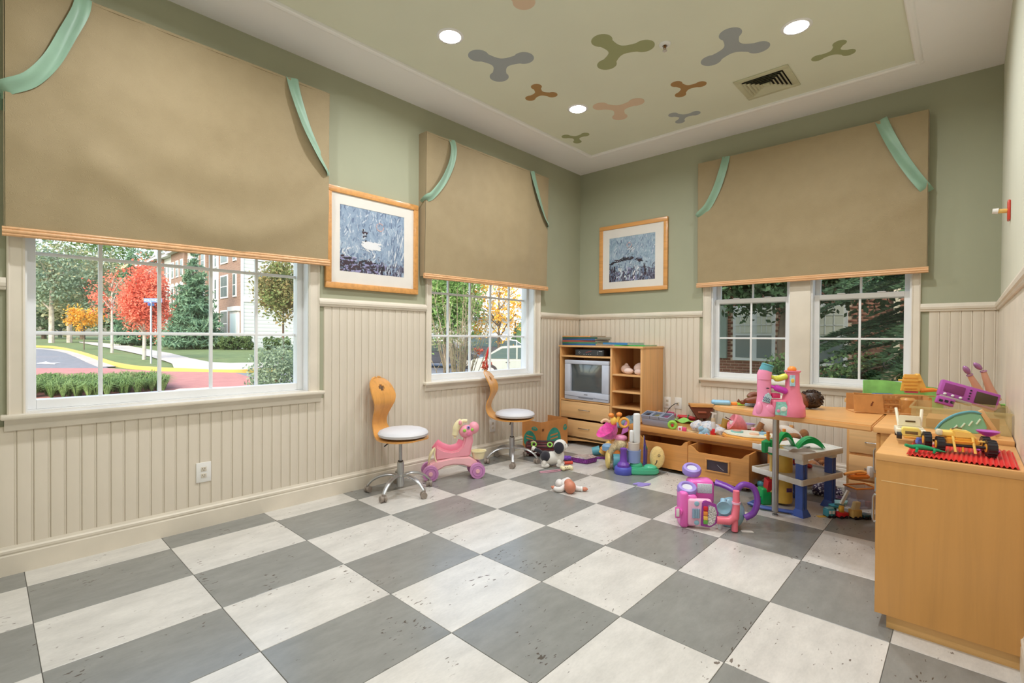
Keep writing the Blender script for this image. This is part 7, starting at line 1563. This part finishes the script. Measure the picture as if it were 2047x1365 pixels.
car('dark blue car parked behind the bare shrub', 880, 700, 27, P_NVY, -4, 4.5, 1.5, kind='suv'); car('charcoal sport utility car parked under the orange tree', 985, 686, 33, P_CHR, 8, 4.4, 1.7, kind='suv'); car('grey car parked beside the cone-shaped cypress', 1046, 686, 50, P_TAN, 2, 4.2, 1.5)
# far white houses
for k, (x0, x1, D, lab) in enumerate(((852, 935, 70, 'far white house behind the green leafy tree'), (935, 1062, 62, 'far white house with a railed balcony behind the orange tree'))):
    a, c = PX(x0, 676, D=D), PX(x1, 676, D=D); L = (c-a).length; a.z = ground(a.x, a.y)
    t = thing('white_house', lab, 'building', a, RZ0, group='far white houses'); B().box((0, 0, -1), (L, 8, 8.5)).build('front_wall', M_SID, t, smooth=False)
    B().prism([(-0.6, 8.4), (4, 11.5), (8.6, 8.4)], -0.3, L+0.3, 'x').build('roof', mat('roof_shingle', (120, 112, 106), 0.9), t, smooth=False); B().box((0, -0.2, 3.6), (L, 0, 3.9)).build('belt_board', M_WF, t, smooth=False)
    n_ = int(L/1.9)
    for q in range(n_):
        for z0, z1 in ((0.7, 2.4), (4.6, 6.0)):
            win(t, 0.5+q*1.9, 1.5+q*1.9, z0, z1, 0.0, 2, pm=mat('far_pane', (132, 142, 150), 0.6))
    B().box((0.3, -1.4, 3.7), (L*0.7, -0.1, 3.85)).build('balcony_floor', M_WF, t, smooth=False)
    B().box((0.3, -1.4, 4.7), (L*0.7, -1.3, 4.8)).build('balcony_rail', M_WF, t, smooth=False)
    for q in range(int(L*0.7/0.35)): B().box((0.35+q*0.35, -1.38, 3.85), (0.40+q*0.35, -1.33, 4.7)).build('baluster', M_WF, t, smooth=False)
p = PX(890, 690, D=24); p.z = ground(p.x, p.y); tree('green_tree', 'full green leafy tree behind the bare shrub', 'tree', p, 5.6, (1.75, 1.75), L_LIM, 14000, 0.075, BARKD, 0.1, 0, 9, g3, clear=0.30, shell=0.3)
p = PX(997, 690, D=25); p.z = ground(p.x, p.y); tree('orange_tree', 'airy orange-leaved tree over the parking lot', 'tree', p, 5.4, (1.6, 1.6), L_YEL, 2600, 0.07, BARKD, 0.08, 0, 10, g3, clear=0.30)
for px, D, h, lab in ((953, 40, 2.3, 'small rounded cypress beside the charcoal car'), (1041, 48, 3.0, 'pointed cone-shaped cypress by the lamp post')):
    p = PX(px, 686, D=D); p.z = ground(p.x, p.y); t = thing('cypress', lab, 'tree', p, 0, 'cypress trees'); B().lathe([(0.2, 0), (h*0.3, h*0.2), (h*0.26, h*0.5), (h*0.12, h*0.85), (0, h*1.02)], 14).build('core', mat('cypress_core', (62, 92, 54), 0.9), t); leaves('foliage', t, L_GRN, [((0, 0, h*0.32), (h*0.31, h*0.31, h*0.3)), ((0, 0, h*0.65), (h*0.2, h*0.2, h*0.3))], 2600, 0.09, 60, 0.8)
p = PX(1030, 690, D=45); p.z = ground(p.x, p.y); t = thing('lamp_post', 'black lamp post with white globe in the parking lot', 'lamp post', p); B().cyl((0, 0, 0), (0, 0, 3.1), 0.06, n=10).cyl((0, 0, 0), (0, 0, 0.3), 0.14, 0.08, n=10).build('post', M_BLK, t); B().ell((0, 0, 3.35), (0.2, 0.2, 0.27), 14, 10).build('globe', WHT, t); B().cyl((0, 0, 3.58), (0, 0, 3.7), 0.14, 0.02, n=10).build('finial', M_BLK, t)
# bare shrub and brown shrub close to the window
p = PX(916, 748, D=8.2); p.z = ground(p.x, p.y); t = thing('bare_shrub', 'bare multi-stemmed shrub with upright pale twigs', 'shrub', p); rr = random.Random(4); b = B(); STEM = mat('twig_pale', (150, 138, 116), 0.9, var=0.2, vs_=5)
for k in range(46):
    a = rr.uniform(0, 2*pi); s = rr.uniform(0.1, 0.75); H_ = rr.uniform(1.4, 2.6); e = V((cos(a)*s, sin(a)*s, H_)); mid = V((cos(a)*s*0.35, sin(a)*s*0.35, H_*0.45))
    b.tube([V((cos(a)*0.05, sin(a)*0.05, -0.1)), mid, e], [0.014, 0.009, 0.003], 5)
    for q in range(2): f_ = rr.uniform(0.4, 0.9); s0 = mid.lerp(e, f_); b.tube([s0, s0+V((rr.uniform(-.2, .2), rr.uniform(-.2, .2), rr.uniform(.1, .4)))], [0.005, 0.002], 4)
b.build('stems', STEM, t); leaves('few_leaves', t, L_OLV, [((0, 0, 1.8), (0.7, 0.7, 0.7))], 420, 0.028, 61)
p = PX(872, 740, D=8.6); p.z = ground(p.x, p.y); bush('brown_shrub', 'brown dried shrub beside the bare stems', p, (0.36, 0.36, 0.34), leaf_mat('leaves_brown', (130, 112, 84), (176, 160, 126)), 2200, 0.026, 62)
p = PX(972, 728, D=8.0); t = thing('red_maple_sprig', 'red leaved sprig in front of the silver sedan', 'shrub', p); B().tube([(0, 0, -0.55), (0.02, 0, -0.1), (0.0, 0, 0.1), (0.06, 0, 0.28)], [0.012, 0.012, 0.022, 0.014], 6).build('stem', pl('sprig_red', (204, 48, 46)), t); leaves('foliage', t, L_RED, [((-0.02, 0, 0.02), (0.1, 0.08, 0.10)), ((-0.18, 0, 0.2), (0.12, 0.08, 0.06))], 130, 0.03, 63)

# ---- courtyard seen through the twin windows: neighbouring brick wing, spruce, bushes
WY = 14.6
t = thing('brick_wing', 'red brick neighbouring wing with white windows across the courtyard', 'building', (1.5, WY, -0.3))
M_MOR = mat('mortar', (190, 168, 148), 0.95); M_BK = mat('brick_red', (126, 82, 66), 0.9, var=0.14, vs_=1.3); MBK2 = mat('brick_dark', (106, 68, 56), 0.9, var=0.14, vs_=1.3)
def wz(y, px): return PX(px, y, Y=WY).z
lw_ = (PX(1470, 680, Y=WY).x, PX(1546, 680, Y=WY).x, wz(717, 1508), wz(615, 1508)); rw_ = (PX(1630, 680, Y=WY).x, PX(1690, 680, Y=WY).x, wz(728, 1660), wz(610, 1660))
B().box((-4.6, WY, -0.5), (10, WY+0.3, 7)).build('wall_core', M_MOR, t, smooth=False)
bw_, bh_, cnt = 0.215, 0.0775, 0; br = {}; rest = []; hole = lambda x, z: any(w[0]-0.06 < x < w[1]+0.06 and w[2]-0.06 < z < w[3]+0.06 for w in (lw_, rw_))
bx1_ = (PX(1546, 680, Y=WY).x, PX(1592, 680, Y=WY).x); bx2_ = (PX(1690, 680, Y=WY).x, PX(1798, 680, Y=WY).x)
row = 0; z = -0.2
while z < 4.6:
    x = -3.2+(row % 2)*bw_/2
    while x < 5.2:
        if not hole(x+bw_/2, z+bh_/2):
            vis = (bx1_[0] < x < bx1_[1] and wz(745, 1560) < z < wz(640, 1560)) or (bx2_[0] < x < bx2_[1] and wz(745, 1740) < z < wz(685, 1740))
            if vis and cnt < 300:
                mm = random.random() < 0.7
                if mm not in br: br[mm] = B().box((0, -0.012, 0), (bw_-0.014, 0.02, bh_-0.014)).build('brick', M_BK if mm else MBK2, t, smooth=False); o = br[mm]
                else: o = inst(br[mm], 'brick', t)
                o.location = (x, WY, z); cnt += 1
            else: rest.append((x, z))
        x += bw_
    z += bh_; row += 1
vs_, fs_ = [], []
for x, z in rest:
    k = len(vs_); vs_ += [(x+a*(bw_-0.014), WY+d, z+c*(bh_-0.014)) for d in (-0.012, 0.01) for a, c in ((0, 0), (1, 0), (1, 1), (0, 1))]
    fs_ += [(k, k+1, k+2, k+3), (k, k+4, k+5, k+1), (k+3, k+2, k+6, k+7), (k, k+3, k+7, k+4), (k+1, k+5, k+6, k+2)]
o = rawmesh('bricks', vs_, fs_, M_BK, t); o['kind'] = 'stuff'
for (x0, x1, z0, z1), dbl in ((lw_, True), (rw_, False)):
    f = B().box((x0-0.05, WY-0.06, z0-0.05), (x1+0.05, WY+0.02, z1+0.05)).build('window', M_WF, t, smooth=False); nx_ = 2 if dbl else 1; w = (x1-x0)/nx_
    for q in range(nx_):
        a, c = x0+q*w+(0.03 if q == 0 else 0.09), x0+(q+1)*w-(0.09 if dbl and q == 0 else 0.03); zm_ = z0+(z1-z0)*0.48
        B().box((a, WY-0.075, z0+0.03), (c, WY-0.058, zm_-0.03)).build('pane', M_PANE, f, smooth=False); B().box((a, WY-0.075, zm_+0.04), (c, WY-0.058, z1-0.03)).build('pane', mat('blind_pale', (196, 196, 182), 0.6), f, smooth=False)
        b = B()
        for s in (0.33, 0.66): b.box((a+(c-a)*s-0.01, WY-0.085, zm_+0.04), (a+(c-a)*s+0.01, WY-0.07, z1-0.03))
        for s in (0.33, 0.66): b.box((a, WY-0.085, zm_+(z1-zm_)*s), (c, WY-0.07, zm_+(z1-zm_)*s+0.02))
        b.build('muntin', M_WF, f, smooth=False)
xd = PX(1443, 680, Y=WY).x; B().box((xd-0.13, WY-0.12, wz(715, 1443)), (xd+0.16, WY, wz(560, 1443))).build('shutter', mat('shutter_grey', (128, 140, 128), 0.7), t, smooth=False)
xd = PX(1792, 680, Y=WY).x; B().box((xd-0.05, WY-0.10, -0.3), (xd+0.06, WY, 5)).build('downspout', mat('downspout_cream', (206, 198, 178), 0.6), t, smooth=False)
fin(t)
L_SPR = leaf_mat('needles_spruce', (50, 76, 54), (88, 118, 84), 2.5); L_BSH = leaf_mat('leaves_courtyard', (82, 116, 68), (136, 164, 108), 3)
t = thing('spruce_tree', 'dark drooping spruce tree in the courtyard behind the glass', 'tree', (4.45, 10.2, -0.3)); rr = random.Random(11); b = B().cyl((0, 0, 0), (0, 0, 7.5), 0.16, 0.04, n=10)
r = np.random.RandomState(12); VV = []
for k in range(230):
    z0 = rr.uniform(1.1, 6.0); a = rr.uniform(pi*0.6, pi*1.6); L = (7.6-z0)*rr.uniform(0.32, 0.56); d = V((cos(a), sin(a), 0)); P_ = [V((0, 0, z0))+d*L*s+V((0, 0, -0.30*L*s*s+0.06*L*s)) for s in (0, 0.35, 0.7, 1.0)]
    b.tube(P_, [0.022, 0.015, 0.010, 0.004], 5); P_ = smooth_path(P_, 8)
    for i in range(len(P_)-1):
        n = 34; f_ = r.rand(n, 1); c = np.array(P_[i])*(1-f_)+np.array(P_[i+1])*f_; sd = np.array(V((-d.y, d.x, 0))); s = (r.rand(n, 1)*2-1)*0.22*min(1, (i+4)/9); c = c+sd*s+np.array([0, 0, -1])*abs(s)*0.35+np.array(d)*abs(s)*0.7
        ax = np.array(d)*0.7+sd*np.sign(s)*0.7+r.normal(size=(n, 3))*0.25; ax /= np.linalg.norm(ax, axis=1)[:, None]; wv = np.cross(ax, r.normal(size=(n, 3))); wv /= np.linalg.norm(wv, axis=1)[:, None]
        l = 0.075; w = 0.013; VV.append(np.stack([c-ax*l*0.3, c+wv*w, c+ax*l, c-wv*w], 1).reshape(-1, 3))
b.build('trunk_and_branches', BARKD, t); VV = np.concatenate(VV); o = rawmesh('needles', VV, np.arange(len(VV)).reshape(-1, 4), L_SPR, t); o['kind'] = 'stuff'
t = thing('courtyard_tree', 'dark green tree canopy hanging over the brick wing windows', 'tree', (0.8, 12.2, -0.3), 0); B().tube([(0, 0, 0), (-0.05, 0, 1.5), (0.1, 0, 3)], [0.16, 0.13, 0.1], 8).build('trunk', BARKD, t); leaves('foliage', t, L_SPR, [((0, 0, 3.35), (2.9, 1.2, 1.15))], 20000, 0.075, 70, 0.3)
for k, (px, py, D, rx, rz_, lab) in enumerate(((1668, 800, 7.2, 0.62, 0.36, 'leafy green bush below the right-hand twin window'), (1748, 800, 7.2, 0.50, 0.40, 'leafy green bush beside the stone finial'), (1800, 800, 7.0, 0.30, 0.26, 'small leafy bush behind the green card'), (1566, 800, 8.4, 0.34, 0.34, 'green bush between the twin windows'))):
    p = PX(px, 760, D=D); p.z = -0.30; bush('courtyard_bush', lab, p, (rx, 0.4, 0.55+rz_*0.35), L_BSH, 4200, 0.028, 80+k, 'shrub', 'courtyard bushes')
p = PX(1488, 750, D=9.0); p.z = -0.3; bush('ground_cover', 'pale variegated ground cover below the double window', p, (0.75, 0.4, 0.36), leaf_mat('leaves_variegated', (112, 134, 88), (196, 202, 160), 4), 4200, 0.03, 90)
p = PX(1776, 770, D=6.4); t = thing('stone_finial', 'tan stone garden finial with an iron loop', 'garden ornament', (p.x, p.y, -0.3)); zf = p.z+0.3; B().lathe([(0, 0), (0.09, 0), (0.07, zf*0.5), (0.075, zf*0.8), (0.085, zf+0.08), (0.06, zf+0.17), (0, zf+0.19)], 18).build('finial', mat('finial_stone', (176, 154, 126), 0.9, var=0.1, vs_=20), t); B().torus((0, 0, zf+0.27), 0.06, 0.010, 18, 6, Rz(0.6) @ Rx(pi/2)).build('iron_loop', M_BLK, t)
p = PX(1802, 735, D=8.5); t = thing('white_post', 'white wooden garden post by the spruce', 'post', (p.x, p.y, -0.3)); B().box((-0.05, -0.05, 0), (0.05, 0.05, 1.26), 0.005).build('post', M_WF, t); B().lathe([(0.06, 1.26), (0.06, 1.3), (0, 1.36)], 4, Rz(pi/4)).build('post_cap', M_WF, t)
